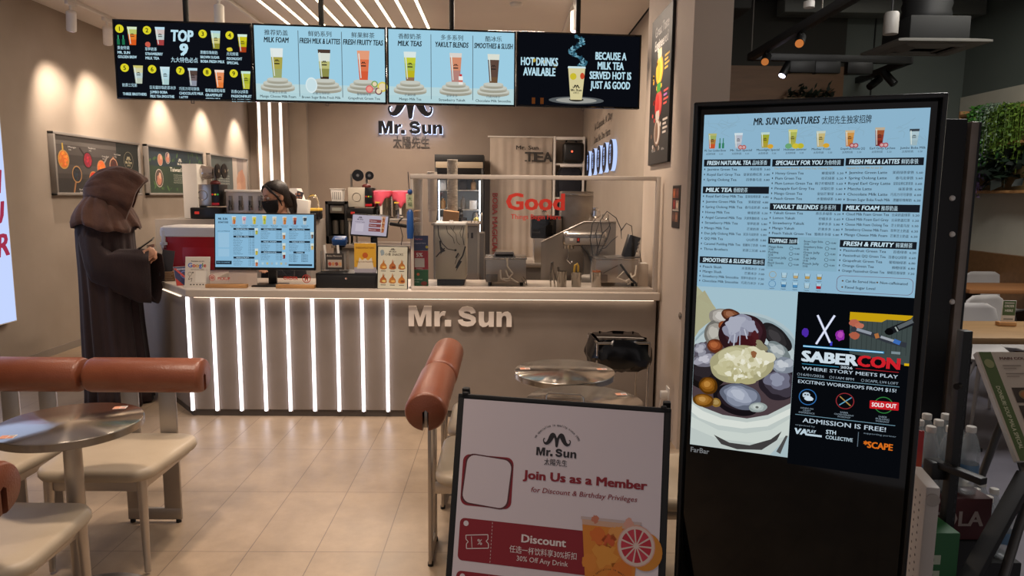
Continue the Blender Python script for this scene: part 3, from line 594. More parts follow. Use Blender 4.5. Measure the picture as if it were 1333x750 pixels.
mound(.118, -.628, .078, .050, ('a29d78', 'b8b38e', 'c9c5a2', 'd5d1b4'), 3.1, .22, 9, rough=.16); ell(.158, -.605, .036, .026, 'd2ceb0', 3.35, .4, 10, .25); ell(.09, -.645, .034, .022, 'bdb890', 3.36, 0, 11, .25); ell(.12, -.662, .03, .018, 'aaa478', 3.37, .2, 34, .3)
rd = random.Random(5)
for k in range(46): t, f = rd.uniform(0, 6.28), math.sqrt(rd.random())*.85; ell(.12+.07*f*math.cos(t)-.012*f*math.sin(t), -.626+.042*f*math.sin(t)+.014*f*math.cos(t), rd.uniform(.004, .010), rd.uniform(.003, .007), ('dedbc4', 'c2bd98', 'e4e2d0', 'b2ac84', 'cbc7a6')[k % 5], 3.4+.005*k, rd.uniform(0, 3), k, .3, 14)
ell(.148, -.598, .006, .010, '8a5a3a', 3.8, 0, 36, .2); ell(.165, -.575, .02, .008, '8a8468', 3.7, -.6, 37, .3)
mound(.112, -.722, .058, .040, ('141014', '241c22', '2e262c'), 3.15, -.25, 13, rough=.06); mound(.122, -.712, .05, .034, ('5c6272', '7f8698', '9aa1b2', 'aeb4c2'), 3.4, -.25, 14, rough=.16)
mound(.04, -.692, .024, .023, ('4e2e08', '7a4c12', '946020', 'b4803a'), 3.5, 0, 19, rough=.08); mound(.03, -.733, .027, .018, ('5a380c', '8a5a1c', '9c6c2c', 'b98c4c'), 3.55, 0, 21, rough=.08); mound(.062, -.735, .012, .012, ('8a6a30', 'a58a54'), 3.5, 0, 38, rough=.1)
mound(.165, -.735, .022, .013, ('8f9a98', 'a9b3b0', 'bcc5c0'), 3.5, .2, 39, rough=.1); ell(.163, -.735, .004, .003, '5c605e', 3.8, 0, 40)
a.poly(cl([(.06, -.822), (.10, -.838), (.15, -.838), (.2, -.815), (.225, -.79), (.215, -.815), (.18, -.846), (.12, -.853), (.08, -.845)]), '3e3c3c', 3); a.poly(cl([(.24, -.80), (.235, -.8), (.215, -.845), (.225, -.85)]), '4a4a4a', 3)
a.text('FarBar', .003, -.877, .0135, '6f7072', 2, w=.047, bold=.02)
# event poster
a.rect(IW, -.872, KW_+.003, it, '07090d', .8)
for (p0, p1, c) in (((.29, -.487), (.322, -.553), 'b9c0dc'), ((.328, -.485), (.291, -.559), 'c0c8e4')): a.line([p0, p1], .0052, c, 2); a.line([p0, p1], .0022, 'e8ecf8', 2.3)
a.blob(.265, -.532, .008, '4a28a0', 2, .011, 3); a.blob(.343, -.533, .010, '8a2a9c', 2, .014, 4); a.blob(.343, -.531, .006, 'b04ab0', 2.3, .008, 5); a.rect(.322, -.56, .327, -.55, '3a3ac0', 2)
a.poly([(.361, -.474), (.494, -.474), (.494, -.594), (.366, -.575)], '3d4746', 1.5)
for k in range(12): a.line([(.368+k*.0105, -.48), (.37+k*.0105, -.57)], .001, '2a3232', 1.8)
a.poly([(.361, -.474), (.494, -.474), (.486, -.487), (.44, -.487), (.43, -.494), (.361, -.494)], 'c09a10', 2); a.rect(.484, -.594, .494, -.588, 'd0a810', 2.2)
a.line([(.366, -.514), (.40, -.522), (.45, -.538), (.485, -.545)], .012, '30343c', 2.3); a.line([(.378, -.515), (.41, -.523)], .007, '8a919c', 2.5); a.line([(.43, -.529), (.47, -.54)], .006, '9aa0a8', 2.5); a.line([(.458, -.536), (.472, -.541)], .010, '3a68b0', 2.6); a.line([(.42, -.522), (.424, -.533)], .009, 'a86a3a', 2.6)
a.line([(.445, -.516), (.462, -.506), (.494, -.488)], .016, '16181c', 2.3); a.line([(.465, -.504), (.494, -.486)], .009, '585e62', 2.5); a.blob(.447, -.515, .010, '08080a', 2.6, .008, 8); a.line([(.459, -.503), (.465, -.513)], .003, '9aa29e', 2.7)
a.blob(.372, -.5, .012, 'b0604c', 2.4, .009, 9); a.blob(.383, -.506, .010, 'b86c56', 2.4, .007, 10); a.blob(.374, -.531, .011, 'a85a44', 2.4, .009, 11)
a.rect(.262, -.569, .44, -.564, '2f86b8', 2); a.rect(.262, -.5675, .438, -.5655, 'bfe6f4', 2.3); a.rect(.455, -.568, .474, -.562, '7a8a90', 2)
a.text('SABER', .262, -.604, .026, 'c9d8e2', 2, w=.122, bold=.05); a.text('CON', .386, -.604, .026, 'c8202a', 2, w=.088, bold=.05)
a.rect(.262, -.612, .345, -.6105, '2f86a8', 2); a.text('2026', .349, -.614, .006, 'c9d8e2', 2, w=.026, bold=.02); a.rect(.382, -.612, .474, -.6105, 'a02028', 2)
a.text('WHERE STORY MEETS PLAY', .263, -.6265, .0085, 'b4c4d0', 2, w=.21, bold=.015)
for s, u, w in (('16/01/2026', .262, .052), ('11AM 8PM', .335, .045), ('SCAPE, LV4 LOFT', .405, .07)): a.text(s, u, -.6415, .0062, '8a9aa6', 2, w=w); a.ring(u-.006, -.6385, .0035, .0008, '8a9aa6', 2, 12)
a.rect(.254, -.647, .478, -.6455, '6a8fa0', 2); a.text('EXCITING WORKSHOPS FROM $15!', .256, -.6605, .0085, 'b4c4d0', 2, w=.216, bold=.015)
for u, c in ((.28, '2f6aa8'), (.364, '8a2a30'), (.448, '2f7a3a')): a.ring(u, -.6945, .0205, .002, c, 2)
a.blob(.277, -.69, .009, 'b4c4d0', 2, .008, 3); a.blob(.283, -.698, .010, 'c4d4e0', 2.2, .006, 6); a.rect(.272, -.69, .276, -.687, '07090d', 2.5); a.rect(.278, -.69, .282, -.687, '07090d', 2.5)
a.line([(.352, -.684), (.377, -.705)], .0025, 'a8884a', 2); a.line([(.352, -.706), (.378, -.684)], .0025, '5a9ab8', 2)
a.rrect(.418, -.705, .48, -.685, .002, 'c01c24', 3, .03); a.text('SOLD OUT', .449, -.6995, .010, 'f0e8e8', 4, w=.052, bold=.03, al='c', rot=.03)
for u, ls in ((.28, ('HANDS ON', 'CRAFT', 'EXPERIENCE')), (.364, ('SABER', 'CHOREOGRAPHY', 'WORKSHOP')), (.448, ('SABER', 'BUILDING', 'WORKSHOP'))):
    for j, s in enumerate(ls): a.text(s, u, -.7255-.0058*j, .0042, '7a8a96', 2, al='c', w=.0036*len(s))
a.rect(.254, -.7425, .476, -.741, '6a8fa0', 2); a.text('ADMISSION IS FREE!', .272, -.760, .0115, 'b4c4d0', 2, w=.185, bold=.015)
a.text('organised by', .256, -.770, .004, '6a7a86', 2, w=.045); a.text('supporting partner', .41, -.7705, .004, '6a7a86', 2, w=.07)
a.text('VA', .256, -.792, .015, 'b9cdd8', 2, w=.028, bold=.05, shear=.1); a.text('PLAY', .284, -.785, .008, 'b9cdd8', 2, w=.02, bold=.03); a.rect(.284, -.793, .318, -.788, 'b9cdd8', 2)
a.text('STH', .327, -.782, .010, 'b9cdd8', 2, w=.022, bold=.03); a.text('COLLECTIVE', .327, -.795, .009, 'a9bdc8', 2, w=.06, bold=.03); a.rect(.398, -.805, .3995, -.768, '5a6a76', 2)
a.text('*SCAPE', .412, -.804, .0155, 'd06a1c', 2, w=.062, bold=.04)
a.build('display', kt, (.026, -.0022, 1.785))

# ================================================================== MEMBER SIGN
st = thing('sandwich_board', 'black framed white sandwich board reading Join Us as a Member', 'sign', (-.1281, 1.9675, 0), -.2238)
LEAN = .2555; SL = 1.0105/math.cos(LEAN)
pan = Matrix.Translation((0, 0, 1.0105)) @ Matrix.Rotation(-LEAN, 4, 'X')   # local panel frame: -z runs down the board
def P2(u, d, n=0): return pan @ Vector((u, n, -d))
mb = MB()
for u0, u1, d0, d1 in ((0, .02, 0, SL-.02), (.58, .60, 0, SL-.02), (0, .6, -.002, .012), (0, .6, .93, .95)):
    c = pan @ Vector(((u0+u1)/2, .008, -(d0+d1)/2)); mb.box(c, (u1-u0, .02, d1-d0), M['matte_black'], rot=(-LEAN, 0, 0), bev=.003)
mb.build('frame', st)
MB().box(pan @ Vector((.3, .014, -.47)), (.57, .006, .94), M['dark_grey'], rot=(-LEAN, 0, 0)).build('backing', st)
MB().tube([P2(.255, .006, .004), P2(.255, -.012, .004), P2(.262, -.02, .004), P2(.353, -.02, .004), P2(.36, -.012, .004), P2(.36, .006, .004)], .0035, M['chrome'], 8).build('handle', st)
for u in (.02, .58): MB().box(P2(u, -.003, .004), (.016, .022, .009), M['matte_black'], rot=(-LEAN, 0, 0), bev=.003).build('corner_clip', st)
for u in (.012, .588):
    mb = MB(); mb.box((u, .170, .512), (.022, .014, 1.05), M['matte_black'], rot=(.2555, 0, 0), bev=.003); mb.build('rear_leg', st)
a = Art(eps=.0004); W0 = mat('poster_white', 'dbd1d8', .55); R0 = ink('8c1f2c'); K0 = ink('26232a')
a.rect(.019, -.935, .581, -.0115, W0, 0)
logo(a, .2935, -.152, .112, '2a272c', 2, '太陽先生')
arc = 'we specialise in quality since 1990'
for k, ch in enumerate(arc):
    if ch == ' ': continue
    t = math.radians(152-124*k/(len(arc)-1)); r = .066
    a.text(ch, .2935+r*math.cos(t), -.135+r*math.sin(t), .0065, K0, 2, al='c', rot=t-PI/2, bold=.005)
a.rrect(.0285, -.307, .1755, -.166, .02, R0, 1); a.rrect(.033, -.306, .171, -.1665, .024, '5a2a30', 1.5, -.07); a.rrect(.0375, -.3025, .1665, -.170, .023, W0, 2, -.07)
a.text('Join Us as a Member', .2055, -.2185, .023, R0, 2, w=.337, bold=.042); a.text('for Discount & Birthday Privileges', .2292, -.2525, .0135, R0, 2, w=.29, bold=.006, shear=.2)
for v0, v1 in ((-.457, -.342), (-.60, -.485)):
    a.rrect(.032, v0, .46, v1, .014, R0, 1); a.disc(.05, v1-.014, .0075, W0, 2)
    for k in range(12): a.rect(.125, v0+.003+k*.0094, .1265, v0+.008+k*.0094, 'd8c0c0', 2)
a.text('Discount', .211, -.3895, .021, 'e4d8d8', 2, w=.122, bold=.03); a.text('任选一杯饮料享30%折扣', .178, -.4185, .0145, 'e4d8d8', 2, w=.186, bold=.004); a.text('30% Off Any Drink', .2, -.440, .0135, 'e4d8d8', 2, w=.142, bold=.004)
tk = [(.052, -.388), (.115, -.380), (.116, -.392), (.111, -.398), (.118, -.404), (.119, -.416), (.056, -.424), (.055, -.411), (.060, -.405), (.053, -.399), (.052, -.388)]
a.line(tk, .0022, 'e4d8d8', 2); a.text('%', .093, -.4095, .015, 'e4d8d8', 2, al='c', bold=.01); a.line([(.068, -.390), (.072, -.42)], .0015, 'e4d8d8', 2)
a.text('Birthday Treat', .2, -.53, .02, 'e4d8d8', 2, w=.15, bold=.03)
a.poly([(.374, -.31), (.53, -.31), (.508, -.62), (.405, -.62)], 'd8862e', 3); a.poly([(.374, -.31), (.53, -.31), (.529, -.325), (.3755, -.325)], 'd0a890', 3.2); a.rect(.371, -.311, .533, -.304, 'c4b2b0', 3.3)
for k, (u, v, r, c) in enumerate(((.42, -.35, .02, 'd8702a'), (.45, -.36, .018, 'cc5a2c'), (.44, -.40, .03, 'e0983c'), (.40, -.42, .02, 'de8a34'), (.47, -.34, .02, 'e09a50'), (.48, -.44, .03, 'd87a28'), (.5, -.31, .012, 'd8a090'), (.41, -.308, .01, 'c87a60'))): a.blob(u, v, r, c, 3.4, r*1.1, k, .3)
a.disc(.545, -.378, .045, 'd0882c', 3.6, .05)
a.disc(.521, -.366, .050, 'd8a494', 4, .054); a.disc(.521, -.366, .047, 'd8c4bc', 4.2, .051)
for k in range(11):
    t0 = 2*PI*k/11; P = [(.521+.006*math.cos(t0+.28), -.366+.006*math.sin(t0+.28))]+[(.521+.040*math.cos(t0+.05+.46*j/5), -.366+.043*math.sin(t0+.05+.46*j/5)) for j in range(6)]
    a.poly(P, ('b8283c', 'c43a4c')[k % 2], 4.5)
for k, ch in enumerate('we specialise in quality'):
    t = math.radians(150-112*k/23); a.text(ch, .457+.052*math.cos(t), -.485+.05*math.sin(t), .005, '3a2418', 4, al='c', rot=t-PI/2) if ch != ' ' else None
logo(a, .457, -.53, .085, '2e1e16', 4, '太陽先生')
o = a.build('poster', st); o.matrix_local = pan @ Matrix.Translation((0, -.004, 0))

# ================================================================== CHAIRS AND TABLES
def chair_proto(label, loc, rz):
    t = thing('dining_chair', label, 'chair', loc, rz, 'chairs with tan roll backrests')
    def seat_ring(k, z, y0=-.27, y1=.215):
        P = []
        hw0, hw1, r = .24, .262, .09
        cy = (y0+y1)/2; Y0, Y1 = y0, y1
        for cx, cy2, a0 in ((hw1-r, Y1-r, 0), (-hw1+r, Y1-r, 90), (-hw0+r, Y0+r, 180), (hw0-r, Y0+r, 270)):
            for j in range(9): q = math.radians(a0+j*11.25); P.append(((cx+r*math.cos(q))*k, cy+(cy2+r*math.sin(q)-cy)*k, z))
        return P
    mb = MB(); mb.loft([seat_ring(.90, .425), seat_ring(.97, .428), seat_ring(1., .442), seat_ring(1., .458), seat_ring(.975, .472), seat_ring(.92, .479), seat_ring(.7, .482), seat_ring(.35, .480)], M['vinyl'])
    mb.build('seat', t, smooth=60)
    mb = MB()
    for c, s in (((0, -.215, .398), (.36, .012, .052)), ((-.186, 0, .398), (.012, .43, .052)), ((.186, 0, .398), (.012, .43, .052)), ((0, .2, .398), (.36, .012, .052))): mb.box(c, s, M['brushed'], bev=.002)
    mb.build('seat_frame', t)
    for s in (-1, 1):
        MB().tube([(s*.19, -.215, .425), (s*.193, -.22, .25), (s*.197, -.225, .012)], [.021, .017, .012], M['brushed'], 16).build('leg', t)
    for s in (-1, 1): MB().box((s*.088, .245, .405), (.08, .014, .75), M['brushed'], bev=.002).build('upright', t)
    MB().box((0, .245, .045), (.256, .0145, .06), M['brushed'], bev=.002).build('foot_bar', t)
    for s in (-1, 1): MB().cyl((s*.11, .245, 0), (s*.11, .245, .016), .012, .012, M['matte_black'], 12).build('foot', t)
    R, hw = .084, .012; A0 = math.asin(hw/R); prof = []
    for k in range(41): q = -PI/2+A0+(2*PI-2*A0)*k/40; prof.append((R*math.cos(q), R*math.sin(q)))
    prof += [(-hw, .0), (0, .010), (hw, .0)]
    def ring(x, k):
        out = []
        for i, (y, z) in enumerate(prof):
            kk = k if i <= 40 else 1
            out.append((x, .245+y*kk if i not in (0, 40) else .245+y, .755+z*kk))
        return out
    L = .268; mb = MB()
    mb.loft([ring(-L, .86), ring(-L+.006, .94), ring(-L+.02, 1), ring(L-.02, 1), ring(L-.006, .94), ring(L, .86)], M['leather'])
    mb.build('backrest_roll', t, smooth=50)
    MB().box((0, .245, .722), (.50, .013, .075), M['brushed'], bev=.001).build('back_plate', t)
    t.scale = (1, 1, .965)
    return t
def relabel(t, label): t['label'] = label; return t
def put(src, label, loc, rz):
    c = copy_tree(src); c.location = loc; c.rotation_euler = (0, 0, rz); return relabel(c, label)
ch = chair_proto('tan roll backed chair facing the camera behind the left steel table', (-1.672, 2.985, 0), 0)
put(ch, 'tan roll backed chair at the left edge, beyond the left table and beside another chair', (-2.232, 2.985, 0), 0)
put(ch, 'cream seated chair turned away from the camera, nearest at the bottom left corner', (-1.70, 2.18, 0), PI)
put(ch, 'tan roll backed chair seen side on, nearer of the pair left of the sandwich board', (-.06, 2.945, 0), PI/2)
put(ch, 'tan roll backed chair seen side on, farther of the pair left of the round tables', (-.055, 3.50, 0), PI/2)
put(ch, 'cream seated chair glimpsed in the gap between sandwich board and kiosk', (.77, 2.72, 0), -PI/2)
def table_proto(label, loc):
    t = thing('round_table', label, 'table', loc, 0, 'round steel cafe tables')
    mb = MB(); mb.lathe([(.0, .699), (.236, .699), (.242, .702), (.243, .727), (.241, .7295)], M['steel'], seg=72, cap0=False, cap1=False); mb.build('rim', t, smooth=40)
    mb = MB(); mb.lathe([(.2412, .7295), (.2385, .731), (.0015, .731)], M['table_steel'], seg=72, cap0=False); mb.build('tabletop', t, smooth=30)
    MB().lathe([(.031, .012), (.031, .699)], M['brushed'], seg=40).build('column', t)
    MB().lathe([(.255, 0), (.255, .008), (.25, .012), (.031, .018)], M['brushed'], seg=64).build('base', t)
    t.scale = (1, 1, 1.018)
    return t
def stickers(t, spots):
    for x, y, rz in spots:
        a = Art(eps=.0003); a.rect(-.024, -.018, .024, .018, 'cfc8c2', 0); a.rect(-.023, -.017, .0, .017, 'c8886a', 1); a.rect(.003, -.014, .02, .0, 'c07858', 1)
        for k in range(3): a.rect(.003, .004+.004*k, .02, .006+.004*k, '8a7a74', 1)
        a.build('order_sticker', t, (x, y, .7316), (-PI/2, 0, rz))
t1 = table_proto('round brushed steel table with a pedestal among the left chairs', (-1.585, 2.50, 0))
t2 = copy_tree(t1); t2.location = (.297, 3.305, 0); relabel(t2, 'round brushed steel table in front of the counter, farther of the right pair')
t3 = copy_tree(t1); t3.location = (.335, 2.80, 0); relabel(t3, 'round brushed steel table right behind the sandwich board, nearer of the pair')
stickers(t1, ((.09, .17, .2), (-.11, -.17, .2))); stickers(t2, ((-.19, .03, .1), (.185, .03, .1))); stickers(t3, ((.17, .10, .1),))

# ================================================================== COUNTER
conc = noisy(mat('concrete_plaster', '8b8077', .55), '83786f', '93887f', 2.2, 8, .06, 14)
quartz = noisy(mat('pale_quartz', 'c2b6a9', .3), 'bfb3a6', 'c7bcb0', 5, 4)
ZT = .92
ct = thing('service_counter', 'long grey plaster service counter with pale top and angled left end', 'counter', (0, 0, 0))
FY = 4.865
mb = MB(); mb.prism([(-2.215, FY), (1.075, FY), (1.075, 5.44), (-2.32, 5.44), (-2.50, 6.55), (-3.30, 6.55), (-3.30, 6.17)], .05, ZT-.055, conc, 'xy'); mb.build('body', ct, smooth=0)
mb = MB(); mb.prism([(-2.21, FY+.008), (1.07, FY+.008), (1.07, 5.40), (-2.35, 5.40), (-2.5, 6.5), (-3.27, 6.5), (-3.27, 6.15)], 0, .05, mat('dark_plinth', '4d453e', .5), 'xy'); mb.build('plinth', ct, smooth=0)
mb = MB(); mb.prism([(-2.19, 4.80), (1.085, 4.80), (1.085, 5.50), (-2.26, 5.50), (-2.44, 6.6), (-3.36, 6.6), (-3.36, 6.17)], ZT-.055, ZT, quartz, 'xy'); o = mb.build('worktop', ct, smooth=0)
bv = o.modifiers.new('edge', 'BEVEL'); bv.width = .006; bv.segments = 2
MB().box((-.55, 4.842, ZT-.058), (3.2, .012, .006), glow('ffe6cc', 4.5, True)).build('edge_light', ct)
d = Vector((-3.30, 6.17, 0))-Vector((-2.215, FY, 0)); q = Vector((-2.215, FY, 0))+d*.5+Vector((-.02, -.02, 0))
MB().box((q.x, q.y, ZT-.058), (d.length*.96, .012, .006), glow('ffe6cc', 1.6, True), rot=(0, 0, math.atan2(d.y, d.x))).build('edge_light', ct)
for k in range(9):
    x = -2.207+.1735*k
    t = thing('counter_light_strip', 'vertical white LED strip set into the counter front, %s from the left' % ORD[k], 'light', (x, FY, 0), group='counter LED strips')
    MB().box((0, .004, .452), (.034, .012, .83), M['aluminium']).build('channel', t); MB().box((0, -.008, .452), (.0195, .016, .822), glow('fbf4ff', 5.0, True), bev=.006).build('diffuser', t)
# raised shop name on the counter front
p0 = at(532.5, 424, Y=FY); p1 = at(666, 424, Y=FY); k = (p1.x-p0.x)/5.08
t = thing('counter_sign', 'raised white shop name letters on the counter front', 'sign', (p0.x, FY, p0.z))
for nm, pl_ in zip('M r . S u n'.split(), shop_letters()):
    MB().prism([(x*k, y*k) for x, y in pl_], -.022, .002, mat('letter_acrylic', 'f0e6dd', .4)).build('letter', t, smooth=30)

# ------------------------------------------------------------------ things on the counter
def board(name, label, cat, loc, rz, w, h, lean, draw, back='white', thick=.006, group=None, lit=None):
    """leaning card: card part, print, and a folded support behind it"""
    t = thing(name, label, cat, loc, rz, group)
    mb = MB(); mt = Matrix.Rotation(-lean, 4, 'X')
    mb.box(mt @ Vector((0, thick/2, h/2)), (w, thick, h), M[back], rot=(-lean, 0, 0), bev=.001); mb.build('card', t)
    mb = MB(); y1 = h*.75*math.sin(lean)+.008
    mb.face([(-w*.2, y1, h*.7*math.cos(lean)), (w*.2, y1, h*.7*math.cos(lean)), (w*.2, y1+h*.28, 0), (-w*.2, y1+h*.28, 0)], M[back]); sp = mb.build('support', t); so = sp.modifiers.new('thick', 'SOLIDIFY'); so.thickness = .003
    a = Art(lit=lit); draw(a); o = a.build('print', t); o.matrix_local = mt @ Matrix.Translation((0, -.0006, 0))
    return t
# blue-lit menu monitor
def monitor():
    t = thing('menu_monitor', 'wide monitor showing the blue drinks menu on the counter', 'monitor', (-1.70, 5.03, ZT))
    w, h, b = .715, .405, .009; lean = .10
    MB().box((.02, .0, .006), (.22, .17, .012), M['black'], bev=.004).build('stand_base', t)
    MB().box((.02, .055, .15), (.06, .03, .30), M['black'], bev=.006).build('stand_neck', t)
    mt = Matrix.Translation((0, -.055, .118)) @ Matrix.Rotation(-lean, 4, 'X')
    o = MB().box((0, .016, h/2), (w, .03, h), M['black'], bev=.004).build('housing', t); o.matrix_local = mt
    a = Art(lit=1.0, eps=.0004); X0, Y0, DWm, DHm = -w/2+b, .02, w-2*b, h-.029
    a.rect(X0, Y0, X0+DWm, Y0+DHm, '86b4d2', 0); D = '1d2a36'
    a.text('MR. SUN', X0+.02, Y0+DHm-.042, .016, D, 2, w=.066, bold=.03, shear=.15); a.text('SIGNATURES', X0+.02, Y0+DHm-.064, .012, D, 2, w=.072, bold=.03, shear=.15)
    a.rrect(X0+.02, Y0+.14, X0+.098, Y0+.245, .004, '94bcd6', 1); a.rrect(X0+.02, Y0+.075, X0+.098, Y0+.13, .004, '94bcd6', 1); a.text('JOIN OUR MEMBERSHIP', X0+.016, Y0+.252, .006, D, 2, w=.088); a.rect(X0+.004, Y0+.02, X0+.115, Y0+.045, D, 1); a.text('FIND US ONLINE', X0+.012, Y0+.03, .007, '86b4d2', 2, w=.09)
    cc = (('b86a38', 'c0a060'), ('b0b0b8', 'd09098'), ('b8a838', 'c8b848'), ('a8b048', 'd0c040'), ('c0a888', 'c8b8a0'), ('b87038', 'c89050'), ('7a2c24', 'b06048'), ('a8b8c0', '404850'))
    for q in range(8):
        u = X0+.132+.0715*q; cup(a, u, Y0+DHm-.07, .03, .055 if q != 3 else .065, [(.5, cc[q][0]), (.9, cc[q][1]), (1, 'd0dce0')], 2); a.text(names[q], u-.026, Y0+DHm-.082, .006, D, 2, w=.052); a.rect(u-.02, Y0+DHm-.091, u+.02, Y0+DHm-.088, '5a7488', 2)
    def sec(u, v, w_, n, head):
        a.rect(u, v-.014, u+w_, v, D, 1); a.text(head, u+.02, v-.0115, .0085, 'a8c8dc', 2, w=w_*.6, bold=.03)
        for r in range(n): a.text(('Jasmine Green Tea', 'Royal Earl Grey', 'Spring Oolong Tea', 'Honey Green Tea', 'Mango Milk Foam')[r % 5], u, v-.026-r*.0118, .0058, D, 2, w=w_*(.32+.12*((r*7) % 4)/3)); a.text('5.20', u+w_*.72, v-.026-r*.0118, .0055, D, 2, w=.018); a.text('5.80', u+w_*.88, v-.026-r*.0118, .0055, D, 2, w=.018)
    u1, u2, u3 = X0+.128, X0+.322, X0+.522; vt = Y0+DHm-.098
    sec(u1, vt, .148, 3, 'FRESH NATURAL TEA'); sec(u1, vt-.054, .148, 10, 'MILK TEA'); sec(u1, vt-.203, .148, 4, 'FRESH & FRUITY')
    sec(u2, vt, .148, 5, 'SPECIALLY FOR YOU'); sec(u2, vt-.088, .148, 5, 'MILK FOAM'); sec(u2, vt-.163, .148, 4, 'FRESH MILK & LATTES')
    sec(u3, vt, .148, 5, 'FRESH MILK & LATTES'); sec(u3, vt-.088, .148, 5, 'YAKULT BLENDS'); sec(u3+.03, vt-.163, .08, 5, 'TOPPINGS')
    for r in range(5): a.text('Mango Boba', u3, vt-.19-r*.011, .0055, D, 2, w=.045); a.text('Grass Jelly', u3+.085, vt-.19-r*.011, .0055, D, 2, w=.05)
    a.rect(u3-.005, Y0+.012, X0+DWm-.012, Y0+.025, D, 1)
    for q in range(6): u = u2+.012+.033*q; a.poly([(u-.006, Y0+.02), (u+.006, Y0+.02), (u+.008, Y0+.036), (u-.008, Y0+.036)], ('a8c4d0', 'b8b080', '98a8b0')[q % 3], 2)
    for u, v, c in ((u1+.163, vt-.045, 'a8a840'), (u1+.163, vt-.19, 'b8a830'), (u1+.163, vt-.27, 'b86030'), (u2+.163, vt-.075, 'b07038'), (u2+.163, vt-.15, 'c0a060'), (u2+.163, vt-.215, '7a2c24'), (u3+.163, vt-.07, '6a5a50'), (u3+.163, vt-.15, 'c8a860')): cup(a, u, v, .024, .045, [(.6, c), (1, 'c8d4d0')], 3)
    o = a.build('display', t); o.matrix_local = mt @ Matrix.Translation((0, -.0005, 0))
    cpts = [(.05, .09, .13), (.10, .11, .06), (.16, .10, .05), (.17, .08, .10), (.10, .09, .12)]
    MB().tube(cpts, .005, M['black'], 6).build('cable', t)
monitor()
# red cool box
def cool_box():
    t = thing('cool_box', 'red cool box with white lid on the left end of the counter', 'cool box', (-2.60, 6.18, ZT), .05)
    def rr(w, d, z, r=.04): return [(sx*(w/2-r)+r*math.cos(math.radians(a)), sy*(d/2-r)+r*math.sin(math.radians(a)), z) for sx, sy, a0 in ((1, 1, 0), (-1, 1, 90), (-1, -1, 180), (1, -1, 270)) for a in (a0, a0+30, a0+60, a0+90)]
    MB().loft([rr(.57, .33, .0), rr(.585, .345, .008), rr(.64, .38, .29)], M['red']).build('body', t, smooth=35)
    mb = MB(); mb.box((.02, -.181, .15), (.34, .012, .17), M['red'], rot=(-.06, 0, 0), bev=.006); mb.build('front_panel', t)
    MB().loft([rr(.655, .395, .288), rr(.665, .405, .295), rr(.665, .405, .34), rr(.655, .395, .365), rr(.62, .36, .378)], M['white']).build('lid', t, smooth=35)
    for s in (-1, 1):
        mb = MB(); x = s*.335; mb.tube([(x, -.10, .30), (x+s*.012, -.10, .20), (x+s*.012, -.09, .17), (x+s*.012, .09, .17), (x+s*.012, .10, .20), (x, .10, .30)], .012, M['white'], 8); mb.build('handle', t)
    mb = MB(); mb.box((-.295, -.192, .27), (.035, .022, .15), M['white'], bev=.006); mb.box((-.295, -.195, .23), (.06, .016, .025), M['white'], bev=.004); mb.build('latch', t)
cool_box()
# review card
def d_review(a):
    a.rrect(-.083, .004, .083, .214, .008, 'd5cdbf', 0); a.text('Review us on', 0, .182, .0095, '5a5048', 2, al='c', w=.085)
    for ch, c, u in (('G', '3f6fd0', -.064), ('o', 'c8402e', -.034), ('o', 'd8a020', -.0115), ('g', '3f6fd0', .0105), ('l', '2f8a48', .0325), ('e', 'c8402e', .041)): a.text(ch, u, .143, .03, c, 2, bold=.02)
    a.text('Scan here to review', 0, .124, .007, '5a5048', 2, al='c', w=.09); a.rrect(-.012, .036, .070, .116, .004, 'e2dccf', 1)
    a.ring(-.05, .095, .014, .002, '4a423c', 2, 16); a.line([(-.05, .08), (-.06, .055), (-.035, .065), (-.04, .04)], .003, '4a423c', 2); a.disc(-.03, .105, .005, '4a423c', 2)
    for q in range(5): a.disc(-.042+.021*q, .02, .0055, '3a3430', 2, seg=5, rot=PI/2)
board('review_card', 'cream review card with a coloured search logo left of the menu monitor', 'sign', (-2.155, 4.905, ZT), .08, .168, .218, .22, d_review)
def d_pamph(a):
    a.rect(-.05, .002, .05, .14, '2a2f5c', 0); a.poly([(-.05, .002), (.0, .002), (-.05, .06)], 'b03428', 1); a.ring(.015, .08, .028, .006, '6a78b8', 1); a.line([(-.045, .13), (.045, .03)], .014, 'b84848', 2); a.text('MEMBER', -.03, .116, .012, 'd0d0e0', 2)
board('pamphlet_stand', 'small purple and red folded pamphlet left of the review card', 'pamphlet', (-2.288, 5.0, ZT), .75, .10, .142, .35, d_pamph)
t = thing('table_talker', 'dark card upright in a brown block on the angled counter end', 'sign', (-2.50, 5.29, ZT), .25)
MB().box((.03, 0, .035), (.19, .06, .07), M['dark_wood'], bev=.004).build('block', t)
mb = MB(); mb.box((-.035, -.005, .13), (.085, .006, .20), M['dark_grey'], rot=(-.1, .16, 0), bev=.001); mb.build('card', t)
a = Art(); 
for q in range(5): a.rect(-.03, .02+.014*q, .03-.008*(q % 3), .025+.014*q, 'b09a80', 0)
a.build('print', t, (-.02, -.0315, -.012))
t = thing('acrylic_box', 'empty clear acrylic box standing between the robed person and the cool box', 'box', (-2.93, 5.98, ZT), .05)
mb = MB()
for c, s in (((0, -.07, .11), (.14, .003, .22)), ((0, .07, .11), (.14, .003, .22)), ((-.07, 0, .11), (.003, .14, .22)), ((.07, 0, .11), (.003, .14, .22)), ((0, 0, .002), (.14, .14, .003))): mb.box(c, s, M['clear'])
mb.build('walls', t); MB().box((0, 0, .045), (.11, .11, .08), M['wood'], bev=.004).build('napkins', t)
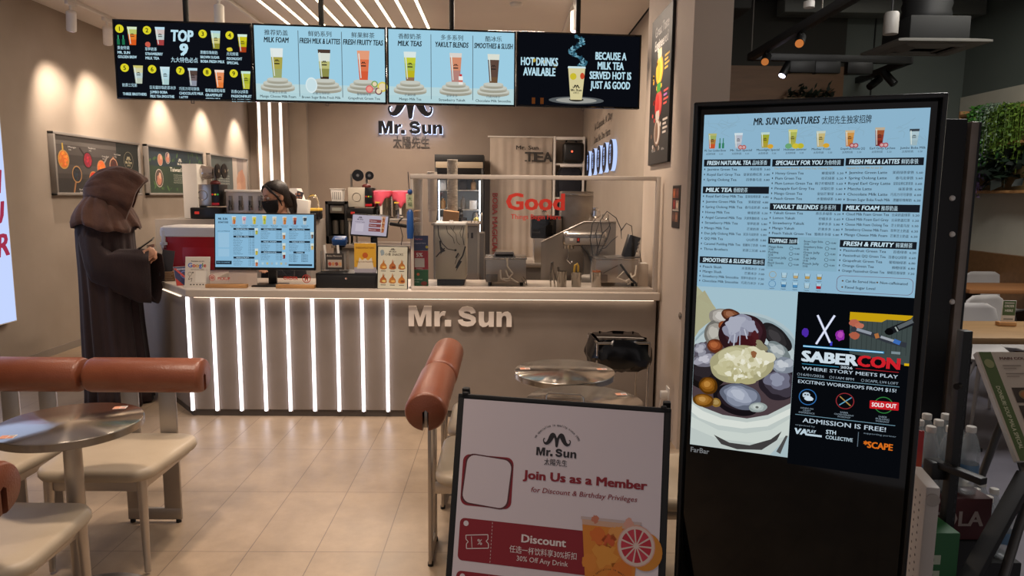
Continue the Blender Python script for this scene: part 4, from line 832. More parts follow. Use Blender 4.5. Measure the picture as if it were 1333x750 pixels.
def acrylic_sign(label, loc, w, draw, lean=.1):
    t = thing('acrylic_sign', label, 'sign', loc); MB().box((0, 0, .013), (w, .05, .026), M['wood'], bev=.003).build('wooden_base', t)
    MB().box((0, 0, .075), (w*.96, .004, .11), M['clear']).build('acrylic_plate', t); a = Art(); draw(a); a.build('print', t, (0, -.003, .02)); return t
def d_pick(a):
    a.ring(-.10, .05, .022, .004, 'b83a30', 0, 20); a.rrect(-.111, .04, -.089, .06, .003, 'b83a30', 0); a.disc(-.10, .05, .005, 'd8c8b8', 1); a.text('PICKUP', -.06, .035, .02, 'b83a30', 0, w=.085, bold=.03)
acrylic_sign('clear PICKUP sign with a wooden base beside the review card', (-1.945, 4.905, ZT), .285, d_pick)
def d_ord(a):
    a.text('ORDER', -.085, .04, .022, 'b83a30', 0, w=.1, bold=.03); a.ring(.075, .048, .03, .005, 'b83a30', 0, 24); a.line([(.065, .03), (.07, .066), (.085, .066), (.082, .03)], .006, 'b83a30', 0); a.rect(.066, .042, .086, .05, 'b83a30', 0)
acrylic_sign('clear ORDER sign with a wooden base right of the monitor stand', (-1.462, 4.91, ZT), .27, d_ord)
def d_ship(a):
    a.rect(-.10, 0, .10, .085, 'c8b4a6', 0); a.text('SHIPS-YR', -.085, .052, .02, '3a302c', 1, w=.17); a.rect(-.02, .0, .08, .03, '8a5a48', 1)
board('price_card', 'beige price card between the PICKUP sign and the monitor stand', 'card', (-1.86, 4.975, ZT), 0, .20, .17, .12, lambda a: (a.rect(-.1, .0, .1, .17, 'c3b1a3', 0), a.text('SHIPS-YR', -.085, .135, .018, '3a302c', 1, w=.17)))
# till drawer and what stands on it
t = thing('cash_drawer', 'flat black cash drawer on the counter beside the menu monitor', 'cash drawer', (-1.112, 5.06, ZT))
MB().box((0, 0, .053), (.43, .27, .106), M['black'], bev=.004).build('case', t); MB().box((0, -.136, .05), (.41, .006, .082), M['matte_black'], bev=.002).build('drawer_front', t); MB().cyl((.0, -.139, .07), (.0, -.142, .07), .008, .008, M['chrome'], 12).build('lock', t)
zc = ZT+.106
t = thing('straw_box', 'clear acrylic box with two thick white straws on the cash drawer', 'box', (-1.215, 5.04, zc))
mb = MB()
for c, s in (((0, -.05, .075), (.18, .003, .15)), ((0, .05, .075), (.18, .003, .15)), ((-.09, 0, .075), (.003, .1, .15)), ((.09, 0, .075), (.003, .1, .15))): mb.box(c, s, M['clear'])
mb.build('walls', t); MB().box((0, 0, .004), (.176, .096, .008), M['clear']).build('bottom', t)
a = Art(); a.rect(-.055, .02, .075, .135, '35302c', 0); a.text('Boba Flavours', -.045, .112, .012, 'c8bcae', 1, w=.105, shear=.2); a.rect(-.04, .035, .06, .09, 'b8a898', 1)
for q in range(4): a.blob(-.025+.024*q, .06, .011, ('b04838', 'c88858', '8a3a30', 'd0a070')[q], 2, .014, q)
a.build('card', t, (0, -.0525, 0))
for q, x in enumerate((-.06, .035)): tag(MB().tube([(x, .01, .01), (x-.02, .02, .19)], .009, M['white'], 10).build('drinking_straw', None, (-1.215, 5.04, zc)), 'thick white drinking straw in the acrylic box, %s of the two' % ('left' if q == 0 else 'right'), 'straw', 'straws in the acrylic box')
def d_yel(a):
    a.rect(-.077, .002, .077, .21, 'd3a12c', 0); a.text('PASSIONFRUIT KING', 0, .172, .013, '7a4a10', 1, al='c', w=.13, bold=.02); a.disc(0, .125, .02, 'b8581c', 1)
    a.poly([(-.06, .03), (-.04, .11), (-.02, .09), (0, .105), (.02, .088), (.045, .11), (.062, .03)], 'd6ccb8', 2); a.rect(-.077, .002, .077, .04, 'a9a4ae', 1.5); a.text('King Grade Passionfruit', 0, .075, .01, '7a4a10', 3, al='c', w=.12)
board('promo_card', 'yellow passionfruit promotion card standing on the cash drawer', 'card', (-.985, 4.965, zc), 0, .155, .212, .06, d_yel)
t = thing('card_terminal', 'blue card terminal on a stalk above the straw box', 'card reader', (-1.225, 5.26, ZT))
MB().cyl((0, 0, 0), (0, 0, .29), .014, .014, M['black'], 12).build('stalk', t); MB().lathe([(.06, 0), (.06, .012), (.02, .016)], M['black']).build('base', t)
MB().box((0, -.02, .315), (.105, .075, .055), M['blue'], rot=(.35, 0, 0), bev=.012, seg=3).build('body', t); MB().box((0, -.055, .325), (.05, .004, .014), M['white'], rot=(.35, 0, 0)).build('label', t); MB().box((0, .0, .278), (.07, .05, .03), M['black'], bev=.006).build('cradle', t)
t = thing('till_tablet', 'white till tablet with a black rim tilted above the cash drawer', 'tablet', (-1.015, 5.30, ZT), -.06)
MB().lathe([(.10, 0), (.10, .01), (.03, .014)], M['black']).build('base', t); MB().box((.03, .02, .22), (.05, .03, .44), M['black'], rot=(.0, 0, 0), bev=.006).build('stand', t)
mt = Matrix.Translation((0, -.03, .352)) @ Matrix.Rotation(.05, 4, 'Y') @ Matrix.Rotation(-.3, 4, 'X')
o = MB().box((0, .01, .08), (.285, .018, .172), M['black'], bev=.006).build('case', t); o.matrix_local = mt
a = Art(lit=1.0, eps=.0004); a.rect(-.134, .004, .134, .157, 'aaa2b0', 0); logo(a, -.075, .118, .045, '3a343c', 1, cn=None); a.text('Customer display', -.112, .1, .007, '4a444c', 1, w=.075); a.rrect(-.105, .03, -.045, .09, .003, 'b8b0bc', 1)
for q in range(3): a.rect(-.005, .035+.034*q, .085, .06+.034*q, '7a4040', 1); a.text('Discount', .0, .043+.034*q, .01, 'c8b8b8', 2)
for q in range(3): cup(a, .1, .03+.04*q, .035, .045, [(.6, 'a0603c'), (1, 'b88868')], 3)
o = a.build('display', t); o.matrix_local = mt
# snack poster, notice cards, charm
def d_snack(a):
    a.rect(-.105, .003, .105, .297, 'cbc9b6', 0); logo(a, .0, .258, .05, '3a3430', 1, cn=None); a.text('小食 SNACKS', .01, .235, .016, '3a3430', 1, al='c', w=.13)
    a.blob(-.075, .255, .014, '8a9aa0', 1, .022, 2)
    for j in range(2):
        for i in range(3):
            u, v = -.066+.066*i, .145-.098*j
            a.poly([(u-.026, v), (u-.022, v+.022), (u-.006, v+.04), (u, v+.066), (u+.006, v+.04), (u+.022, v+.022), (u+.026, v), (u+.012, v-.008), (u-.012, v-.008)], ('b8752c', 'a8602c', 'b07030')[(i+j) % 3], 1); a.blob(u+.006, v+.008, .014, ('d8b060', '7a3a1c', 'd8c878')[(i+2*j) % 3], 2, .008, i+3*j)
            a.line([(u, v+.03), (u+.012, v+.055)], .002, '4a2c1c', 2); a.rect(u-.018, v-.022, u+.018, v-.017, '5a5448', 1)
board('snack_poster', 'white snack poster with six brown food pictures leaning on the counter', 'poster', (-.785, 4.905, ZT), -.10, .222, .302, .10, d_snack, 'black', .008)
t = thing('notice_stand', 'upright strip of blue, red and green payment cards by the glass screen', 'sign', (-.598, 4.955, ZT))
MB().box((0, .01, .19), (.132, .006, .38), M['clear']).build('holder', t); MB().box((0, .012, .006), (.14, .06, .012), M['clear']).build('foot', t)
a = Art(); a.rect(-.062, .27, .062, .375, '22305e', 0); a.text('PayNow', -.03, .345, .011, 'c86a78', 1); a.text('accepted here', -.045, .318, .009, 'b8bcd0', 1, w=.09); a.disc(-.05, .29, .014, '3a5aa8', 1); a.disc(.052, .295, .01, 'c8b83a', 1); a.build('blue_card', t, (0, .0, 0))
a = Art(); a.rect(-.062, .135, .062, .268, 'a81c28', 0); a.text('5%', 0, .225, .028, 'e8dcd8', 1, al='c', bold=.03); a.rrect(-.035, .15, .035, .215, .003, 'd8d0c8', 1); a.text('Cashback', 0, .139, .008, 'e8dcd8', 2, al='c'); a.build('red_card', t, (0, 0, 0))
a = Art(); a.rect(-.062, .01, .062, .133, '1f6a34', 0); a.disc(-.01, .1, .01, 'c86a2c', 1); a.text('Give feedback', -.05, .06, .01, 'b8d0b0', 1, w=.07); a.text('and win', -.05, .042, .01, 'b8d0b0', 1, w=.045); a.blob(.03, .035, .022, 'a84a2c', 1, .015, 5); a.build('green_card', t, (0, 0, 0))
t = thing('hanging_charm', 'hanging charm with a green name tag and long blue tassel', 'charm', (-.648, 4.855, 1.735))
MB().tube([(-.012, 0, 0), (-.006, 0, -.11), (0, 0, -.12)], .003, M['dark_grey'], 6).build('cord', t); MB().sphere((0, 0, -.135), .018, M['blue'], 12, 8).build('knot', t)
mb = MB(); mb.box((0, 0, -.20), (.055, .008, .105), mat('tag_cream', 'c4bda0', .5), bev=.004); mb.build('tag', t); a = Art(); a.rect(-.018, -.24, .018, -.16, 'b4bc96', 0); a.text('大', 0, -.195, .022, '2f4a30', 1, al='c'); a.text('福', 0, -.232, .022, '2f4a30', 1, al='c'); a.build('print', t, (0, -.005, 0))
MB().lathe([(.008, -.255), (.022, -.275), (.025, -.40), (.021, -.455)], M['blue'], seg=16).build('tassel', t)
# glass screen
gt = thing('glass_screen', 'clear glass screen with pale frame and red Good lettering on the counter', 'screen', (0, 0, ZT))
fm = mat('pale_frame', 'cabfb4', .45); gx0, gx1, gy, gb, gh = -.648, 1.078, 4.885, 5.42, .80
mb = MB(); mb.box(((gx0+gx1)/2, gy, gh-.014), (gx1-gx0, .028, .03), fm, bev=.003); mb.build('top_rail', gt)
MB().box(((gx0+gx1)/2, gy, .012), (gx1-gx0, .028, .024), fm, bev=.003).build('bottom_rail', gt)
MB().box((gx1-.015, gy, gh/2), (.032, .03, gh), fm, bev=.003).build('post', gt); MB().box((gx0+.01, gy, gh/2), (.02, .02, gh), fm, bev=.003).build('post', gt); MB().box((gx0+.01, gb, gh/2), (.02, .02, gh), fm, bev=.003).build('post', gt); MB().box((gx0+.01, (gy+gb)/2, gh-.012), (.02, gb-gy-.02, .024), fm, bev=.003).build('top_rail', gt)
MB().box(((gx0+gx1)/2, gy, gh/2), (gx1-gx0-.05, .006, gh-.05), M['clear']).build('front_pane', gt); MB().box((gx0+.01, (gy+gb)/2, gh/2), (.006, gb-gy-.03, gh-.05), M['clear']).build('side_pane', gt)
a = Art(); rc = ink('d63a2c'); u0 = .018
a.text('Good', u0, .565, .113, rc, 1, w=.395, bold=.035); a.build('lettering', gt, (0, gy-.0045, 0)); a = Art(); a.text('Things Begin Here', u0+.028, .50, .034, rc, 1, w=.345, bold=.012); logo(a, u0+.26, .535, .05, '3a1c18', 2, cn=None, name=False)
a.build('lettering', gt, (0, gy-.0045, 0))

# ------------------------------------------------------------------ machines behind the glass
t = thing('tea_machine', 'upright pale machine with black branch decals behind the glass screen', 'machine', (-.392, 5.12, ZT))
MB().box((0, .14, .245), (.222, .28, .40), mat('cream_metal', 'bcb39f', .35, .35), bev=.008).build('cabinet', t); MB().box((0, .14, .025), (.20, .26, .045), M['matte_black'], bev=.003).build('plinth', t)
MB().box((0, .13, .452), (.225, .30, .018), M['white'], bev=.005).build('lid', t); MB().cyl((-.0, .1, .46), (0, .1, .475), .018, .014, M['white'], 14).build('knob', t)
a = Art(); K = '26221e'
for pts, w in (([(-.09, .44), (-.085, .37), (-.06, .31), (-.02, .27), (.03, .26)], .006), ([(-.105, .21), (-.07, .25), (-.04, .275)], .008), ([(-.075, .33), (-.07, .27), (-.065, .25)], .012), ([(.03, .26), (.045, .262)], .016), ([(.11, .29), (.09, .22), (.06, .175), (.04, .13)], .010), ([(.07, .23), (.045, .195), (.035, .16)], .004), ([(.06, .24), (.04, .205)], .012), ([(-.03, .44), (-.02, .39), (.02, .35), (.03, .31)], .004), ([(0, .43), (.04, .38), (.05, .32), (.07, .30)], .003), ([(.03, .44), (.02, .40)], .003), ([(.09, .44), (.07, .39), (.08, .35)], .003), ([(.10, .43), (.09, .36), (.10, .30)], .005)): a.line(pts, w, K, 0)
a.poly([(-.07, .29), (-.035, .255), (-.06, .245), (-.072, .225)], K, 0.5); a.poly([(.06, .19), (.085, .18), (.055, .13), (.04, .10)], K, .5); a.build('decal', t, (0, -.002, 0))
def boiler(label, loc, w, d, h, controls):
    t = thing('countertop_fryer', label, 'fryer', loc)
    mb = MB(); mb.box((0, d/2, h/2+.02), (w, d, h-.02), M['brushed'], bev=.004); mb.build('tank', t); mb = MB(); mb.box((0, d/2, h+.014), (w+.012, d+.01, .012), M['steel'], bev=.003); mb.build('rim', t)
    for sx in (-1, 1):
        for sy in (.05, d-.05): MB().cyl((sx*(w/2-.03), sy, 0), (sx*(w/2-.03), sy, .03), .012, .014, M['matte_black'], 12).build('foot', t)
    MB().box((-w/2+.045, -.004, .062), (.085, .012, .055), M['steel_dark'], bev=.003).build('control_box', t)
    for pts in controls['hoses']: MB().tube(pts, .0065, mat('white_hose', 'cfc4b4', .5), 8).build('hose', t)
    return t
hs = [[(.01, -.012, .21), (.012, -.03, .15), (.05, -.04, .10), (.02, -.04, .06), (-.02, -.03, .06)], [(-.04, -.005, .12), (-.035, -.03, .06), (0, -.035, .045), (.03, -.03, .05)], [(.0, -.005, .12), (.015, -.03, .08), (.05, -.035, .055), (.09, -.03, .03)]]
t = boiler('small stainless fryer with pale hoses, left of the utensil cups', (.015, 5.10, ZT), .295, .3, .19, {'hoses': hs})
MB().prism([(-.10, .205), (-.075, .25), (.05, .25), (.075, .205)], .03, .22, M['steel']).build('hood', t); MB().box((-.012, .05, .225), (.13, .05, .02), M['matte_black'], bev=.003).build('vent', t); MB().tube([(.115, -.01, .06), (.135, -.03, .03), (.155, -.03, .012), (.15, -.03, .05), (.125, -.02, .075)], .003, M['steel_dark'], 6).build('clip', t)
hs = [[(.14, .0, .16), (.13, -.03, .09), (.06, -.04, .045), (.0, -.03, .07), (.05, -.025, .12)], [(.10, -.005, .10), (.11, -.035, .05), (.075, -.035, .02), (.06, -.02, .06)]]
t = boiler('wide stainless boiler with a raised black control head by the right post', (.835, 5.13, ZT), .315, .3, .19, {'hoses': hs})
mb = MB(); mb.box((.115, .10, .29), (.085, .10, .17), M['black'], rot=(0, .28, 0), bev=.006)
mb.build('control_head', t)
for q in range(3): MB().box((.148+.008*q, .045, .26+.03*q), (.012, .006, .018), M['steel_dark'], bev=.002).build('switch', t)
MB().box((.05, .15, .21), (.26, .22, .012), M['steel_dark'], rot=(0, -.05, 0), bev=.003).build('lid', t); MB().tube([(.02, -.02, .17), (.1, -.04, .06), (.135, -.05, .03)], .008, M['matte_black'], 8).build('ladle_handle', t); MB().box((-.05, -.012, .13), (.12, .006, .006), M['copper'] if 'copper' in M else M['steel_dark'], rot=(0, -.5, 0)).build('fill_line', t)
# stand mixer
t = thing('stand_mixer', 'silver stand mixer with horizontal motor head behind the utensil cups', 'mixer', (.62, 5.46, ZT))
mb = MB(); R = [(x, .058*s, .052*s) for x, s in ((-.165, .55), (-.16, .8), (-.145, .95), (-.12, 1.), (.12, 1.), (.16, .97), (.172, .9))]
mb.loft([[(x, ry*math.copysign(abs(math.cos(q))**.7, math.cos(q)), .335+rz*1.15*math.copysign(abs(math.sin(q))**.7, math.sin(q))) for q in [2*PI*j/28 for j in range(28)]] for x, ry, rz in R], M['steel']); mb.build('motor_head', t)
MB().box((.0, -.058, .315), (.30, .006, .05), M['brushed'], bev=.002).build('side_panel', t); a = Art(); a.rect(-.06, .305, -.035, .345, '1c1a1a', 0); a.rect(-.055, .318, -.04, .34, 'b8281c', 1); a.rect(-.115, .32, -.085, .34, 'd0ccc4', 0); a.build('switch', t, (0, -.062, 0))
MB().lathe([(.045, .285), (.042, .255), (.012, .25)], M['chrome'], (-.115, 0, 0), 24).build('gearbox', t)
MB().tube([(-.115, 0, .25), (-.115, 0, .19), (-.125, 0, .165), (-.10, 0, .14), (-.085, 0, .155)], .008, M['chrome'], 8).build('dough_hook', t)
mb = MB(); mb.loft([[(x0+.02*0+wx*sx, wy*sy, z) for sx, sy in ((-1, -1), (1, -1), (1, 1), (-1, 1))] for x0, wx, wy, z in ((.02, .09, .09, 0), (.03, .085, .085, .03), (.05, .045, .05, .06), (.045, .04, .045, .2), (.03, .06, .05, .30))], M['steel_dark']); mb.build('pedestal', t)
MB().tube([(-.02, -.05, .28), (.02, -.07, .24), (.06, -.065, .16), (.07, -.06, .08), (.05, -.06, .03)], .009, M['matte_black'], 8).build('cable', t)
# utensil cups
def utensil_cup(label, px, bp, kind):
    p = at(px, bp, z=ZT); t = thing('utensil_cup', label, 'cup', p, group='steel utensil cups')
    MB().lathe([(.033, 0), (.035, .003), (.037, .115), (.0385, .118), (.035, .118), (.033, .006)], M['steel'], seg=28).build('body', t)
    return t, p
t, p = utensil_cup('steel cup holding grey tongs, leftmost of the three utensil cups', 731, 374, 0)
for q, (dx, ln_, lean) in enumerate(((-.02, .16, -.3), (-.005, .15, -.12))): tag(MB().tube([(dx, 0, .012), (dx+lean*.12, .0, .1), (dx+lean*.2, 0, ln_)], [.005, .006, .009], M['steel_dark'], 8).build('serving_tongs', None, p), 'grey tongs leaning left in the leftmost utensil cup, %s' % ('outer' if q == 0 else 'inner'), 'tongs', 'tongs in the leftmost cup')
t, p = utensil_cup('steel cup with a yellow handled brush, middle of the three utensil cups', 750, 375, 1)
mb = MB(); mb.tube([(-.018, 0, .01), (-.016, 0, .13), (-.012, 0, .165), (.004, 0, .175), (.012, 0, .16), (.012, 0, .12)], .008, M['yellow'], 8); tag(mb.build('brush_handle', None, p), 'yellow looped brush handle sticking out of the middle utensil cup', 'brush')
t, p = utensil_cup('steel cup with an orange filled top, rightmost of the three utensil cups', 776, 375, 2)
mb = MB()
for k in range(9): q = 2*PI*k/9; mb.cyl((.022*math.cos(q), .022*math.sin(q), .02), (.024*math.cos(q), .024*math.sin(q), .124+.003*(k % 3)), .007, .007, mat('orange_plastic', 'cc7a4a', .5), 8)
tag(mb.build('stirrer_bundle', None, p), 'bundle of orange stirrers filling the rightmost utensil cup', 'stirrers')['kind'] = 'stuff'
p = at(719, 375, z=ZT); tag(MB().tube([(-.012, 0, .006), (-.016, 0, .10), (-.010, 0, .185), (.0, 0, .19), (.006, 0, .1), (.018, 0, .006)], .006, M['chrome'], 8).build('ice_tongs', None, p), 'tall chrome tongs standing left of the utensil cups', 'tongs')
# dry black twigs
t = thing('twig_bundle', 'bundle of thin black twigs rising behind the wide boiler', 'twigs', (.70, 5.36, ZT)); rd = random.Random(5)
MB().lathe([(.03, 0), (.035, .06), (.028, .16), (.03, .165)], M['grey'], seg=18).build('holder', t)
for pts in ([(0, 0, .02), (-.01, 0, .2), (-.04, .0, .33), (-.03, 0, .45), (.0, 0, .5)], [(0, 0, .02), (.02, 0, .25), (.05, 0, .38), (.03, 0, .48), (.08, 0, .55), (.15, 0, .50), (.19, 0, .42), (.20, 0, .34)], [(0, 0, .02), (.03, 0, .22), (.09, 0, .34), (.11, 0, .42), (.09, 0, .5)], [(0, 0, .1), (.02, 0, .28), (.0, 0, .38), (.02, 0, .46)], [(.05, 0, .38), (.09, 0, .42), (.11, 0, .46)], [(.02, 0, .25), (.08, 0, .27), (.13, 0, .33), (.17, 0, .36)], [(.19, 0, .40), (.23, 0, .46), (.27, 0, .44), (.285, 0, .36)], [(-.01, 0, .2), (.03, 0, .24), (.06, 0, .25)]):
    MB().tube([(x, y+.02*math.sin(9*z), z) for x, y, z in pts], [.005]+[.0038]*(len(pts)-2)+[.002], M['matte_black'], 6).build('twig', t)
# white box right
t = thing('napkin_box', 'narrow pale box in the right corner behind the glass screen', 'box', (1.03, 5.14, ZT)); MB().box((0, .05, .085), (.075, .1, .17), mat('cream_card', 'b8ab9c', .6), bev=.003).build('carton', t); MB().box((0, .05, .172), (.06, .07, .006), M['white'], bev=.002).build('paper', t); MB().tube([(0, .08, .17), (-.012, .09, .26)], [.006, .003], M['steel'], 8).build('straw', t)
# stainless side guard and the bench behind
t = thing('bench_guard', 'sloped stainless side guard behind the stand mixer', 'guard', (0, 5.62, 0)); A = [at(px, py, Y=5.62) for px, py in ((704.5, 364), (704.5, 315), (760, 289), (802, 289), (802, 364))]
MB().prism([(A[0].x, .0)]+[(q.x, q.z) for q in A[1:4]]+[(A[4].x, 0)], 0, .02, mat('guard_steel', '8d857d', .45, .8)).build('plate', t); mb = MB(); mb.tube([(A[1].x, -.002, A[1].z), (A[2].x, -.002, A[2].z), (A[3].x, -.002, A[3].z)], .006, M['steel'], 8); mb.build('edge', t)
t = thing('kitchen_bench', 'stainless kitchen bench along the right wall behind the side guard', 'bench', (.55, 6.9, 0)); MB().box((0.1, 0, .93), (1.25, .65, .04), M['brushed'], bev=.004).build('worktop', t); MB().box((0.1, .02, .48), (1.2, .58, .86), M['steel_dark'], bev=.004).build('cabinet', t)
p = at(697, 312, Y=6.65); tag(MB().box((p.x+.12, 6.8, 1.065), (.26, .32, .23), M['brushed'], bev=.006).build('steel_container'), 'square steel container under the black oven on the kitchen bench', 'container')
t = thing('microwave_oven', 'small black microwave oven on the steel container behind the glass', 'microwave', (p.x+.11, 6.8, 1.18)); MB().box((0, 0, .105), (.30, .30, .21), M['black'], bev=.006).build('case', t); MB().box((-.04, -.152, .105), (.20, .006, .17), M['gloss_black'], bev=.003).build('door', t); MB().box((.11, -.152, .105), (.05, .005, .17), M['steel_dark'], bev=.002).build('control_panel', t)
p0, p1 = at(731, 249, Y=6.95), at(771, 290, Y=6.95)
t = thing('ice_machine', 'tall stainless ice machine with brushed side behind the Good lettering', 'ice machine', ((p0.x+p1.x)/2, 7.05, .95)); MB().box((0, 0, (p0.z-.95)/2), (p1.x-p0.x, .3, p0.z-.95), noisy(mat('swirl_steel', 'a09890', .3, 1.), '8d867e', 'b0a89f', 6, 2), bev=.006).build('cabinet', t); MB().box((0, -.152, p0.z-.95-.03), (p1.x-p0.x-.02, .006, .03), M['steel'], bev=.002).build('door_rail', t)
for k, (px, py, s) in enumerate(((766, 283, .035), (776, 281, .045), (788, 284, .035), (775, 274, .03))):
    p = at(px, py+3, Y=6.9); tag(MB().lathe([(s*.6, 0), (s, .02), (s*.9, s*1.6), (s*.5, s*1.8)], M['chrome' if k % 2 else 'clear'], p, 18).build('sauce_pot', None), 'small %s pot on the kitchen bench, %s of four beside the ice machine' % ('steel' if k % 2 else 'clear', ORD[k]), 'pot', 'small pots by the ice machine')
# bin with black bag
p = at(806, 442, Y=4.42)
t = thing('waste_bin', 'square metal bin frame with black bag by the counter right end', 'bin', (p.x, 4.45, 0), .06); zb = p.z; fw, fd = .165, .15
mb = MB(); c4 = [(-fw, -fd), (fw, -fd), (fw, fd), (-fw, fd)]; mb.tube([(x, y, zb) for x, y in c4+c4[:1]], .009, M['steel'], 10); mb.build('top_frame', t)
for x, y in c4: MB().tube([(x, y, zb), (x*.96, y*.96, .0)], .009, M['steel'], 10).build('leg', t)
MB().box((0, 0, zb+.012), (.30, .26, .014), M['gloss_black'], bev=.006).build('lid', t)
rd = random.Random(3); mb = MB(); rings = []
for z, s in ((zb+.012, 1.02), (zb-.01, 1.1), (zb-.05, 1.2), (zb-.10, 1.28), (zb-.15, 1.18), (zb-.185, .85), (zb-.20, .4)):
    rings.append([(fw*s*math.copysign(abs(math.cos(q))**.55, math.cos(q))*(1+rd.uniform(-.05, .05)), fd*s*math.copysign(abs(math.sin(q))**.55, math.sin(q))*(1+rd.uniform(-.05, .05)), z+rd.uniform(-.012, .012)) for q in [2*PI*j/36 for j in range(36)]])
mb.loft(rings, mat('bin_bag', '0a0a0c', .22), False, True); mb.build('bag', t, smooth=25)

# ================================================================== WALL PICTURES AND SIGNS
def picture(name, label, Y0, Y1, z0, z1, draw):
    w, h = Y1-Y0, z1-z0; t = thing(name, label, 'picture', (XL, Y0, z0), PI/2)
    fb = mat('frame_grey', '8c8680', .5, .2); mb = MB(); b = .028
    for c, s in (((w/2, -.03, b/2), (w, .06, b)), ((w/2, -.03, h-b/2), (w, .06, h-.0-h+b)), ((b/2, -.03, h/2), (b, .0595, h)), ((w-b/2, -.03, h/2), (b, .0595, h))): mb.box(c, s, fb, bev=.003)
    mb.build('frame', t); MB().box((w/2, -.02, h/2), (w-.03, .04, h-.03), M['dark_grey']).build('backing', t)
    a = Art(); draw(a, w-2*b, h-2*b); a.build('print', t, (b, -.042, b)); return t
def d_boba(a, w, h):
    a.rect(0, 0, w, h, '3e3936', 0)
    for k in range(6): a.rect(0, h*k/6+.003, w*.70, h*(k+1)/6-.003, ('433e3a', '393431', '484340', '3c3734', '4c4744', '5c5753')[k], .5)
    a.rect(w*.70, 0, w, h, '1f2523', 1); a.rect(0, 0, w*.7, h*.25, '2c2826', .8)
    S = [(.085, .58, 'b8904a', 'cc6a24', 0, 1.4), (.215, .33, 'a88050', '22262c', 1, -1), (.345, .60, '2c2220', '8a1c2c', 2, 2.1), (.40, .25, 'b87848', 'c4301c', 0, 0), (.50, .47, 'b08058', 'd4602a', 3, .7), (.60, .32, '3c2820', '3a2424', 1, 1), (.655, .53, 'c09070', '4a2620', 2, 1.6)]
    for k, (u, v, rim, fill, s, ang) in enumerate(S):
        u *= w; v *= h; r = .082 if k else .09
        a.line([(u, v), (u+.2*math.cos(ang+.2), v+.16*math.sin(ang+.2))] if k in (0, 2, 3, 4) else [(u, v), (u-.07, v-.2)] if k == 1 else [(u, v), (u, v+.1)], .022, ('b89a3c', '9c7048', '2c2220', 'b88a3c', '8a8680', '3c2820', 'b08060')[k], 2)
        a.disc(u, v, r, rim, 3, r*1.05); a.disc(u, v, r*.84, fill, 4, r*.9); rd = random.Random(k)
        for q in range(22): t, rr = rd.uniform(0, 2*PI), r*.7*math.sqrt(rd.random()); c = lin(fill); a.disc(u+rr*math.cos(t), v+rr*1.05*math.sin(t), .013, [min(255, int(int(fill[i:i+2], 16)*rd.uniform(.8, 1.35)+8)) for i in (0, 2, 4)], 5+.01*q)
        a.text(('Mango', 'Blackberry', 'Raspberry', 'Strawberry', 'Orange Pearl', 'Brown Sugar', 'Red Bean')[k], u+.02 if k not in (0,) else u+.08, v+(.12 if k in (0, 2, 4, 6) else -.16), .017, 'b8b4ae', 6, w=.13); a.text('Boba', u+.03 if k else u+.09, v+(.095 if k in (0, 2, 4, 6) else -.185), .014, 'b8b4ae', 6)
    a.ring(w*.86, h*.66, .10, .004, 'a09a80', 2, 36); logo(a, w*.86, h*.60, .14, 'b8b090', 2, cn='太陽先生'); a.text('HANDCRAFTED', w*.855, h*.40, .036, 'c8c4ba', 2, al='c', w=.28, bold=.03); a.text('BOBA', w*.86, h*.31, .036, 'c8c4ba', 2, al='c', bold=.03)
    for q in range(3): a.text('cooked fresh every few hours', w*.86, h*(.2-.05*q), .016, '9a968c', 2, al='c', w=.26)
picture('wall_picture', 'framed picture of colourful boba spoons on dark planks, behind the robed person', at(60.7, 171, X=XL).y, at(175.4, 186, X=XL).y, 1.542, 2.155, d_boba)
def d_taiwan(a, w, h):
    a.rect(0, 0, w, h, '2f4030', 0); a.rect(0, h*.6, w, h, '25333c', .5); rd = random.Random(2)
    for k in range(60): u, v = rd.uniform(.02, w-.03), rd.choice((rd.uniform(.02, .12), rd.uniform(h*.7, h*.97), rd.uniform(.02, h-.03) if rd.random() < .3 else .06)); a.disc(u, v, rd.uniform(.02, .05), ('3f5c34', '4c6c3c', '354e34', '2b4238')[k % 4], 1+.01*k, rd.uniform(.008, .018), 12, rot=rd.uniform(0, 3))
    a.rect(w*.32, h*.12, w*.98, h*.62, '2c3d30', 2)
    for u, v, r, c in ((.2, .74, .085, 'b0785a'), (.33, .80, .085, '6c5a60'), (.17, .33, .13, '5a4a44')): u *= w; v *= h; r *= .8; a.disc(u, v, r, 'b8b0a4', 3, r*1.1); a.disc(u, v, r*.92, c, 3.4, r); a.blob(u, v-.02, r*.6, 'b87a64', 3.8, r*.6, int(u*50)); a.blob(u+.02, v+.03, r*.3, 'c8a088', 4, r*.4, 3)
    logo(a, w*.55, h*.66, .15, 'c8c6b8', 3, cn=None); a.text("Taiwan's Iconic Tea", w*.36, h*.50, .052, 'd0cec2', 3, w=w*.55, bold=.03)
    for k in range(5): a.text('brewed from hand picked leaves and crafted fresh', w*.42+.01*(k % 2), h*(.41-.045*k), .017, 'a8ac9c', 3, w=w*(.44-.03*(k % 3)))
    a.text('Since 1990', w*.62, h*.12, .02, 'a8ac9c', 3)
picture('wall_picture', 'framed green picture with the heading about iconic tea, middle of the left wall', at(184.9, 187, X=XL).y, at(259.6, 197, X=XL).y, 1.545, 2.16, d_taiwan)
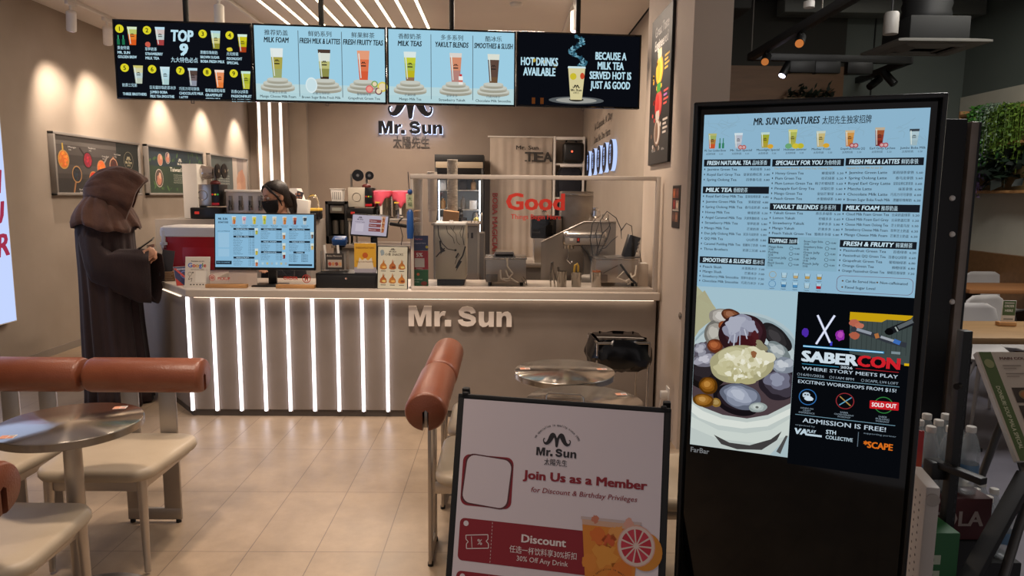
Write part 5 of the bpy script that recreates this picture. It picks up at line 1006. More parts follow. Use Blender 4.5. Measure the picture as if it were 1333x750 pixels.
def d_third(a, w, h):
    a.rect(0, 0, w, h, '49504c', 0); a.rect(w*.58, 0, w, h, '8a7f78', 1); a.poly([(w*.58, h), (w*.70, h), (w*.72, h*.3), (w*.66, 0), (w*.58, 0)], 'b0a498', 2); a.poly([(w*.9, h), (w, h), (w, 0), (w*.86, 0)], 'a69a90', 2); a.blob(w*.82, h*.3, .2, 'b08468', 3, .2, 3); a.blob(w*.84, h*.5, .08, 'a87860', 3.2, .12, 4); a.blob(w*.74, h*.14, .1, 'c09478', 3.4, .1, 5)
    a.text('Our Story', w*.12, h*.6, .06, 'c4c2b6', 2, w=w*.34); 
    for k in range(4): a.text('made with care every single day', w*.12, h*(.46-.07*k), .024, 'a8aaa0', 2, w=w*.36)
picture('wall_picture', 'grey framed picture with a pale figure, farthest along the left wall', at(268, 200, X=XL).y, 12.02, 1.55, 2.16, d_third)
# tall fruit poster
Y0, Y1, z0, z1 = at(873, 210, X=XR).y, at(847, 215, X=XR).y, 1.814, 2.848; w, h = Y1-Y0, z1-z0
t = thing('tall_poster', 'tall dark poster with yellow, red and white fruits on the right wall', 'poster', (XR-.004, Y1, z0), -PI/2)
MB().box((w/2, -.009, h/2), (w, .018, h), M['matte_black'], bev=.002).build('panel', t)
a = Art(); a.rect(.004, .004, w-.004, h-.004, '2a2622', 0); a.text('Great Taste', w*.2, h*.865, .068, 'd6d2cc', 1, w=w*.66, bold=.03); a.text('Engineered', w*.2, h*.775, .068, 'd6d2cc', 1, w=w*.64, bold=.03)
for u, v, c, c2, leaf in ((.47, .625, 'd89a1c', 'e8b83a', 'd8c8a0'), (.47, .40, 'b8302c', 'd0544a', '3f8a30'), (.45, .215, '7a5a44', 'd0c4b8', 'c8bcb0')):
    a.disc(u*w, v*h, .115, c, 1, .10); a.disc(u*w, v*h, .085, c2, 1.4, .085); a.disc(u*w-.02, v*h, .05, c, 1.8, .07); rd = random.Random(int(v*99))
    for q in range(5): a.blob(u*w+(.02*q-.04), v*h+.115, .022, leaf, 2+.1*q, .035, q)
    for q in range(7): t_ = rd.uniform(0, 6.28); a.blob(u*w+.19*math.cos(t_), v*h-.03+.09*math.sin(t_), .022, (c2, c)[q % 2], 1.2, .016, q)
    for q in range(4): a.rect(w*.72, v*h+.06-.028*q, w*(.94-.06*(q % 2)), v*h+.075-.028*q, (c2, 'b06ab0', c2)[q % 3] if v == .40 else c2, 2)
a.text('MR. SUN', w*.2, h*.085, .022, 'c8c4be', 1); a.text('100% tea', w*.7, h*.085, .016, 'c8c4be', 1); a.build('print', t, (0, -.0185, 0))
# small flyer and wall socket
t = thing('wall_flyer', 'narrow dark flyer with small pictures on the wall left of the kiosk', 'flyer', (XR, at(876, 260, X=XR).y, 1.385), -PI/2)
MB().box((.10, -.002, .135), (.20, .004, .27), M['black']).build('sheet', t); a = Art(); a.rect(.006, .006, .194, .264, '241a18', 0)
for k, (u, v, c) in enumerate(((.05, .22, 'a85a34'), (.13, .22, '7a4030'), (.06, .15, '8a2c24'), (.14, .145, 'c0a890'), (.05, .07, '5a3a30'), (.13, .07, '94644a'))): a.rect(u-.036, v-.03, u+.036, v+.03, c, 1); a.blob(u, v, .022, [min(255, int(int(c[i:i+2], 16)*1.3)) for i in (0, 2, 4)], 2, .018, k)
a.rect(.02, .108, .18, .118, 'c8bcb0', 1); a.build('print', t, (0, -.0045, 0))
p = at(870, 512, X=XR); t = thing('wall_socket', 'white wall socket with a plugged in adapter, low on the right wall', 'socket', p, -PI/2)
MB().box((0, -.004, 0), (.085, .008, .085), M['white'], bev=.002).build('plate', t); MB().box((0, -.03, -.01), (.045, .045, .05), M['white'], bev=.006).build('plug', t); MB().tube([(0, -.045, -.03), (0, -.06, -.1), (.02, -.05, -.2), (.03, -.03, -.3)], .004, M['white'], 6).build('cable', t)
p = at(889, 413, X=XR); tag(MB().lathe([(.022, 0), (.022, .008), (.012, .012)], M['steel'], (0, 0, 0), 18).build('wall_button', None, (XR, p.y+.05, p.z), (0, -PI/2, 0)), 'small round steel button on the wall beside the kiosk', 'button')
# shop logo on the back wall
q0, q1 = at(493, 174, Y=12.2), at(576, 174, Y=12.2); k = (q1.x-q0.x)/5.08
t = thing('logo_sign', 'backlit dark shop logo with moustache on the back wall', 'sign', (q0.x, 12.3, q0.z)); halo = glow('c8d6ff', 2.6, True); face = mat('logo_face', '0e0f18', .85)
def thick_letter(name, poly, parent=t, d=.10):
    MB().prism(poly, -d, -.03, mat('logo_side', '23242c', .4), 'xz').build(name, parent, smooth=30)
    cx, cy = sum(p[0] for p in poly)/len(poly), sum(p[1] for p in poly)/len(poly)
    MB().prism(poly, -.031, -.006, halo, 'xz').build('halo', parent, smooth=0)
for nm, pl_ in zip('M r . S u n'.split(), shop_letters()):
    poly = [(x*k, y*k) for x, y in pl_]; L_ = MB().prism(poly, -.12, -.10, face).build('letter', t, smooth=30); MB().prism(poly, -.10, -.01, halo).build('letter_edge', L_, smooth=0)
for pl_ in moustache():
    poly = [((2.54+x*1.75)*k, (1.62+y*1.75)*k) for x, y in pl_]; L_ = MB().prism(poly, -.12, -.10, face).build('moustache', t, smooth=30); MB().prism(poly, -.10, -.01, halo).build('moustache_edge', L_, smooth=0)
a = Art(); a.text('太陽先生', 2.54*k, -1.0*k, .7*k, '3a322c', 1, w=2.9*k, al='c', bold=.02); a.build('characters', t, (0, -.03, 0))
# round lit signs on the right kitchen wall
lit_rim = glow('c0d4ff', 1.0, True); rows = [11.05, 10.4, 9.8, 9.25, 8.7]
for k, y in enumerate(rows):
    zz = at(653+912*1.35/y*.985, 205, X=1.35).z if False else 2.09
    t = thing('round_lit_sign', 'blue lit round sign on the kitchen wall, %s from the back' % ORD[k], 'sign', (1.35, y, 2.085), -PI/2, 'round lit signs')
    mb = MB(); S = [Vector((.192*math.cos(2*PI*j/40), 0, .192*math.sin(2*PI*j/40))) for j in range(40)]
    mb.loft([[v+Vector((0, -.052, 0)) for v in S], [v+Vector((0, -.004, 0)) for v in S]], lit_rim, False, True); mb.build('lit_rim', t)
    mb = MB(); mb.loft([[v*.985+Vector((0, -.060, 0)) for v in S], [v*.985+Vector((0, -.051, 0)) for v in S]], mat('sign_navy', '1c2038', .4)); mb.build('face', t)
    a = Art(lit=1.2); 
    for q, ch in enumerate('茶香'): a.text(ch, 0, .03-.12*q, .085, 'a8c4ff', 1, al='c')
    a.rect(-.03, .11, .03, .125, 'a8c4ff', 1); a.build('lettering', t, (0, -.061, 0))
t = thing('wall_slogan', 'dark cupsule slogan lettering on the kitchen wall above the round lit signs', 'sign', (1.35, 11.0, 2.3), -PI/2); a = Art(); a.text('A Cupsule A Day', .25, .26, .10, '2e2723', 1, w=1.75, bold=.02); a.text('Does No One Harm', .25, .07, .10, '2e2723', 1, w=1.6, bold=.02); a.build('lettering', t, (0, -.001, 0))
spotlight('white track spotlight aimed at the round lit signs on the kitchen wall', (.2, 9.6, ZC-.03), (1.35, 9.8, 2.2), 16, angle=60)

# ================================================================== BACK OF THE KITCHEN
# fridge
t = thing('drinks_fridge', 'tall black glass door fridge with lit shelves by the back wall', 'fridge', (-.741, 11.9, 0)); fw, fh, fd = .80, 2.235, .62
mb = MB()
for c, s in (((0, .29, fh/2), (fw, .03, fh)), ((-fw/2+.02, 0, fh/2), (.04, fd-.05, fh)), ((fw/2-.02, 0, fh/2), (.04, fd-.05, fh)), ((0, 0, .06), (fw-.08, fd-.06, .12)), ((0, 0, fh-.17), (fw-.08, fd-.06, .34))): mb.box(c, s, M['black'], bev=.004)
mb.build('cabinet', t); MB().box((0, .268, 1.02), (fw-.09, .012, 1.66), mat('fridge_liner', 'c9d2d8', .5)).build('liner', t); MB().box((0, -.29, fh-.055), (fw, .03, .11), M['matte_black'], bev=.003).build('header', t); MB().box((0, -.288, fh-.165), (fw-.03, .02, .10), mat('fridge_band', '9a8c78', .5), bev=.002).build('name_band', t)
mb = MB()
for c, s in (((-fw/2+.025, -.30, .95), (.05, .03, 1.9)), ((fw/2-.025, -.30, .95), (.05, .03, 1.9)), ((0, -.30, 1.87), (fw-.1, .03, .06)), ((0, -.30, .1), (fw-.1, .03, .2))): mb.box(c, s, M['black'], bev=.003)
f = mb.build('door', t); MB().box((0, -.295, 1.02), (fw-.1, .006, 1.66), M['clear']).build('door_glass', f); MB().box((fw/2-.025, -.325, 1.1), (.02, .03, .4), M['steel'], bev=.004).build('handle', f)
for x in (fw/2-.065, -fw/2+.065): MB().box((x, -.24, 1.02), (.016, .016, 1.6), glow('e8f2ff', 9 if x > 0 else 5, True)).build('light_tube', t)
for k in range(5): MB().box((0, .0, .38+.32*k), (fw-.09, .46, .012), M['white']).build('shelf', t)
rd = random.Random(8)
for k in range(5):
    for q in range(4):
        x, z = -.841+.03+.07+.13*q-.0, .389+.32*k; x = -1.03+.17*q
        if (k, q) == (2, 3): continue
        c = M[('white', 'grey', 'yellow', 'cardboard', 'dark_grey', 'steel')[(k*3+q*5) % 6]]; hh = rd.uniform(.14, .22)
        if (k+q) % 2: o = MB().lathe([(.04, 0), (.045, .01), (.045, hh*.7), (.02, hh*.85), (.02, hh)], c, seg=14).build('bottle', None, (x, 11.85, z))
        else: o = MB().box((0, 0, hh/2), (.12, .16, hh), c, bev=.006).build('food_box', None, (x, 11.85, z))
        tag(o, '%s %s on the %s lit fridge shelf from the bottom, %s from the left' % (('white', 'grey', 'yellow', 'brown', 'dark', 'steel')[(k*3+q*5) % 6], 'bottle' if (k+q) % 2 else 'box', ORD[k], ORD[q]), 'bottle' if (k+q) % 2 else 'box', 'fridge contents')
p = at(620, 299, Y=7.0); t = thing('sauce_bottle', 'pale yellow squeeze bottle right of the cup towers', 'bottle', (p.x, 7.05, 1.215)); MB().lathe([(.027, 0), (.029, .01), (.029, .13), (.012, .15)], mat('custard_yellow', 'd8cf78', .4), seg=20).build('body', t); MB().lathe([(.013, .15), (.013, .165), (.004, .20)], M['white'], seg=14).build('nozzle', t)
tag(MB().box((p.x, 7.1, .605), (.16, .3, 1.21), M['steel_dark'], bev=.005).build('bottle_stand'), 'slim grey stand holding the yellow squeeze bottle', 'stand')
# curtain
q0, q1 = at(638, 182, Y=11.95), at(720, 182, Y=11.95); zt = at(680, 179, Y=11.95).z
t = thing('tea_curtain', 'pale fabric curtain printed with TEA and red vertical lettering', 'curtain', (q0.x, 11.95, 0)); cw = q1.x-q0.x
fab = noisy(mat('curtain_fabric', 'b5a89b', .9), 'afa295', 'bbaea2', 3); mb = MB()
def fold(u): return .018*math.sin(u*21)+.010*math.sin(u*47+1)
rows_ = [[(u*cw/60, fold(u*cw/60)*(.4+.6*(1-z/zt)), z) for u in range(61)] for z in [.25+(zt-.25)*j/14 for j in range(15)]]
mb.loft(rows_, fab, False, False, False); o = mb.build('fabric', t, smooth=80); so = o.modifiers.new('thick', 'SOLIDIFY'); so.thickness = .003
MB().tube([(-.04, 0, zt+.01), (cw+.04, 0, zt+.01)], .012, M['white'], 10).build('rod', t)
a = Art(eps=.002); hp = lambda py: at(680, py, Y=11.9).z; xp = lambda px: at(px, 200, Y=11.9).x-q0.x
a.text('Mr. Sun', xp(672), hp(194.5), .065, '33302e', 1, w=.37, bold=.02); a.build('print', t, (0, -.032, 0)); a = Art(eps=.002)
for k, ch in enumerate('TEA'): 
    a.text(ch, xp(684+12*k), hp(210), .155, '33302e', 1, w=.135, bold=.04); a.rect(xp(684+12*k)-.01, hp(210), xp(684+12*k)+.03, hp(210)+.02, '33302e', 1); a.rect(xp(684+12*k)+.105, hp(210), xp(684+12*k)+.145, hp(210)+.02, '33302e', 1)
a.build('print', t, (0, -.032, 0)); a = Art(eps=.002)
a.text('BOBA MAGICIAN', xp(641.5), hp(252), .085, '9c2f2c', 1, w=1.05, bold=.03, rot=-PI/2); a.build('print', t, (0, -.032, 0))
# rack, speaker and bag
q0, q1 = at(722, 178, Y=11.7), at(760, 178, Y=11.7); rx = (q0.x+q1.x)/2
t = thing('storage_rack', 'white storage rack in the far right kitchen corner', 'rack', (rx, 11.85, 0)); zt2 = at(735, 178, Y=11.7).z
for sx in (-1, 1):
    for sy in (-1, 1): MB().box((sx*(q1.x-q0.x)/2, sy*.2, zt2/2), (.035, .035, zt2), M['white'], bev=.003).build('upright', t)
for z in (.3, .95, 1.55, 2.10): MB().box((0, 0, z), (q1.x-q0.x-.03, .40, .025), M['white'], bev=.003).build('shelf', t)
MB().box((0, .0, zt2-.03), (q1.x-q0.x, .42, .05), M['white'], bev=.004).build('top_shelf', t)
t = thing('party_speaker', 'black cube speaker with a red light on the white rack', 'speaker', (rx+.07, 11.74, 2.113)); MB().box((0, 0, .175), (.34, .3, .33), M['black'], bev=.05, seg=4).build('cabinet', t); MB().box((0, -.152, .17), (.24, .02, .24), M['matte_black'], bev=.008).build('grille', t); MB().cyl((-.03, -.163, .19), (-.03, -.166, .19), .016, .016, glow('ff5a3c', 2.5), 16).build('red_light', t); MB().tube([(-.12, 0, .33), (-.1, 0, .40), (.02, 0, .41), (.06, 0, .34)], .015, M['black'], 8).build('handle', t)
rd = random.Random(9)
def sack(name, label, c, w, d, h, m, seed, cat='bag'):
    rd = random.Random(seed); mb = MB(); R = []
    for j in range(9):
        f = j/8; s = .9+.12*math.sin(f*PI) if f < .9 else .75
        R.append([(w/2*s*math.copysign(abs(math.cos(q))**.45, math.cos(q))+rd.uniform(-.012, .012), d/2*s*math.copysign(abs(math.sin(q))**.45, math.sin(q))+rd.uniform(-.012, .012), f*h) for q in [2*PI*i/28 for i in range(28)]])
    mb.loft(R, m); return tag(mb.build(name, None, c, None, 30), label, cat)
navy = mat('navy_cloth', '1a1c28', .8)
sack('cloth_sack', 'dark navy cloth sack on the rack below the speaker', (rx+.02, 11.80, 1.564), .42, .30, .48, navy, 1); sack('cloth_sack', 'dark navy cloth sack low on the rack behind the ice machine', (rx, 11.80, .964), .42, .30, .50, navy, 2)
tag(MB().box((rx+.03, 11.58, 2.075), (.36, .02, .04), M['white'], bev=.003).build('price_rail'), 'bright white label rail on the rack edge under the speaker', 'label')
# cup bench
t = thing('cup_bench', 'grey vented kitchen cabinet behind the glass carrying cup towers', 'cabinet', (-.44, 6.62, 0)); MB().box((0, 0, .655), (.40, .55, 1.31), M['grey'], bev=.005).build('body', t); MB().box((0, 0, 1.32), (.43, .58, .025), M['brushed'], bev=.004).build('worktop', t)
for k in range(8): MB().box((-.15+.043*k, -.277, 1.22), (.018, .006, .05), M['matte_black'], bev=.002).build('vent', t)
def cup_tower(label, px, Y, z0, z1, m, r=.043):
    t = thing('cup_tower', label, 'cups', (at(px, 260, Y=Y).x, Y, z0), group='towers of stacked cups'); n_ = int((z1-z0-.1)/.014); prof = [(r*.78, 0), (r, .105)]
    for k in range(1, n_): z = .105+.014*k; prof += [(r*.97, z-.011), (r*1.04, z-.009), (r*1.04, z-.002), (r*.985, z)]
    MB().lathe(prof, m, seg=24).build('stacked_cups', t); return t
zb = 1.334
cup_tower('tall tower of printed paper cups in front of the fridge', 589, 6.52, zb, at(589, 206, Y=6.52).z, noisy(mat('printed_cup', 'c4b9a6', .6), 'd6cec0', 'a89f90', 24, 2, stretch=(1, 1, .6)), .047)
cup_tower('shorter pale cup tower at the left end of the vented cabinet', 563, 6.50, zb, at(563, 222, Y=6.5).z, mat('pale_cup', 'cfc5b9', .5), .043)
sack('black_bag', 'crumpled black bag on the vented cabinet between the cup towers', (-.49, 6.75, zb), .17, .2, .13, M['matte_black'], 4); tag(MB().box((at(587, 270, Y=6.4).x, 6.40, zb+.055), (.14, .05, .10), M['cardboard'], rot=(.15, .1, 0), bev=.004).build('cardboard_box'), 'small torn cardboard box on the vented cabinet', 'box')
t = thing('bag_clip_rack', 'black wire rack standing in front of the vented cabinet edge', 'rack', (-.28, 6.42, zb))
for k in range(3): MB().tube([(-.02+.03*k, 0, 0), (.0+.03*k, -.03, .09), (.04+.03*k, -.02, .10)], .003, M['black'], 6).build('wire', t)

# left and middle back bars
tag(MB().box((-3.08, 8.35, .64), (1.75, .7, 1.28), noisy(mat('bar_grey', '8d867f', .5), '88817a', '938c85', 3), bev=.006).build('bar_cabinet'), 'grey bar cabinet along the left back of the kitchen', 'cabinet')
t = thing('back_bar', 'stainless back bar under the tea urns in the middle of the kitchen', 'bar', (-1.62, 9.15, 0)); MB().box((0, 0, .93), (1.1, .7, .04), M['brushed'], bev=.004).build('worktop', t); MB().box((0, .02, .46), (1.06, .64, .90), M['grey'], bev=.004).build('cabinet', t)
MB().box((.08, 0, 1.262), (.88, .5, .03), M['aluminium'], bev=.004).build('shelf', t)
for sx in (-.34, .5):
    for sy in (-.22, .22): MB().box((sx, sy, 1.10), (.025, .025, .30), M['aluminium'], bev=.002).build('shelf_post', t)
def box3(name, label, cat, c, s, m, bev=.006): return tag(MB().box((c[0], c[1], c[2]+s[2]/2), s, m, bev=bev).build(name), label, cat)
p0, p1 = at(238, 214, Y=8.2), at(257, 214, Y=8.2)
t = thing('white_carton', 'tall white carton left of the cup sealing machine', 'carton', ((p0.x+p1.x)/2, 8.3, 1.282)); MB().box((0, 0, (p0.z-1.28)/2), (p1.x-p0.x, .26, p0.z-1.285), M['paper'], bev=.004).build('body', t); MB().box((0, -.0, p0.z-1.28+.002), (p1.x-p0.x-.01, .25, .006), M['white'], bev=.002).build('flap', t)
def sealer(label, c, s, wm, film):
    t = thing('cup_sealing_machine', label, 'machine', c)
    MB().box((0, 0, .065*s), (.34*s, .36*s, .13*s), M['black'], bev=.012).build('base', t); MB().box((-.09*s, -.182*s, .07*s), (.05*s, .006, .03*s), glow('c83a30', .8)).build('display', t)
    MB().box((-.055*s, .03*s, .27*s), (.225*s, .24*s, .25*s), wm, bev=.008).build('front_body', t)
    MB().box((.105*s, .0, .27*s), (.095*s, .25*s, .25*s), M['black'], bev=.006).build('control_panel', t)
    for q, cc in enumerate(('c83a2c', 'd8b83a', '4a9a50')): MB().cyl((.075*s+.03*s*q, -.126*s, .28*s), (.075*s+.03*s*q, -.132*s, .28*s), .011*s, .011*s, glow(cc, .7), 12).build('button', t)
    MB().box((.105*s, -.128*s, .17*s), (.085*s, .005, .03*s), M['red'], bev=.001).build('label', t)
    mb = MB(); mb.tube([(-.055*s+.055*s*math.cos(q), -.092*s, .27*s+.055*s*math.sin(q)) for q in [2*PI*j/24 for j in range(25)]], .004*s, M['steel_dark'], 6, False); mb.build('hatch_ring', t)
    for x in (-.15, .05): MB().box((x*s, .05*s, .47*s), (.02*s, .05*s, .20*s), M['steel_dark'], bev=.002).build('reel_arm', t)
    rd = random.Random(3); mb = MB()
    if film:
        mb.loft([[(x*s, .05*s+rr*s*(1+rd.uniform(-.12, .12))*math.cos(q), .53*s+rr*s*(1+rd.uniform(-.12, .12))*math.sin(q)) for q in [2*PI*j/20 for j in range(20)]] for x, rr in ((-.17, .03), (-.16, .075), (-.10, .085), (-.04, .08), (.03, .06))], mat('silver_film', 'cfcac6', .15, .9)); mb.build('film_roll', t, smooth=20)
    for x, tilt in (((.07, 0), (.145, .0)) if film else ((-.05, 1), (.10, 1))):
        mb = MB()
        if film: mb.tube([(x*s, .05*s, .55*s), (x*s+.012, .05*s, .55*s)], .085*s, M['black'], 32); mb.tube([(x*s-.004, .05*s, .55*s), (x*s+.018, .05*s, .55*s)], .022*s, M['steel'], 14)
        else: mb.tube([(x*s, -.02*s, .55*s), (x*s, .0, .55*s)], .075*s if x < 0 else .055*s, M['black'], 32); mb.tube([(x*s, -.028*s, .55*s), (x*s, .0, .55*s)], .02*s, M['steel'], 14)
        mb.build('film_reel', t)
    MB().sphere((.05*s, .03*s, .41*s), (.06*s, .05*s, .035*s), mat('dark_red', '5a1e1c', .5), 16, 10).build('sensor_cap', t)
    return t
p = at(274, 281, Y=8.25); sealer('silver cup sealing machine with film reels on top, left of the barista', (p.x, 8.28, 1.282), 1.0, M['steel'], True)
# urn rack
p0, p1 = at(293, 247, Y=8.2), at(345, 247, Y=8.2); w = p1.x-p0.x
t = thing('dispenser_rack', 'row of stainless drink dispensers with black taps behind the barista', 'dispenser', ((p0.x+p1.x)/2, 8.35, 1.282)); h = p0.z-1.282
MB().box((0, 0, h/2-.01), (w, .28, h-.02), M['brushed'], bev=.006).build('tank', t); MB().box((0, 0, h-.012), (w+.02, .30, .03), M['paper'], bev=.006).build('lid', t)
for k in range(4):
    x = -w/2+w*(k+.5)/4; MB().box((x, -.145, h*.55), (.045, .012, h*.5), M['steel_dark'], bev=.003).build('gauge', t)
    MB().tube([(x, -.14, h*.45), (x, -.19, h*.45), (x, -.195, h*.30)], [.014, .012, .010], M['matte_black'], 10).build('tap', t); MB().box((x, -.185, h*.56), (.012, .03, .055), M['matte_black'], bev=.003).build('tap_handle', t)
p = at(310, 277, Y=8.08); tag(MB().lathe([(.05, 0), (.075, .04), (.078, .045), (.07, .042), (.045, .006)], M['steel'], (p.x, 8.06, 1.282), 24).build('steel_bowl'), 'small shallow steel bowl in front of the drink dispensers', 'bowl')
# keypad dispenser, dome, yellow box
p = at(389, 270, Y=8.2)
t = thing('keypad_dispenser', 'white sugar dispenser with slanted keypad right of the barista', 'machine', (p.x, 8.3, 1.282)); mb = MB()
mb.prism([(-.11, 0), (.10, 0), (.10, .06), (.06, .12), (-.02, .36), (-.10, .36), (-.11, .30)], -.10, .10, M['white']); mb.build('body', t, smooth=20)
mb = MB(); mb.box((.004, -.104, .24), (.075, .008, .17), M['dark_grey'], rot=(0, .28, 0), bev=.003); mb.build('keypad', t)
for q in range(4):
    for s in (-1, 1): MB().box((.018*s+.028-.011*q*1.0, -.109, .18+.038*q), (.024, .006, .02), mat('key_tan', '9a6a54', .5), rot=(0, .28, 0), bev=.002).build('key', t)
p = at(403, 272, Y=8.2); t = thing('blender_dome', 'clear domed blender cover beside the keypad dispenser', 'blender', (p.x, 8.35, 1.282)); MB().box((0, 0, .05), (.17, .2, .10), M['black'], bev=.01).build('base', t); MB().box((.0, -.0, .115), (.18, .2, .03), M['yellow'], bev=.006).build('tray', t); mb = MB(); mb.lathe([(.08, .13), (.078, .20), (.062, .26), (.03, .29), (.0, .295)], M['clear'], seg=28, cap0=False, cap1=False); mb.build('dome', t, smooth=60)
# shaker machine
p0, p1 = at(423, 262, Y=8.9), at(452, 262, Y=8.9); cx = (p0.x+p1.x)/2
t = thing('shaker_machine', 'dark shaker machine with white basket on top behind the blue card terminal', 'machine', (cx, 9.05, .952)); w = p1.x-p0.x; h = p0.z-.952
mb = MB()
for c, s in (((-w/2+.02, 0, h/2), (.04, .3, h)), ((w/2-.02, 0, h/2), (.04, .3, h)), ((0, 0, h-.02), (w, .3, .04)), ((0, .13, h/2), (w, .04, h)), ((0, 0, .05), (w, .3, .10))): mb.box(c, s, M['matte_black'], bev=.004)
mb.build('frame', t); MB().box((0, -.1, h-.10), (w-.10, .04, .10), M['steel_dark'], bev=.004).build('display_plate', t); MB().box((0, -.122, h-.10), (.12, .004, .04), mat('screen_grey', '8d9088', .3)).build('display', t)
for x in (-.05, .05): MB().cyl((x, 0, .12), (x, 0, h*.55), .04, .045, M['steel_dark'], 18).build('shaker_cup', t)
MB().box((w/2+.04, -.05, h-.1), (.06, .06, .10), M['black'], bev=.01).build('motor', t)
t = thing('white_basket', 'white plastic basket on top of the dark shaker machine', 'basket', (cx-.01, 9.05, .952+h)); mb = MB(); R = lambda s, z: [(-.075*s, -.075*s, z), (.075*s, -.075*s, z), (.075*s, .075*s, z), (-.075*s, .075*s, z)]; mb.loft([R(.85, 0), R(1, .15), R(1.12, .152), R(1.12, .16), R(.95, .16), R(.8, .01)], M['white'], True, True); mb.build('body', t, smooth=20)
for q in range(5): MB().box((-.05+.025*q, -.072, .08), (.008, .006, .11), M['grey'], rot=(-.07, 0, 0)).build('slot', t)
# second sealer
p = at(470, 278, Y=8.95); sealer('white cup sealing machine with two round black reels above the till tablet', (p.x, 9.05, 1.278), .98, mat('sealer_white', 'b9b2a4', .4), False)
# urns with cloths
def urn(label, px, flip):
    p = at(px, 279, Y=8.95); t = thing('tea_urn', label, 'urn', (p.x, 9.08, 1.278), 0, 'steel tea urns'); MB().lathe([(.125, 0), (.125, .02), (.112, .025), (.112, .30), (.115, .305), (.10, .33), (.0, .34)], M['steel'], seg=36).build('body', t); MB().box((0, -.113, .16), (.03, .012, .22), M['paper'], bev=.003).build('gauge', t)
    MB().tube([(-.045, -.10, .10), (-.045, -.15, .10), (-.045, -.152, .05)], [.016, .014, .011], M['matte_black'], 10).build('tap', t); MB().box((-.045, -.125, .20), (.06, .006, .02), M['yellow'], bev=.001).build('name_label', t)
    rd = random.Random(int(px)); R = []
    for j in range(7):
        f = j/6; ring = []
        for i in range(32):
            q = 2*PI*i/32; front = max(0, math.cos(q+PI/2-flip*.5)); r = (.005+.115*min(1, f*2.2))*(1+.03*math.sin(5*q+f)); drop = max(0, f-.45)*(.12+.22*front**2)*(1+.2*math.sin(7*q)); ring.append((r*math.cos(q), r*math.sin(q), .352-.008*f-drop))
        R.append(ring)
    mb = MB(); mb.loft(R, M['pink'], True, False); o = mb.build('pink_cloth', None, (p.x, 9.08, 1.278), None, 60); so = o.modifiers.new('thick', 'SOLIDIFY'); so.thickness = .004; so.offset = 1
    return o
tag(urn('left steel tea urn with tap and pale gauge on the middle shelf', 496, -1), 'pink cloth draped over the left steel tea urn', 'cloth', 'pink cloths on the urns'); tag(urn('right steel tea urn with tap and pale gauge on the middle shelf', 521, .3), 'pink cloth draped over the right steel tea urn', 'cloth', 'pink cloths on the urns')
p = at(518, 291, Y=8.85); t = thing('barcode_scanner', 'black handheld scanner hanging under the urn shelf with its cable', 'scanner', (p.x, 8.88, p.z-.02)); MB().box((0, 0, .0), (.22, .05, .045), M['black'], rot=(0, .15, 0), bev=.012).build('body', t); MB().box((-.14, 0, .01), (.06, .055, .05), M['white'], bev=.01).build('head', t); MB().tube([(.03, -.01, -.03), (.06, -.04, -.14), (.03, -.05, -.30), (.05, -.04, -.42)], .005, M['black'], 6).build('cable', t)
MB().tube([(.0, 0, .02), (.02, 0, .06), (.05, .05, .08)], .01, M['black'], 6).build('hook', t)
tag(MB().box((-2.32, 8.12, 1.40), (.16, .10, .23), M['paper'], rot=(.0, .12, 0), bev=.01).build('paper_towel_pack'), 'crumpled white paper pack right of the barista behind the monitor', 'paper')

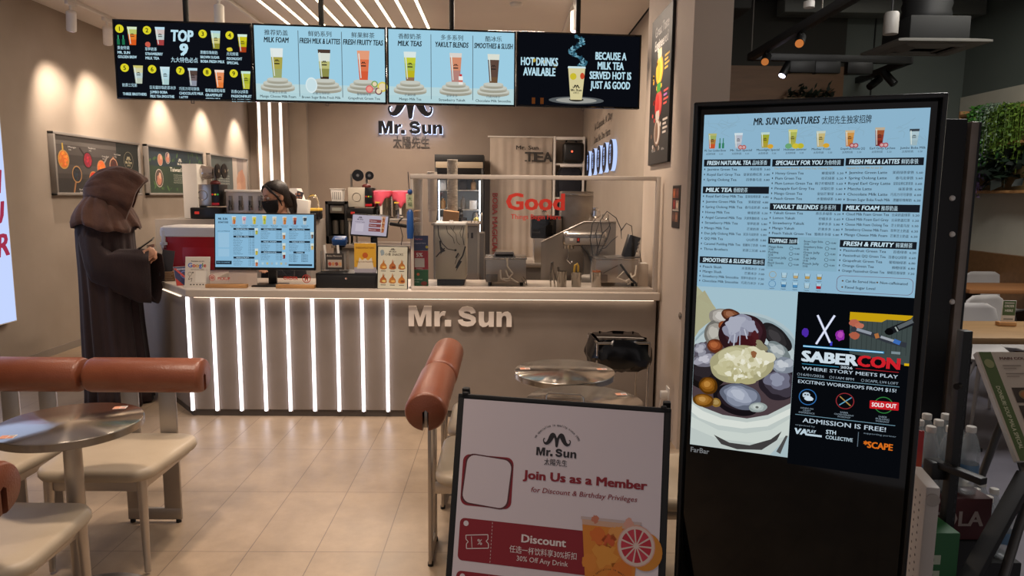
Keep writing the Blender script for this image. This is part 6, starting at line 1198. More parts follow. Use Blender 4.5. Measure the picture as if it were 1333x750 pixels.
# ================================================================== PEOPLE
def fuse(o, voxel=.006, it=4, fac=.5):
    """melt the modelled volumes into one continuous skin"""
    r = o.modifiers.new('fuse', 'REMESH'); r.mode = 'VOXEL'; r.voxel_size = voxel
    s = o.modifiers.new('soften', 'SMOOTH'); s.factor = fac; s.iterations = it
    dg = bpy.context.evaluated_depsgraph_get(); dg.update(); me = bpy.data.meshes.new_from_object(o.evaluated_get(dg))
    o.modifiers.clear(); ms = list(o.data.materials); old = o.data; o.data = me
    if not me.materials:
        for m in ms: me.materials.append(m)
    me.polygons.foreach_set('use_smooth', [True]*len(me.polygons)); bpy.data.meshes.remove(old); return o
skin = noisy(mat('skin', 'cf9c80', .5), 'cb977b', 'd4a287', 12)
def head_shape(mb, c, yaw, pitch, s=1.0):
    """skull, jaw, nose, lips, eye sockets, ears, neck stub; faces -Y before turning"""
    mt = Matrix.Translation(c) @ Matrix.Rotation(yaw, 4, 'Z') @ Matrix.Rotation(pitch, 4, 'X') @ Matrix.Scale(s, 4)
    R = []
    prof = [(-.118, .030, .030, -.055), (-.112, .045, .04, -.05), (-.095, .056, .058, -.035), (-.07, .063, .075, -.018), (-.04, .068, .086, -.006), (-.01, .072, .093, .0), (.02, .075, .096, .003), (.05, .076, .096, .005), (.08, .070, .088, .006), (.10, .056, .070, .006), (.115, .034, .042, .006), (.121, .010, .012, .006)]
    for z, rx, ry, cy in prof:
        ring = []
        for j in range(32):
            q = 2*PI*j/32; x, y = rx*math.cos(q), cy+ry*math.sin(q); fr = max(0, -math.sin(q))
            if .0 < z < .04: y += .010*math.exp(-((abs(x)-.032)/.014)**2)*fr      # eye sockets
            if -.06 < z < -.02: y -= .004*math.exp(-(x/.02)**2)*fr                 # lips
            ring.append(mt @ Vector((x, y, z)))
        R.append(ring)
    mb.loft(R, skin)
    mb.tube([mt @ Vector(v) for v in ((0, -.092, .03), (0, -.102, .005), (0, -.112, -.012), (0, -.098, -.022))], [.007*s, .009*s, .013*s, .010*s], skin, 10)
    for sx in (-1, 1):
        mb.sphere(mt @ Vector((sx*.076, .008, .005)), (.010*s, .020*s, .031*s), skin, 10, 8, (0, 0, yaw)); mb.sphere(mt @ Vector((sx*.012, -.094, -.018)), .009*s, skin, 8, 6)
    mb.sphere(mt @ Vector((0, -.088, -.048)), (.024*s, .010*s, .008*s), skin, 12, 8, (0, 0, yaw)); mb.sphere(mt @ Vector((0, -.088, -.058)), (.02*s, .010*s, .007*s), skin, 12, 8, (0, 0, yaw))
    return mt
def hand(mb, wrist, direction, side, palm_n, curl=.6, s=1.0):
    """palm, four unequal bent fingers and a thumb from the side of the palm"""
    d = Vector(direction).normalized(); n = Vector(palm_n); n = (n-d*n.dot(d)).normalized(); b = d.cross(n).normalized()*side; w = Vector(wrist)
    mb.tube([w-d*.02, w+d*.02*s, w+d*.05*s, w+d*.085*s], [.022*s, .026*s, .030*s, .026*s], skin, 12)
    for k, (off, ln_) in enumerate(((.027, .072), (.009, .080), (-.009, .075), (-.026, .058))):
        p = w+d*.085*s+b*off*s; pts = [p-d*.02*s, p]; a = 0
        for q in range(3): a += curl*(.55+.2*q); p = p+(d*math.cos(a)+n*math.sin(a))*ln_*s/3*(1.15-.15*q); pts.append(p)
        mb.tube(pts, [.0085*s, .0095*s, .0088*s, .008*s, .0065*s], skin, 8)
    p = w+d*.03*s+b*.024*s; mb.tube([p-b*.012*s, p+b*.015*s+d*.012*s, p+b*.026*s+d*.036*s+n*.012*s, p+b*.022*s+d*.058*s+n*.026*s], [.012*s, .012*s, .010*s, .0075*s], skin, 8)
def body_core(mb, hip, chest, neck, feet, arms):
    V = Vector
    mb.tube([V(hip)+V((0, 0, -.08)), V(hip), (V(hip)+V(chest))/2, V(chest), V(chest)+V((0, 0, .10)), V(neck)], [.12, .145, .125, .15, .12, .055], skin, 20)
    mb.tube([V(neck)-V((0, 0, .04)), V(neck)+V((0, 0, .10))], [.058, .052], skin, 16)
    for (hx, knee, ankle, toe) in feet:
        mb.tube([V(hx), (V(hx)+V(knee))/2, V(knee), (V(knee)*.6+V(ankle)*.4), V(ankle)], [.085, .075, .055, .055, .038], skin, 14); mb.tube([V(ankle), V(ankle)*.5+V(toe)*.5+V((0, 0, -.01)), V(toe)], [.04, .038, .028], skin, 12)
    for (sh, el, wr) in arms:
        mb.sphere(sh, .058, skin, 14, 10); mb.tube([V(sh), (V(sh)+V(el))/2, V(el), V(el)*.6+V(wr)*.4, V(wr)], [.052, .045, .037, .036, .024], skin, 14)

# ---- robed customer, facing +X towards the angled end of the counter
base = Vector((-2.885, 5.16, 0)); P = thing('person', 'person in a long brown hooded robe looking at a phone by the counter', 'person', base)
mb = MB(); hip, chest, neck = (-.03, 0, .93), (-.045, 0, 1.22), (-.01, 0, 1.43)
WR = (.235, -.105, 1.105); WL = (.235, .06, 1.09)
body_core(mb, hip, chest, neck, [((-.03, -.09, .90), (.01, -.10, .48), (-.03, -.10, .085), (.13, -.11, .03)), ((-.03, .09, .90), (.03, .10, .48), (.0, .10, .085), (.16, .11, .03))], [((-.03, -.155, 1.33), (-.0, -.20, 1.10), WR), ((-.03, .155, 1.33), (0, .19, 1.09), WL)])
head_shape(mb, (.02, .0, 1.545), PI/2+.42, .42, .86)
hand(mb, WR, (.75, .12, .35), -1, (-.1, .9, .35), .7); hand(mb, WL, (.7, -.35, .2), 1, (.1, -.8, .4), .6)
fuse(mb.build('body', P), .006)
robe_m = noisy(mat('brown_velvet', '33262a', .9, Sheen_Weight=.12, Sheen_Roughness=.4), '2b2022', '3b2c2d', 7, 4, .2, 90, stretch=(1, 1, .3))
hood_m = noisy(mat('brown_hood', '5a3d33', .85, Sheen_Weight=.15), '4e342b', '66473b', 9, 4, .25, 60)
def robe_ring(z, cx, rx, ry, amp, n=180, ph=0.):
    out = []
    for j in range(n):
        q = 2*PI*j/n; f = 1+amp*(.55*math.sin(11*q+ph)+.4*math.sin(19*q+1.3*ph+1)+.35*math.sin(5*q-ph))
        out.append((cx+rx*f*math.cos(q), ry*f*math.sin(q), z))
    return out
mb = MB(); S = [(.015, .0, .212, .25, .11), (.12, .0, .208, .24, .11), (.35, -.01, .20, .23, .10), (.60, -.018, .192, .22, .09), (.85, -.02, .185, .215, .075), (1.02, -.025, .18, .215, .055), (1.18, -.03, .178, .22, .035), (1.30, -.03, .175, .225, .02), (1.38, -.03, .165, .21, .01), (1.43, -.02, .145, .18, 0), (1.46, -.02, .10, .12, 0)]
mb.loft([robe_ring(z, cx, rx, ry, a_, ph=z*.7) for z, cx, rx, ry, a_ in S], robe_m, False, False); o = mb.build('robe', P, smooth=70); so = o.modifiers.new('thick', 'SOLIDIFY'); so.thickness = .006
def sleeve(side, sh, el, wr):
    mb = MB(); sh, el, wr = Vector(sh), Vector(el), Vector(wr); R = []
    st = [(0, sh, .085, .0), (.25, sh.lerp(el, .4), .088, -.01), (.5, sh.lerp(el, .85), .092, -.02), (.68, el.lerp(wr, .15)+Vector((0, 0, .0)), .10, -.03), (.85, el.lerp(wr, .6), .10, -.075), (1.02, el.lerp(wr, 1.0), .10, -.11), (1.2, el.lerp(wr, 1.34), .098, -.12)]
    for k, (f, c, r, dz) in enumerate(st):
        t = ((el-sh).normalized() if f < .5 else (wr-el).normalized() if f > .7 else (wr-sh).normalized()); ax = t.cross(Vector((0, 0, 1)) if abs(t.z) < .8 else Vector((1, 0, 0))).normalized(); bx = ax.cross(t).normalized()
        if bx.z < 0 and abs(t.z) < .8: bx = -bx; ax = -ax
        ring = []
        for j in range(40):
            q = 2*PI*j/40; w_ = 1+.07*math.sin(6*q+k)*(f > .1); drop = dz*max(0, -math.sin(q))*1.6
            ring.append(c+ax*(r*.72*w_*math.cos(q))+bx*(r*w_*math.sin(q))+Vector((0, 0, drop+(0 if f < .6 else -.035))))
        R.append(ring)
    mb.loft(R, robe_m, True, False); o = mb.build('sleeve', P, smooth=70); so = o.modifiers.new('thick', 'SOLIDIFY'); so.thickness = .006
sleeve(-1, (-.04, -.15, 1.34), (-.0, -.205, 1.11), WR); sleeve(1, (-.04, .15, 1.34), (0, .195, 1.10), WL)
mb = MB(); R = []                                                   # hood: rings from the back to the open face side, turned to the far side
def crease(q, x): return .034*math.sin(6*q+7*x+.6)+.028*math.sin(11*q-16*x)+.02*math.sin(17*q+14*x)
for k, (x, r, zc_, lo) in enumerate(((-.235, .015, 1.56, 1), (-.225, .06, 1.56, 1), (-.195, .105, 1.565, 1.05), (-.14, .145, 1.58, 1.1), (-.07, .168, 1.59, 1.15), (.01, .178, 1.59, 1.2), (.08, .182, 1.58, 1.25), (.14, .184, 1.565, 1.3), (.19, .186, 1.55, 1.34), (.225, .186, 1.54, 1.36), (.232, .170, 1.54, 1.36))):
    ring = []
    for j in range(72):
        q = 2*PI*j/72; up = math.sin(q); w_ = 1+crease(q, x)*(1.6 if 1 < k < 9 else .7); tip = .055*max(0, up)**3*(max(0, x)/.23)
        ring.append((.68*x+tip-.03*max(0, -up)*(max(0, x)/.23), r*.72*w_*math.cos(q), zc_-1.55+r*.86*w_*up*(1.10 if up > 0 else lo)+(.02*max(0, up)*math.sin(9*x))))
    R.append(ring)
mb.loft(R, hood_m, True, False); hd = mb.build('hood', P, (.02, 0, 1.555), (0, .26, .42), 70); so = hd.modifiers.new('thick', 'SOLIDIFY'); so.thickness = .008; so.offset = 1
mb = MB(); R = []                                                   # cowl that lies on the shoulders
for z, cx, rx, ry, a_ in ((1.54, -.015, .115, .12, .05), (1.49, -.02, .142, .155, .09), (1.445, -.025, .165, .19, .10), (1.40, -.022, .182, .222, .09), (1.36, -.018, .194, .243, .08), (1.325, -.012, .199, .25, .07)):
    R.append([(x, y, z_-.16*max(0, x-.05)+.02*math.sin(3*math.atan2(y, x)+1)+.012*math.sin(7*math.atan2(y, x)+z_*20)) for x, y, z_ in robe_ring(z, cx, rx, ry, a_, 96, z*14)])
mb.loft(R, hood_m, False, False); o = mb.build('cowl', P, smooth=70); so = o.modifiers.new('thick', 'SOLIDIFY'); so.thickness = .008; so.offset = 1
for y in (-.11, .11):
    mb = MB(); mb.loft([[(.05+s*math.cos(q)*.145, y+s*.055*math.sin(q), z) for q in [2*PI*j/24 for j in range(24)]] for z, s in ((.0, .95), (.02, 1), (.05, .95), (.085, .75), (.11, .45))], M['matte_black']); mb.build('shoe', P)
ph = thing('phone', 'dark smartphone held in the robed person hand', 'phone', base+Vector((.288, -.068, 1.205)), 0, None, (.25, -.62, .1)); MB().box((0, 0, 0), (.15, .074, .009), M['black'], bev=.004).build('case', ph); MB().box((0, 0, .0047), (.142, .067, .0008), M['gloss_black']).build('screen', ph)

# ---- barista behind the monitor
bx = at(357, 258, Y=5.86); s = 1.06
P = thing('person', 'barista in a black face mask and glasses behind the blue menu monitor', 'person', (bx.x, 5.90, 0)); hz = bx.z+.002
yaw, pit = -.72, .30; hz0 = hz
mb = MB(); nk = (.02, .05, hz-.165)
body_core(mb, (.03, .06, .84), (.03, .06, 1.10), nk, [((.11, .06, .82), (.12, .06, .45), (.12, .09, .085), (.10, -.06, .03)), ((-.06, .06, .82), (-.06, .05, .45), (-.06, .09, .085), (-.08, -.06, .03))], [((.20, .06, 1.26), (.24, -.02, 1.0), (.12, -.16, 1.0)), ((-.15, .06, 1.26), (-.21, -.02, 1.0), (-.12, -.16, 1.0))])
mt = head_shape(mb, (0, 0, hz), yaw, pit, s)
hand(mb, (.12, -.16, 1.0), (-.5, -.5, -.1), -1, (0, .1, -1), .4); hand(mb, (-.12, -.16, 1.0), (.4, -.5, -.1), 1, (0, .1, -1), .4)
fuse(mb.build('body', P), .005, 3)
hairm = noisy(mat('dark_hair', '1e1512', .45), '17100d', '2a1d18', 6, 3, .4, 60, stretch=(1, 6, 1))
mb = MB(); R = []
for z, rx, ry, cy in ((-.10, .05, .035, .085), (-.06, .07, .06, .062), (-.02, .083, .082, .035), (.02, .088, .098, .022), (.06, .089, .106, .012), (.09, .082, .100, .010), (.115, .062, .078, .01), (.132, .034, .044, .01), (.138, .006, .008, .01)):
    ring = []
    for j in range(40):
        q = 2*PI*j/40; x, y = rx*math.cos(q), cy+ry*math.sin(q)
        fl = -.022-(z-.055)*.95 if z > .055 else .008                 # hair line: face stays free below it
        y = max(y, fl+.012*abs(math.sin(9*q))*(z < .055)) if y < fl else y
        w_ = 1+.012*math.sin(13*q+30*z); ring.append(mt @ Vector((x*w_, y*w_, z)))
    R.append(ring)
mb.loft(R, hairm); o = mb.build('hair', P, smooth=60)
mb = MB()
for k in range(5): mb.tube([mt @ Vector(v) for v in ((.02*k-.04, .09, .02), (.022*k-.044, .125, -.03), (.018*k-.036, .12, -.10), (.012*k-.024, .105, -.19-.01*(k % 2)))], [.02, .024, .021, .008], hairm, 10)
mb.build('ponytail', P)
for sx in (-1, 1):
    mb = MB(); mb.tube([mt @ Vector(v) for v in ((sx*.02, -.062, .112), (sx*.058, -.058, .075), (sx*.076, -.034, .03), (sx*.079, -.016, -.02), (sx*.076, -.012, -.06))], [.010, .013, .010, .008, .003], hairm, 8); mb.build('side_lock', P)
mb = MB(); R = []
for k, (z, ox) in enumerate(((-.005, .0), (-.02, .006), (-.045, .008), (-.075, .006), (-.10, .002), (-.118, -.004))):
    row = []
    for j in range(21):
        u = (j-10)/10; ang = -PI/2+u*1.25; rx, ry, cy = (.078, .098, .0) if z > -.05 else (.070, .084, -.012) if z > -.09 else (.052, .062, -.034)
        nose = .016*math.exp(-(u/.25)**2)*(1 if z > -.06 else .4); row.append(mt @ Vector(((rx+.004)*math.cos(ang), cy+(ry+.005)*math.sin(ang)-nose-ox, z+.012*(1-u*u)*(z > -.03))))
    R.append(row)
mb.loft(R, mat('mask_black', '0c0c0f', .8), False, False, False); o = mb.build('face_mask', P, smooth=70); so = o.modifiers.new('thick', 'SOLIDIFY'); so.thickness = .003; so.offset = 1
for sx in (-1, 1): MB().tube([mt @ Vector(v) for v in ((sx*.062, -.05, -.015), (sx*.078, -.005, .02))], .0018, M['matte_black'], 6).build('ear_loop', P)
for sx in (-1, 1):
    e = mt @ Vector((sx*.032, -.083, .021)); MB().sphere(e, .0115*s, mat('eye_white', 'cfc6bf', .2), 14, 10).build('eye', P); MB().sphere(mt @ Vector((sx*.032-.003, -.0925, .018)), .0055*s, M['black'], 10, 8).build('iris', P)
    MB().tube([mt @ Vector(v) for v in ((sx*.014, -.098, .042), (sx*.032, -.099, .048), (sx*.05, -.088, .043))], [.003, .0035, .002], hairm, 6).build('eyebrow', P)
    MB().tube([mt @ Vector((sx*.034+.021*math.cos(q), -.107+.012*abs(math.cos(q))*(math.cos(q)*sx > 0), .014+.017*math.sin(q))) for q in [2*PI*j/20 for j in range(21)]], .0014, mat('thin_metal', '6a5a50', .3, 1.), 6, False).build('glasses_rim', P)
    MB().tube([mt @ Vector(v) for v in ((sx*.055, -.093, .018), (sx*.077, -.04, .02), (sx*.080, .01, .02))], .0014, mat('thin_metal', '6a5a50', .3, 1.), 6).build('glasses_temple', P)
MB().tube([mt @ Vector(v) for v in ((-.013, -.107, .018), (0, -.112, .021), (.013, -.107, .018))], .0014, mat('thin_metal', '6a5a50', .3, 1.), 6).build('glasses_bridge', P)
shirt = mat('black_shirt', '131216', .85); mb = MB()
mb.loft([[(.03+rx*(1+.02*math.sin(7*q+9*z))*math.cos(q), .06+ry*(1+.02*math.sin(5*q+5*z))*math.sin(q), z) for q in [2*PI*j/48 for j in range(48)]] for z, rx, ry in ((.80, .19, .165), (.95, .175, .155), (1.10, .195, .17), (1.22, .215, .165), (1.29, .205, .125), (hz-.20, .10, .085), (hz-.17, .07, .068))], shirt, False, False); o = mb.build('shirt', P, smooth=60); so = o.modifiers.new('thick', 'SOLIDIFY'); so.thickness = .006; so.offset = 1
for sh, el in (((.20, .06, 1.26), (.24, -.0, 1.05)), ((-.15, .06, 1.26), (-.20, -.0, 1.05))): mb = MB(); mb.tube([Vector(sh), Vector(sh).lerp(Vector(el), .5), Vector(el)], [.075, .068, .066], shirt, 20, False); o = mb.build('sleeve', P, smooth=60); so = o.modifiers.new('thick', 'SOLIDIFY'); so.thickness = .005
mb = MB(); mb.loft([[(.03+rx*math.cos(q), .06+ry*math.sin(q), z) for q in [2*PI*j/40 for j in range(40)]] for z, rx, ry in ((.10, .16, .14), (.45, .17, .145), (.84, .182, .16))], M['matte_black'], True, False); mb.build('trousers', P, smooth=60)

# ================================================================== RIGHT SIDE: RESTAURANT AND NEAR THINGS
blk = mat('satin_black', '050506', .5)
# tables and shell chairs
def r_table(label, x0, x1, y0, y1, z=.75, m=None):
    t = thing('wooden_table', label, 'table', ((x0+x1)/2, (y0+y1)/2, 0)); w, d = x1-x0, y1-y0
    MB().box((0, 0, z-.02), (w, d, .04), m or M['wood'], bev=.004).build('tabletop', t)
    for s in (-1, 1): MB().box((s*(w/2-.22), 0, z/2-.02), (.09, .09, z-.05), blk, bev=.003).build('leg', t); MB().box((s*(w/2-.22), 0, .012), (.10, d*.75, .024), blk, bev=.003).build('foot', t)
r_table('pale wooden table with an order sign, nearer of the two beyond the kiosk', at(1243, 420, Y=4.2).x, 5.2, 4.15, 4.75, m=wood('table_wood', '8a6a44', '9a784e')); r_table('wooden table farther back beside the wall bench', at(1250, 366, Y=6.6).x, 5.42, 6.45, 7.0, m=wood('table_wood_red', '8f5f38', '9c6a40'))
shell = mat('shell_white', 'a8a3a0', .5); shell_g = mat('shell_grey', '5c5b5c', .5)
def shell_chair(label, x, y, rz, m):
    t = thing('shell_chair', label, 'chair', (x, y, 0), rz, 'shell chairs at the restaurant tables'); mb = MB(); prof = [(-.22, .445, .21), (-.1, .43, .23), (.08, .435, .225), (.17, .47, .22), (.205, .56, .225), (.225, .68, .225), (.235, .77, .20), (.238, .81, .13)]
    mb.loft([[(w*math.sin(a), y_-.05*math.cos(a*1.0)*(z > .5)+.05*(z > .5)-(.05*abs(math.sin(a))**2 if z > .5 else 0), z+.035*math.sin(a)**2*(z < .5)) for a in [(-PI/2)+PI*j/16 for j in range(17)]] for y_, z, w in prof], m, False, False, False)
    o = mb.build('shell', t, smooth=80); so = o.modifiers.new('thick', 'SOLIDIFY'); so.thickness = .012
    for sx in (-1, 1):
        for sy in (-1, 1): MB().tube([(sx*.12, sy*.11, .43), (sx*.21, sy*.21, 0)], [.016, .011], m, 10).build('leg', t)
p = at(1287, 398, Y=4.98); shell_chair('white shell chair behind the order sign table, left of the two', p.x, 4.95, 0, shell)
p = at(1322, 372, Y=5.3); shell_chair('white shell chair with high back at the right edge behind the order sign', p.x+.08, 5.42, .3, shell)
p = at(1300, 355, Y=7.25); shell_chair('small white shell chair behind the far wooden table', p.x+.03, 7.30, 0, shell)
p = at(1262, 352, Y=7.2); shell_chair('dark grey shell chair behind the left end of the far wooden table', p.x-.22, 7.27, .2, shell_g)
# order sign
p = at(1309, 424, z=.752); t = thing('order_sign', 'small green and white order here sign in a wooden block on the table', 'sign', (p.x, p.y, .752), -.1); MB().box((0, 0, .014), (.11, .05, .028), M['wood'], bev=.004).build('block', t); MB().box((.01, 0, .095), (.085, .005, .15), M['paper'], bev=.001).build('card', t)
a = Art(); a.rect(-.03, .07, .05, .168, '4a6038', 0); a.text('ORDER', .01, .125, .016, 'd8d4c8', 1, al='c', w=.06, bold=.03); a.text('HERE', .01, .095, .016, 'd8d4c8', 1, al='c', w=.05, bold=.03); a.rect(-.02, .15, .04, .156, 'c8c4b8', 1); a.rect(-.02, .04, .04, .05, '8a8a80', 1); a.build('print', t, (0, -.003, 0))
# hanging plants on a wooden wall frame
rd = random.Random(21); X = XE-.02
ya, yb_ = at(1330, 200, X=X).y, at(1268, 200, X=X).y; za, zb2 = at(1300, 250, X=X-.1).z, at(1300, 140, X=X-.1).z
t = thing('plant_frame', 'pale wooden wall frame carrying rows of hanging plants', 'frame', (X, (ya+yb_)/2-.35, 0)); w = (yb_-ya)+.7
for z in (za, (za+zb2)/2+.05, zb2-.04): MB().box((-.11, 0, z), (.20, w, .03), M['wood'], bev=.003).build('shelf', t)
MB().box((-.012, 0, (za+zb2)/2), (.02, w, zb2-za), wood('frame_back', '9a8258', 'a88f64')).build('back_board', t)
for s in (-1, 1): MB().box((-.11, s*w/2, (za+zb2)/2), (.20, .03, zb2-za+.03), M['wood'], bev=.003).build('side', t)
def plant(name, label, px, py, spread, hang, cols, leaf, n, cat='plant'):
    """trailing or bushy plant: pot, stems, one part of leaves"""
    p = at(px, py, X=X-.14); t = thing(name, label, cat, p, 0, 'hanging plants'); MB().lathe([(.05, -.02), (.065, .07), (.058, .07), (.05, .0)], M['dark_grey'], seg=16).build('pot', t); st_ = MB(); lf = MB(); ms = [mat('leaf_'+c, c, .55) for c in cols]
    for k in range(n):
        y0, out = rd.gauss(0, spread*.5), rd.uniform(.0, .16); L_ = hang*rd.uniform(.35, 1.); pts = [Vector((0, y0*.3, .06)), Vector((-out*.6, y0*.8, .10)), Vector((-out, y0, .02)), Vector((-out, y0*1.05, .02-L_*.5)), Vector((-out+rd.uniform(-.02, .02), y0*1.1, .02-L_))]
        if k % 3 == 0: st_.tube(pts, .003, ms[0], 4)
        for q in range(7 if leaf < .05 else 2):
            f = rd.uniform(.25, 1)*(len(pts)-1); i = min(int(f), len(pts)-2); c = pts[i].lerp(pts[i+1], f-i)+Vector((rd.uniform(-.02, .02), rd.uniform(-.03, .03), rd.uniform(-.02, .02))); s = leaf*rd.uniform(.6, 1.2); ax = Vector((rd.uniform(-1, 0), rd.uniform(-1, 1), rd.uniform(-1, .3))).normalized(); sd = ax.cross(Vector((rd.uniform(-1, 1), rd.uniform(-1, 1), 1))).normalized(); nn = ax.cross(sd)*.15
            lf.face([c, c+ax*s*.45+sd*s*.34+nn*s, c+ax*s, c+ax*s*.45-sd*s*.34+nn*s], ms[rd.randrange(len(ms))])
    st_.build('stem', t); lf.build('leaves', t, norm=False)
zt3 = zb2
plant('ivy_plant', 'bright green trailing plant, top left of the wall plant frame', 1284, 150, .16, .60, ('4c8a34', '5c9c3e', '3a742c'), .045, 130)
plant('ivy_plant', 'pale grey green trailing plant at the top middle of the wall plant frame', 1298, 148, .22, .60, ('8fa58c', '7d9a80', 'a5b8a0'), .035, 150)
plant('ivy_plant', 'yellow green trailing plant at the top right of the wall plant frame', 1320, 148, .34, .66, ('5f7f2c', '4c6e28', '6f8c34'), .045, 170)
plant('wisteria_plant', 'purple flowering trailing plant at the lower left of the wall plant frame', 1273, 206, .22, .50, ('8f7cb4', 'a08ec4', '6c5e86', 'b4a4c8'), .045, 150)
plant('leafy_plant', 'mid green leafy plant in the middle of the wall plant frame', 1288, 205, .22, .22, ('2f5c28', '3a6c30'), .10, 60)
plant('leafy_plant', 'dark large leaved plant at the lower right of the wall plant frame', 1318, 206, .26, .34, ('16261a', '1c2e1e', '101c14'), .16, 60)
p = at(1050, 131, Y=YE-.12); t = thing('wall_planter', 'wooden planter with dark foliage on the wood wall above the kiosk', 'planter', (p.x, YE-.13, p.z-.08)); MB().box((0, 0, .03), (.62, .18, .14), wood('planter_wood', '7c6446', '8a7252'), bev=.004).build('box', t); lf = MB()
for k in range(90):
    c = Vector((rd.uniform(-.25, .3), rd.uniform(-.07, .07), .10+abs(rd.gauss(0, .05)))); ax = Vector((rd.uniform(-1, 1), rd.uniform(-1, 1), rd.uniform(0, 1))).normalized(); sd = ax.cross(Vector((.3, .2, 1))).normalized(); lf.face([c, c+ax*.04+sd*.02, c+ax*.09, c+ax*.04-sd*.02], mat('leaf_16261a', '16261a', .55))
lf.build('leaves', t, norm=False)

# hanging black light rail
Z = 2.99; A = at(978, 74, z=Z); B = at(1183, 79, z=Z); Cc = at(1113, -5, z=Z); Dd = at(1098, 112, z=Z)
t = thing('light_rail', 'black U-shaped light rail hanging from the restaurant ceiling', 'light rail', (0, 0, 0))
def bar(p, q, nm='rail_bar', r=.032):
    d = q-p; MB().box((p+q)/2, (d.length+.06, r*2, .07), blk, rot=(0, 0, math.atan2(d.y, d.x)), bev=.003).build(nm, t)
A.z = B.z = Cc.z = Dd.z = Z; far = A+(Cc-A)*1.25; bar(A, far); bar(A, B); bar(B, Dd)
for p in (A, B, A.lerp(far, .6), Dd): MB().tube([(p.x, p.y, Z), (p.x, p.y, ZE)], .006, M['steel_dark'], 6).build('hanger', t)
def rail_head(label, p, aim, lit=None, boxy=False):
    q = thing('rail_spotlight', label, 'spotlight', p, 0, 'black rail spotlights'); d = (Vector(aim)).normalized(); c = Vector((0, 0, -.10))
    MB().cyl((0, 0, -.03), c, .010, .010, blk, 8).build('arm', q)
    if boxy: MB().box((0, 0, -.09), (.26, .09, .12), blk, bev=.01).build('barrel', q); MB().box((0, 0, -.1515), (.22, .07, .003), M['gloss_black']).build('lens', q)
    else:
        MB().tube([c-d*.10, c-d*.085, c+d*.09, c+d*.10], [.03, .042, .042, .04], blk, 18).build('barrel', q); MB().cyl(c+d*.101, c+d*.103, .034, .034, glow(lit[0], lit[1], True) if lit else M['gloss_black'], 18).build('lens', q)
def on(a, b, px):
    k = min([i/200 for i in range(201)], key=lambda f: abs(px_of(a.lerp(b, f))-px)); return a.lerp(b, k)
def px_of(p):
    d = p-Vector((0, 0, EYE)); return 666.5+F_PX*d.dot(_rt)/d.dot(_fw)
rail_head('lit black spotlight tilted left below the hanging light rail', on(A, B, 1025), (-.5, -.25, -.8), ('e6e4ff', 7))
for k, px in enumerate((1043, 1076, 1118)): rail_head('boxy black lamp under the cross bar of the hanging rail, %s from the left' % ORD[k], on(A, B, px), (0, 0, -1), None, True)
rail_head('black spotlight with orange glowing slots, upper one on the nearer rail arm', on(A, far, 1043), (-.35, -.75, -.4), ('ff9a50', .5)); rail_head('black spotlight with orange glowing slots near the rail corner', on(A, far, 998), (-.35, -.75, -.4), ('ff9a50', .45))
for k, px in enumerate((1140, 1158)): rail_head('small black spotlight under the far arm of the hanging rail, %s from the left' % ORD[k], on(B, Dd, px), (-.7+k, -.3, -.5))
# air diffuser, duct, pendant, pipes
p = at(1202, 62, Y=6.4); t = thing('air_diffuser', 'square grey air diffuser hanging on a black flexible duct', 'air vent', p); F = lambda s, z: [(-s, -s*.8, z), (s, -s*.8, z), (s, s*.8, z), (-s, s*.8, z)]
mb = MB(); mb.loft([F(.40, -.01), F(.40, .008), F(.30, .03)], mat('diffuser_grey', '5c5a55', .6)); mb.build('face_plate', t, smooth=10)
for s in (.28, .18): mb = MB(); mb.loft([F(s, -.012), F(s-.05, -.03), F(s-.055, -.012)], mat('diffuser_fin', '5a5954', .6)); mb.build('louvre', t, smooth=10)
MB().box((0, 0, .12), (.52, .46, .20), mat('box_dark', '131414', .8), bev=.01).build('plenum', t)
mb = MB(); mb.lathe([(.19+.012*(j % 2), .22+.045*j) for j in range(22)], mat('duct_black', '0c0d0e', .6), seg=24); mb.build('flexible_duct', t, smooth=30)
p = at(1160, 30, Y=6.0); t = thing('pendant_lamp', 'small white can pendant lamp hanging from the dark ceiling', 'lamp', p); MB().lathe([(.055, -.09), (.058, -.085), (.058, .07), (.05, .085), (.012, .09)], mat('pendant_white', '9a9690', .5), seg=24).build('shade', t); MB().tube([(0, 0, .09), (0, 0, ZE-p.z)], .008, blk, 8).build('rod', t)
q0, q1 = at(1100, 22, Y=8.2), at(1160, -8, Y=7.6); tag(MB().box((4.3, 8.35, 3.78), (2.3, .25, .22), mat('duct_metal', '6c6e69', .5, .4), bev=.01).build('air_duct'), 'rectangular grey air duct under the restaurant ceiling', 'duct')
for k, (x, z) in enumerate(((3.0, 3.9), (3.9, 3.95), (4.7, 3.8))): tag(MB().tube([(x, 2.0, z), (x, 8.5, z)], .05, mat('pipe_grey', '3f403e', .6), 12).build('ceiling_pipe'), 'grey pipe under the dark restaurant ceiling, %s from the left' % ORD[k], 'pipe')
tag(MB().box((2.0, 7.6, 3.62), (.9, .7, .34), mat('unit_grey', '2a2926', .8), bev=.02).build('air_unit'), 'dark boxy air unit under the ceiling left of the light rail', 'air conditioner')
p = at(1053, 10, Y=6.2); tag(MB().lathe([(.045, 0), (.045, .05), (.015, .06)], M['white'], p, 18).build('sensor'), 'small white sensor hanging above the light rail', 'sensor')

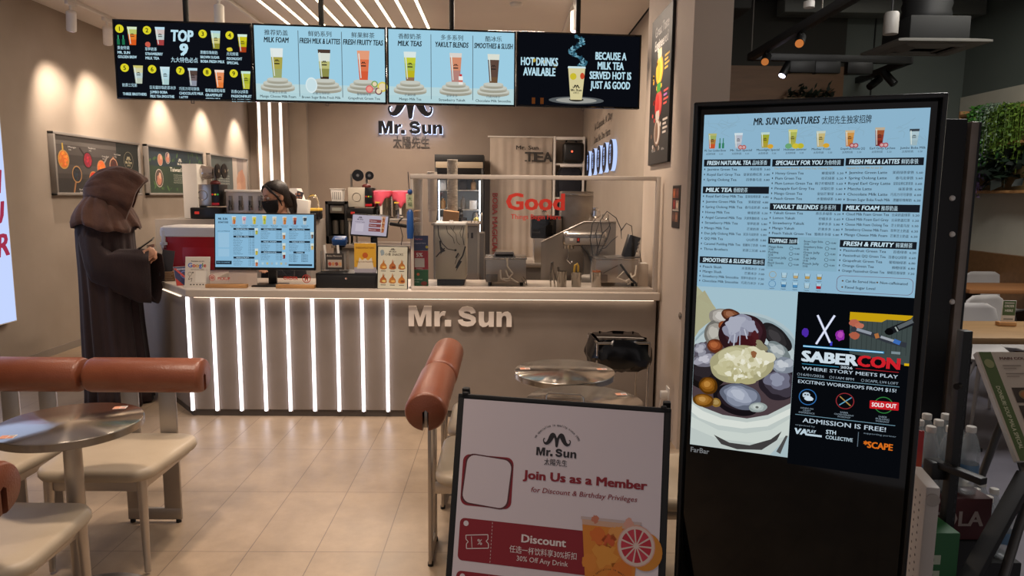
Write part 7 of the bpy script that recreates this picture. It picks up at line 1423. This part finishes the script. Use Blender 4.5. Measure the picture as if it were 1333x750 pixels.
# folding panel behind the kiosk
Yp = 2.62; pa, pb = at(1196, 150, Y=Yp), at(1257, 152, Y=Yp)
t = thing('folding_panel', 'black folding panel with pale hinge pins behind the kiosk', 'panel', (pa.x-.12, Yp, 0)); w = pb.x-pa.x+.12; h = pb.z
MB().box((w/2, 0, h/2), (w, .035, h-.02), mat('panel_black', '0d0d10', .55), bev=.003).build('leaf', t)
for py in (258, 305, 393): q = at(1240, py, Y=Yp-.02); MB().lathe([(.011, 0), (.009, .006), (.004, .009)], M['white'], (0, 0, 0), 14).build('pin', t, (q.x-pa.x+.12, -.0175, q.z), (PI/2, 0, 0))
MB().box((w+.022, -.005, h/2-.005), (.03, .045, h-.03), noisy(mat('weathered_alu', '7d726a', .45, .5), '75695f', '877c74', 8), bev=.004).build('edge_channel', t); MB().box((w+.044, 0, h/2-.005), (.012, .04, h-.03), blk, bev=.002).build('gasket', t)
# stack of drink cartons and water bottles
def bottle(mb_c, c, s=1.0):
    return None
def water_pack(group, x, y, z, nx, ny, where):
    pet = mat('pet_plastic', 'c4ccce', .18, Alpha=.38); first = None
    for i in range(nx):
        for j in range(ny):
            lab = 'clear water bottle in the %s pack, %s row, %s from the left' % (where, ('front', 'middle', 'back')[j], ORD[i])
            if first is None:
                t = thing('water_bottle', lab, 'bottle', (x, y, z), 0, group); MB().lathe([(.026, 0), (.031, .004), (.032, .03), (.030, .05), (.032, .07), (.030, .09), (.032, .11), (.031, .15), (.022, .185), (.0135, .205), (.0135, .215)], pet, seg=20).build('body', t, smooth=60); MB().lathe([(.015, .208), (.0155, .21), (.0155, .224), (.014, .227)], M['paper'], seg=18).build('cap', t); MB().lathe([(.0323, .06), (.0325, .062), (.0325, .10), (.0323, .102)], mat('bottle_label', '5d7f9c', .5), seg=20, cap0=False, cap1=False).build('label', t); first = t
            else: t = copy_tree(first); t['label'] = lab
            t.location = (x+.067*i, y+.067*j, z)
def carton(label, c, s, m, text=None):
    t = thing('drink_carton', label, 'carton', c); MB().box((0, 0, s[2]/2), s, m, bev=.004).build('box', t); MB().box((0, 0, s[2]+.0008), (s[0]*.98, .05, .0012), mat('tape', '8a7a5c', .4)).build('tape', t)
    if text: a = Art(); a.text(text[0], -s[0]*.42, s[2]*.35, s[2]*.35, text[1], 1, w=s[0]*.8, bold=.03); a.build('print', t, (0, -s[1]/2-.001, 0))
q = at(1204, 545, Y=2.3); zc_ = q.z-.227
x0 = at(1194, 545, Y=2.3).x
water_pack('bottles in the upper water pack', x0, 2.22, zc_, 3, 3, 'upper')
carton('dark red drink carton under the upper pack of water bottles', (x0+.075, 2.29, zc_-.145), (.24, .24, .143), mat('carton_red', '4a1416', .6), ('COLA', 'a89890'))
tag(MB().box((x0+.075, 2.29, (zc_-.147)/2), (.25, .25, zc_-.147), mat('crate_dark', '1a1a1c', .7), bev=.004).build('dark_crate'), 'dark tall crate holding the red carton and water bottles', 'crate')
q = at(1262, 643, Y=2.36); x1 = at(1258, 643, Y=2.36).x
water_pack('bottles in the lower water pack', x1, 2.34, q.z-.227, 3, 3, 'lower'); tag(MB().box((x1+.07, 2.41, (q.z-.228)/2), (.22, .22, q.z-.229), mat('crate_dark', '1a1a1c', .7), bev=.004).build('dark_crate'), 'low dark crate under the lower pack of water bottles', 'crate')
g0, g1 = at(1208, 694, Y=1.98), at(1246, 700, Y=1.98); t = thing('green_carton', 'green drink carton standing beside the white perforated stand', 'carton', ((g0.x+g1.x)/2, 2.06, 0)); MB().box((0, 0, g0.z/2), (g1.x-g0.x+.02, .16, g0.z), mat('carton_green', '17562a', .55), bev=.004).build('box', t); a = Art()
for k, v in enumerate((0, 1, 2, 3)): a.rect(-.04, g0.z-.10-.05*k, .0, g0.z-.07-.05*k, 'a8b09c', 1); a.rect(-.034, g0.z-.09-.05*k, -.02, g0.z-.08-.05*k, '5a6a50', 2)
a.build('print', t, (0, -.081, 0))
# white perforated stand and red sheet
w0 = at(1206, 634, Y=1.80); t = thing('perforated_stand', 'white perforated metal stand at the kiosk right side', 'stand', (w0.x+.037, 1.873, 0), -.25); hz_ = w0.z; wm = mat('stand_white', 'b9b0a8', .5)
MB().box((0, .0, hz_/2), (.036, .16, hz_), wm, bev=.005).build('post', t); MB().lathe([(.018, 0), (.018, .002)], mat('cap_grey', 'a59c94', .5), (0, 0, 0), 20).build('round_cap', t, (.0, -.081, hz_-.035), (PI/2, 0, 0)); a = Art(eps=.001)
for i in range(4):
    for j in range(26): a.disc(-.065+.035*i, hz_-.04-.022*j, .0042, '4a443f', 0, seg=8)
a.build('holes', t, (-.0185, 0, 0), (0, 0, -PI/2))
s0, s1 = at(1193, 562, Y=2.0), at(1208, 628, Y=2.0); t = thing('red_leaflet', 'upright red and orange leaflet between kiosk and water bottles', 'leaflet', (s0.x, 2.03, s1.z-.03), -.3); m = mat('leaflet_red', 'b8201c', .5); n, l, b = nodes(m)
tcx = n.new('ShaderNodeTexCoord'); sx_ = n.new('ShaderNodeSeparateXYZ'); rp = n.new('ShaderNodeValToRGB'); rp.color_ramp.elements[0].color = (*lin('c85a28'), 1); rp.color_ramp.elements[1].color = (*lin('b01a1c'), 1); rp.color_ramp.elements[0].position = .2; rp.color_ramp.elements[1].position = .7; l.new(tcx.outputs['Generated'], sx_.inputs[0]); l.new(sx_.outputs['Z'], rp.inputs[0]); l.new(rp.outputs[0], b.inputs['Base Color'])
MB().box((.0, 0, .09), (.075, .004, s0.z-s1.z+.03), m, bev=.001).build('sheet', t); MB().box((0, .012, .0), (.08, .05, .012), M['clear']).build('holder', t); 
# black slotted post with bracket
b0 = at(1258, 430, Y=2.10); bt = at(1246, 760, Y=2.10); t = thing('slotted_post', 'black slotted post with a short shelf bracket right of the kiosk', 'post', (b0.x-.004, 2.10, 0)); MB().box((0, 0, b0.z/2), (.030, .034, b0.z), blk, bev=.003).build('post', t)
a = Art()
for j in range(34): a.rect(.006, b0.z-.04-.03*j, .010, b0.z-.028-.03*j, '2c2c30', 0)
a.build('slots', t, (0, -.0175, 0)); MB().box((0, .05, .012), (.34, .36, .024), blk, bev=.004).build('foot', t)
c0, c1 = at(1214, 601, Y=2.14), at(1281, 627, Y=1.98); d = c1-c0; MB().box(((c0+c1)/2)-Vector((b0.x-.004, 2.10, 0)), (d.length, .03, .022), blk, rot=(0, math.asin(-d.z/d.length)*0, math.atan2(d.y, d.x)), bev=.003).build('bracket', t); MB().box((-.035, .03, c0.z-.02), (.05, .05, .06), blk, bev=.008).build('clamp', t); MB().cyl((-.014, -.02, b0.z-.17), (-.03, -.03, b0.z-.17), .010, .010, blk, 12).build('knob', t)
# menu lectern
TL, BL = at(1271, 458, Y=2.40), at(1325, 600, Y=2.16); dv = BL-TL; hd_ = math.atan2(dv.x, -dv.y)
t = thing('menu_lectern', 'tilted menu board on a folding stand at the right edge', 'menu stand', (TL.x, TL.y, 0), hd_); Ls = dv.length; til = math.atan2(math.hypot(dv.x, dv.y), -dv.z); BW = .44
mt = Matrix.Translation((0, 0, TL.z)) @ Matrix.Rotation(-til, 4, 'X')
o = MB().box((BW/2, .012, -Ls/2), (BW, .02, Ls), M['paper'], bev=.002).build('board', t); o.matrix_local = mt
a = Art(eps=.0005); a.rect(0, -Ls, BW, 0, 'bfae9c', 0); a.rect(.008, -Ls, .052, 0, '4f5f2e', 1); a.disc(.03, -.045, .017, '8a8a5a', 2); a.text('DONBURI SOUP MALA SPECIAL', .022, -.13, .014, 'c8c4a0', 2, w=.22, rot=-PI/2, bold=.02)
a.text('MAIN COURSE', .075, -.03, .010, '5a2a20', 2, w=.12, bold=.03)
for k in range(3):
    for j in range(2): a.rect(.075+.09*k, -.055-.03*j, .14+.09*k, -.051-.03*j, '8a7a6c', 2); a.rect(.075+.09*k, -.065-.03*j, .12+.09*k, -.062-.03*j, '8a7a6c', 2)
for k in range(4):
    for j in range(2): u, v = .075+.09*k, -.19-.065*j; a.rect(u, v, u+.08, v+.055, '3a2c20', 2); a.disc(u+.04, v+.028, .024, '8a7048', 3, .018); a.blob(u+.04, v+.028, .016, 'a8683a', 4, .012, k+j)
for k in range(3):
    for j in range(5): a.rect(.075+.11*k, -.285-.015*j, .15+.11*k-.01*(j % 3), -.281-.015*j, '8a7a6c', 2)
o = a.build('print', t); o.matrix_local = mt @ Matrix.Translation((0, .001, 0))
leg_m = mat('leg_grey', '5c5a58', .35, .6); hub = Vector((BW*.40, .06, TL.z-Ls*.55*math.cos(til)-.06))
iw = Matrix.Rotation(-hd_, 4, 'Z'); loc = lambda w_: iw @ (w_-Vector((TL.x, TL.y, 0)))
e1 = loc(at(1262, 752, Y=1.98)); top1 = loc(at(1336, 618, Y=2.14)); dirn = (e1-top1); f1 = top1+dirn*(top1.z/max(.01, -dirn.z)) if dirn.z < 0 else e1
MB().box((top1+f1)/2, (.05, .03, (f1-top1).length), M['matte_black'], rot=(top1-f1).to_track_quat('Z', 'Y').to_euler(), bev=.004).build('leg', t)
e2 = loc(at(1306, 752, Y=2.0)); top2 = loc(at(1336, 655, Y=2.12)); dirn = e2-top2; f2 = top2+dirn*(top2.z/-dirn.z); MB().tube([top2, f2], .014, leg_m, 14).build('leg', t)
MB().tube([hub+Vector((0, .02, .12)), hub, top1, top2+Vector((.03, 0, .02))], .016, leg_m, 10).build('hub', t); MB().tube([hub, (BW*.6, .42, 0)], .014, leg_m, 12).build('leg', t); MB().box(hub+Vector((0, 0, .10)), (.12, .10, .03), M['matte_black'], rot=(-til+PI/2, 0, 0), bev=.004).build('bracket', t)

# ================================================================== LIGHT BOX ON THE LEFT WALL
y1 = at(22.5, 418, X=XL+.08).y; zb4 = at(22.5, 418, X=XL+.08).z; y0 = 3.6; zt4 = at(2, 84, X=XL+.08).z+.12
t = thing('light_box', 'large pale blue light box with slanted red letters on the left wall', 'light box', (XL+.004, y0, zb4), PI/2); w, h = y1-y0, zt4-zb4
MB().box((w/2, -.038, h/2), (w, .076, h), M['white'], bev=.004).build('housing', t); a = Art(); gl = glow('b9c9f0', 1.15, True); a.rect(.01, .01, w-.01, h-.01, gl, 0); rl = glow('a83450', .9)
for s, py in (('SI', 303), ('OU', 375), ('IR', 448)): pass
zl = lambda px, py: at(px, py, X=XL+.08).z-zb4; yl = lambda px: at(px, 300, X=XL+.08).y-y0
for s, py, ww in (('IT IS SI', 300, 1.3), ('THANK YOU', 378, 1.3), ('FLAIR', 340, 1.0)): pass
for s, px, py in (('SI', 20, 246), ('OU', 22, 286), ('IR', 24, 327)): a.text(s, w-.028, zl(12, py+4), .19, rl, 2, al='r', bold=.03, shear=.3, rot=.12)
a.build('display', t, (0, -.078, 0))
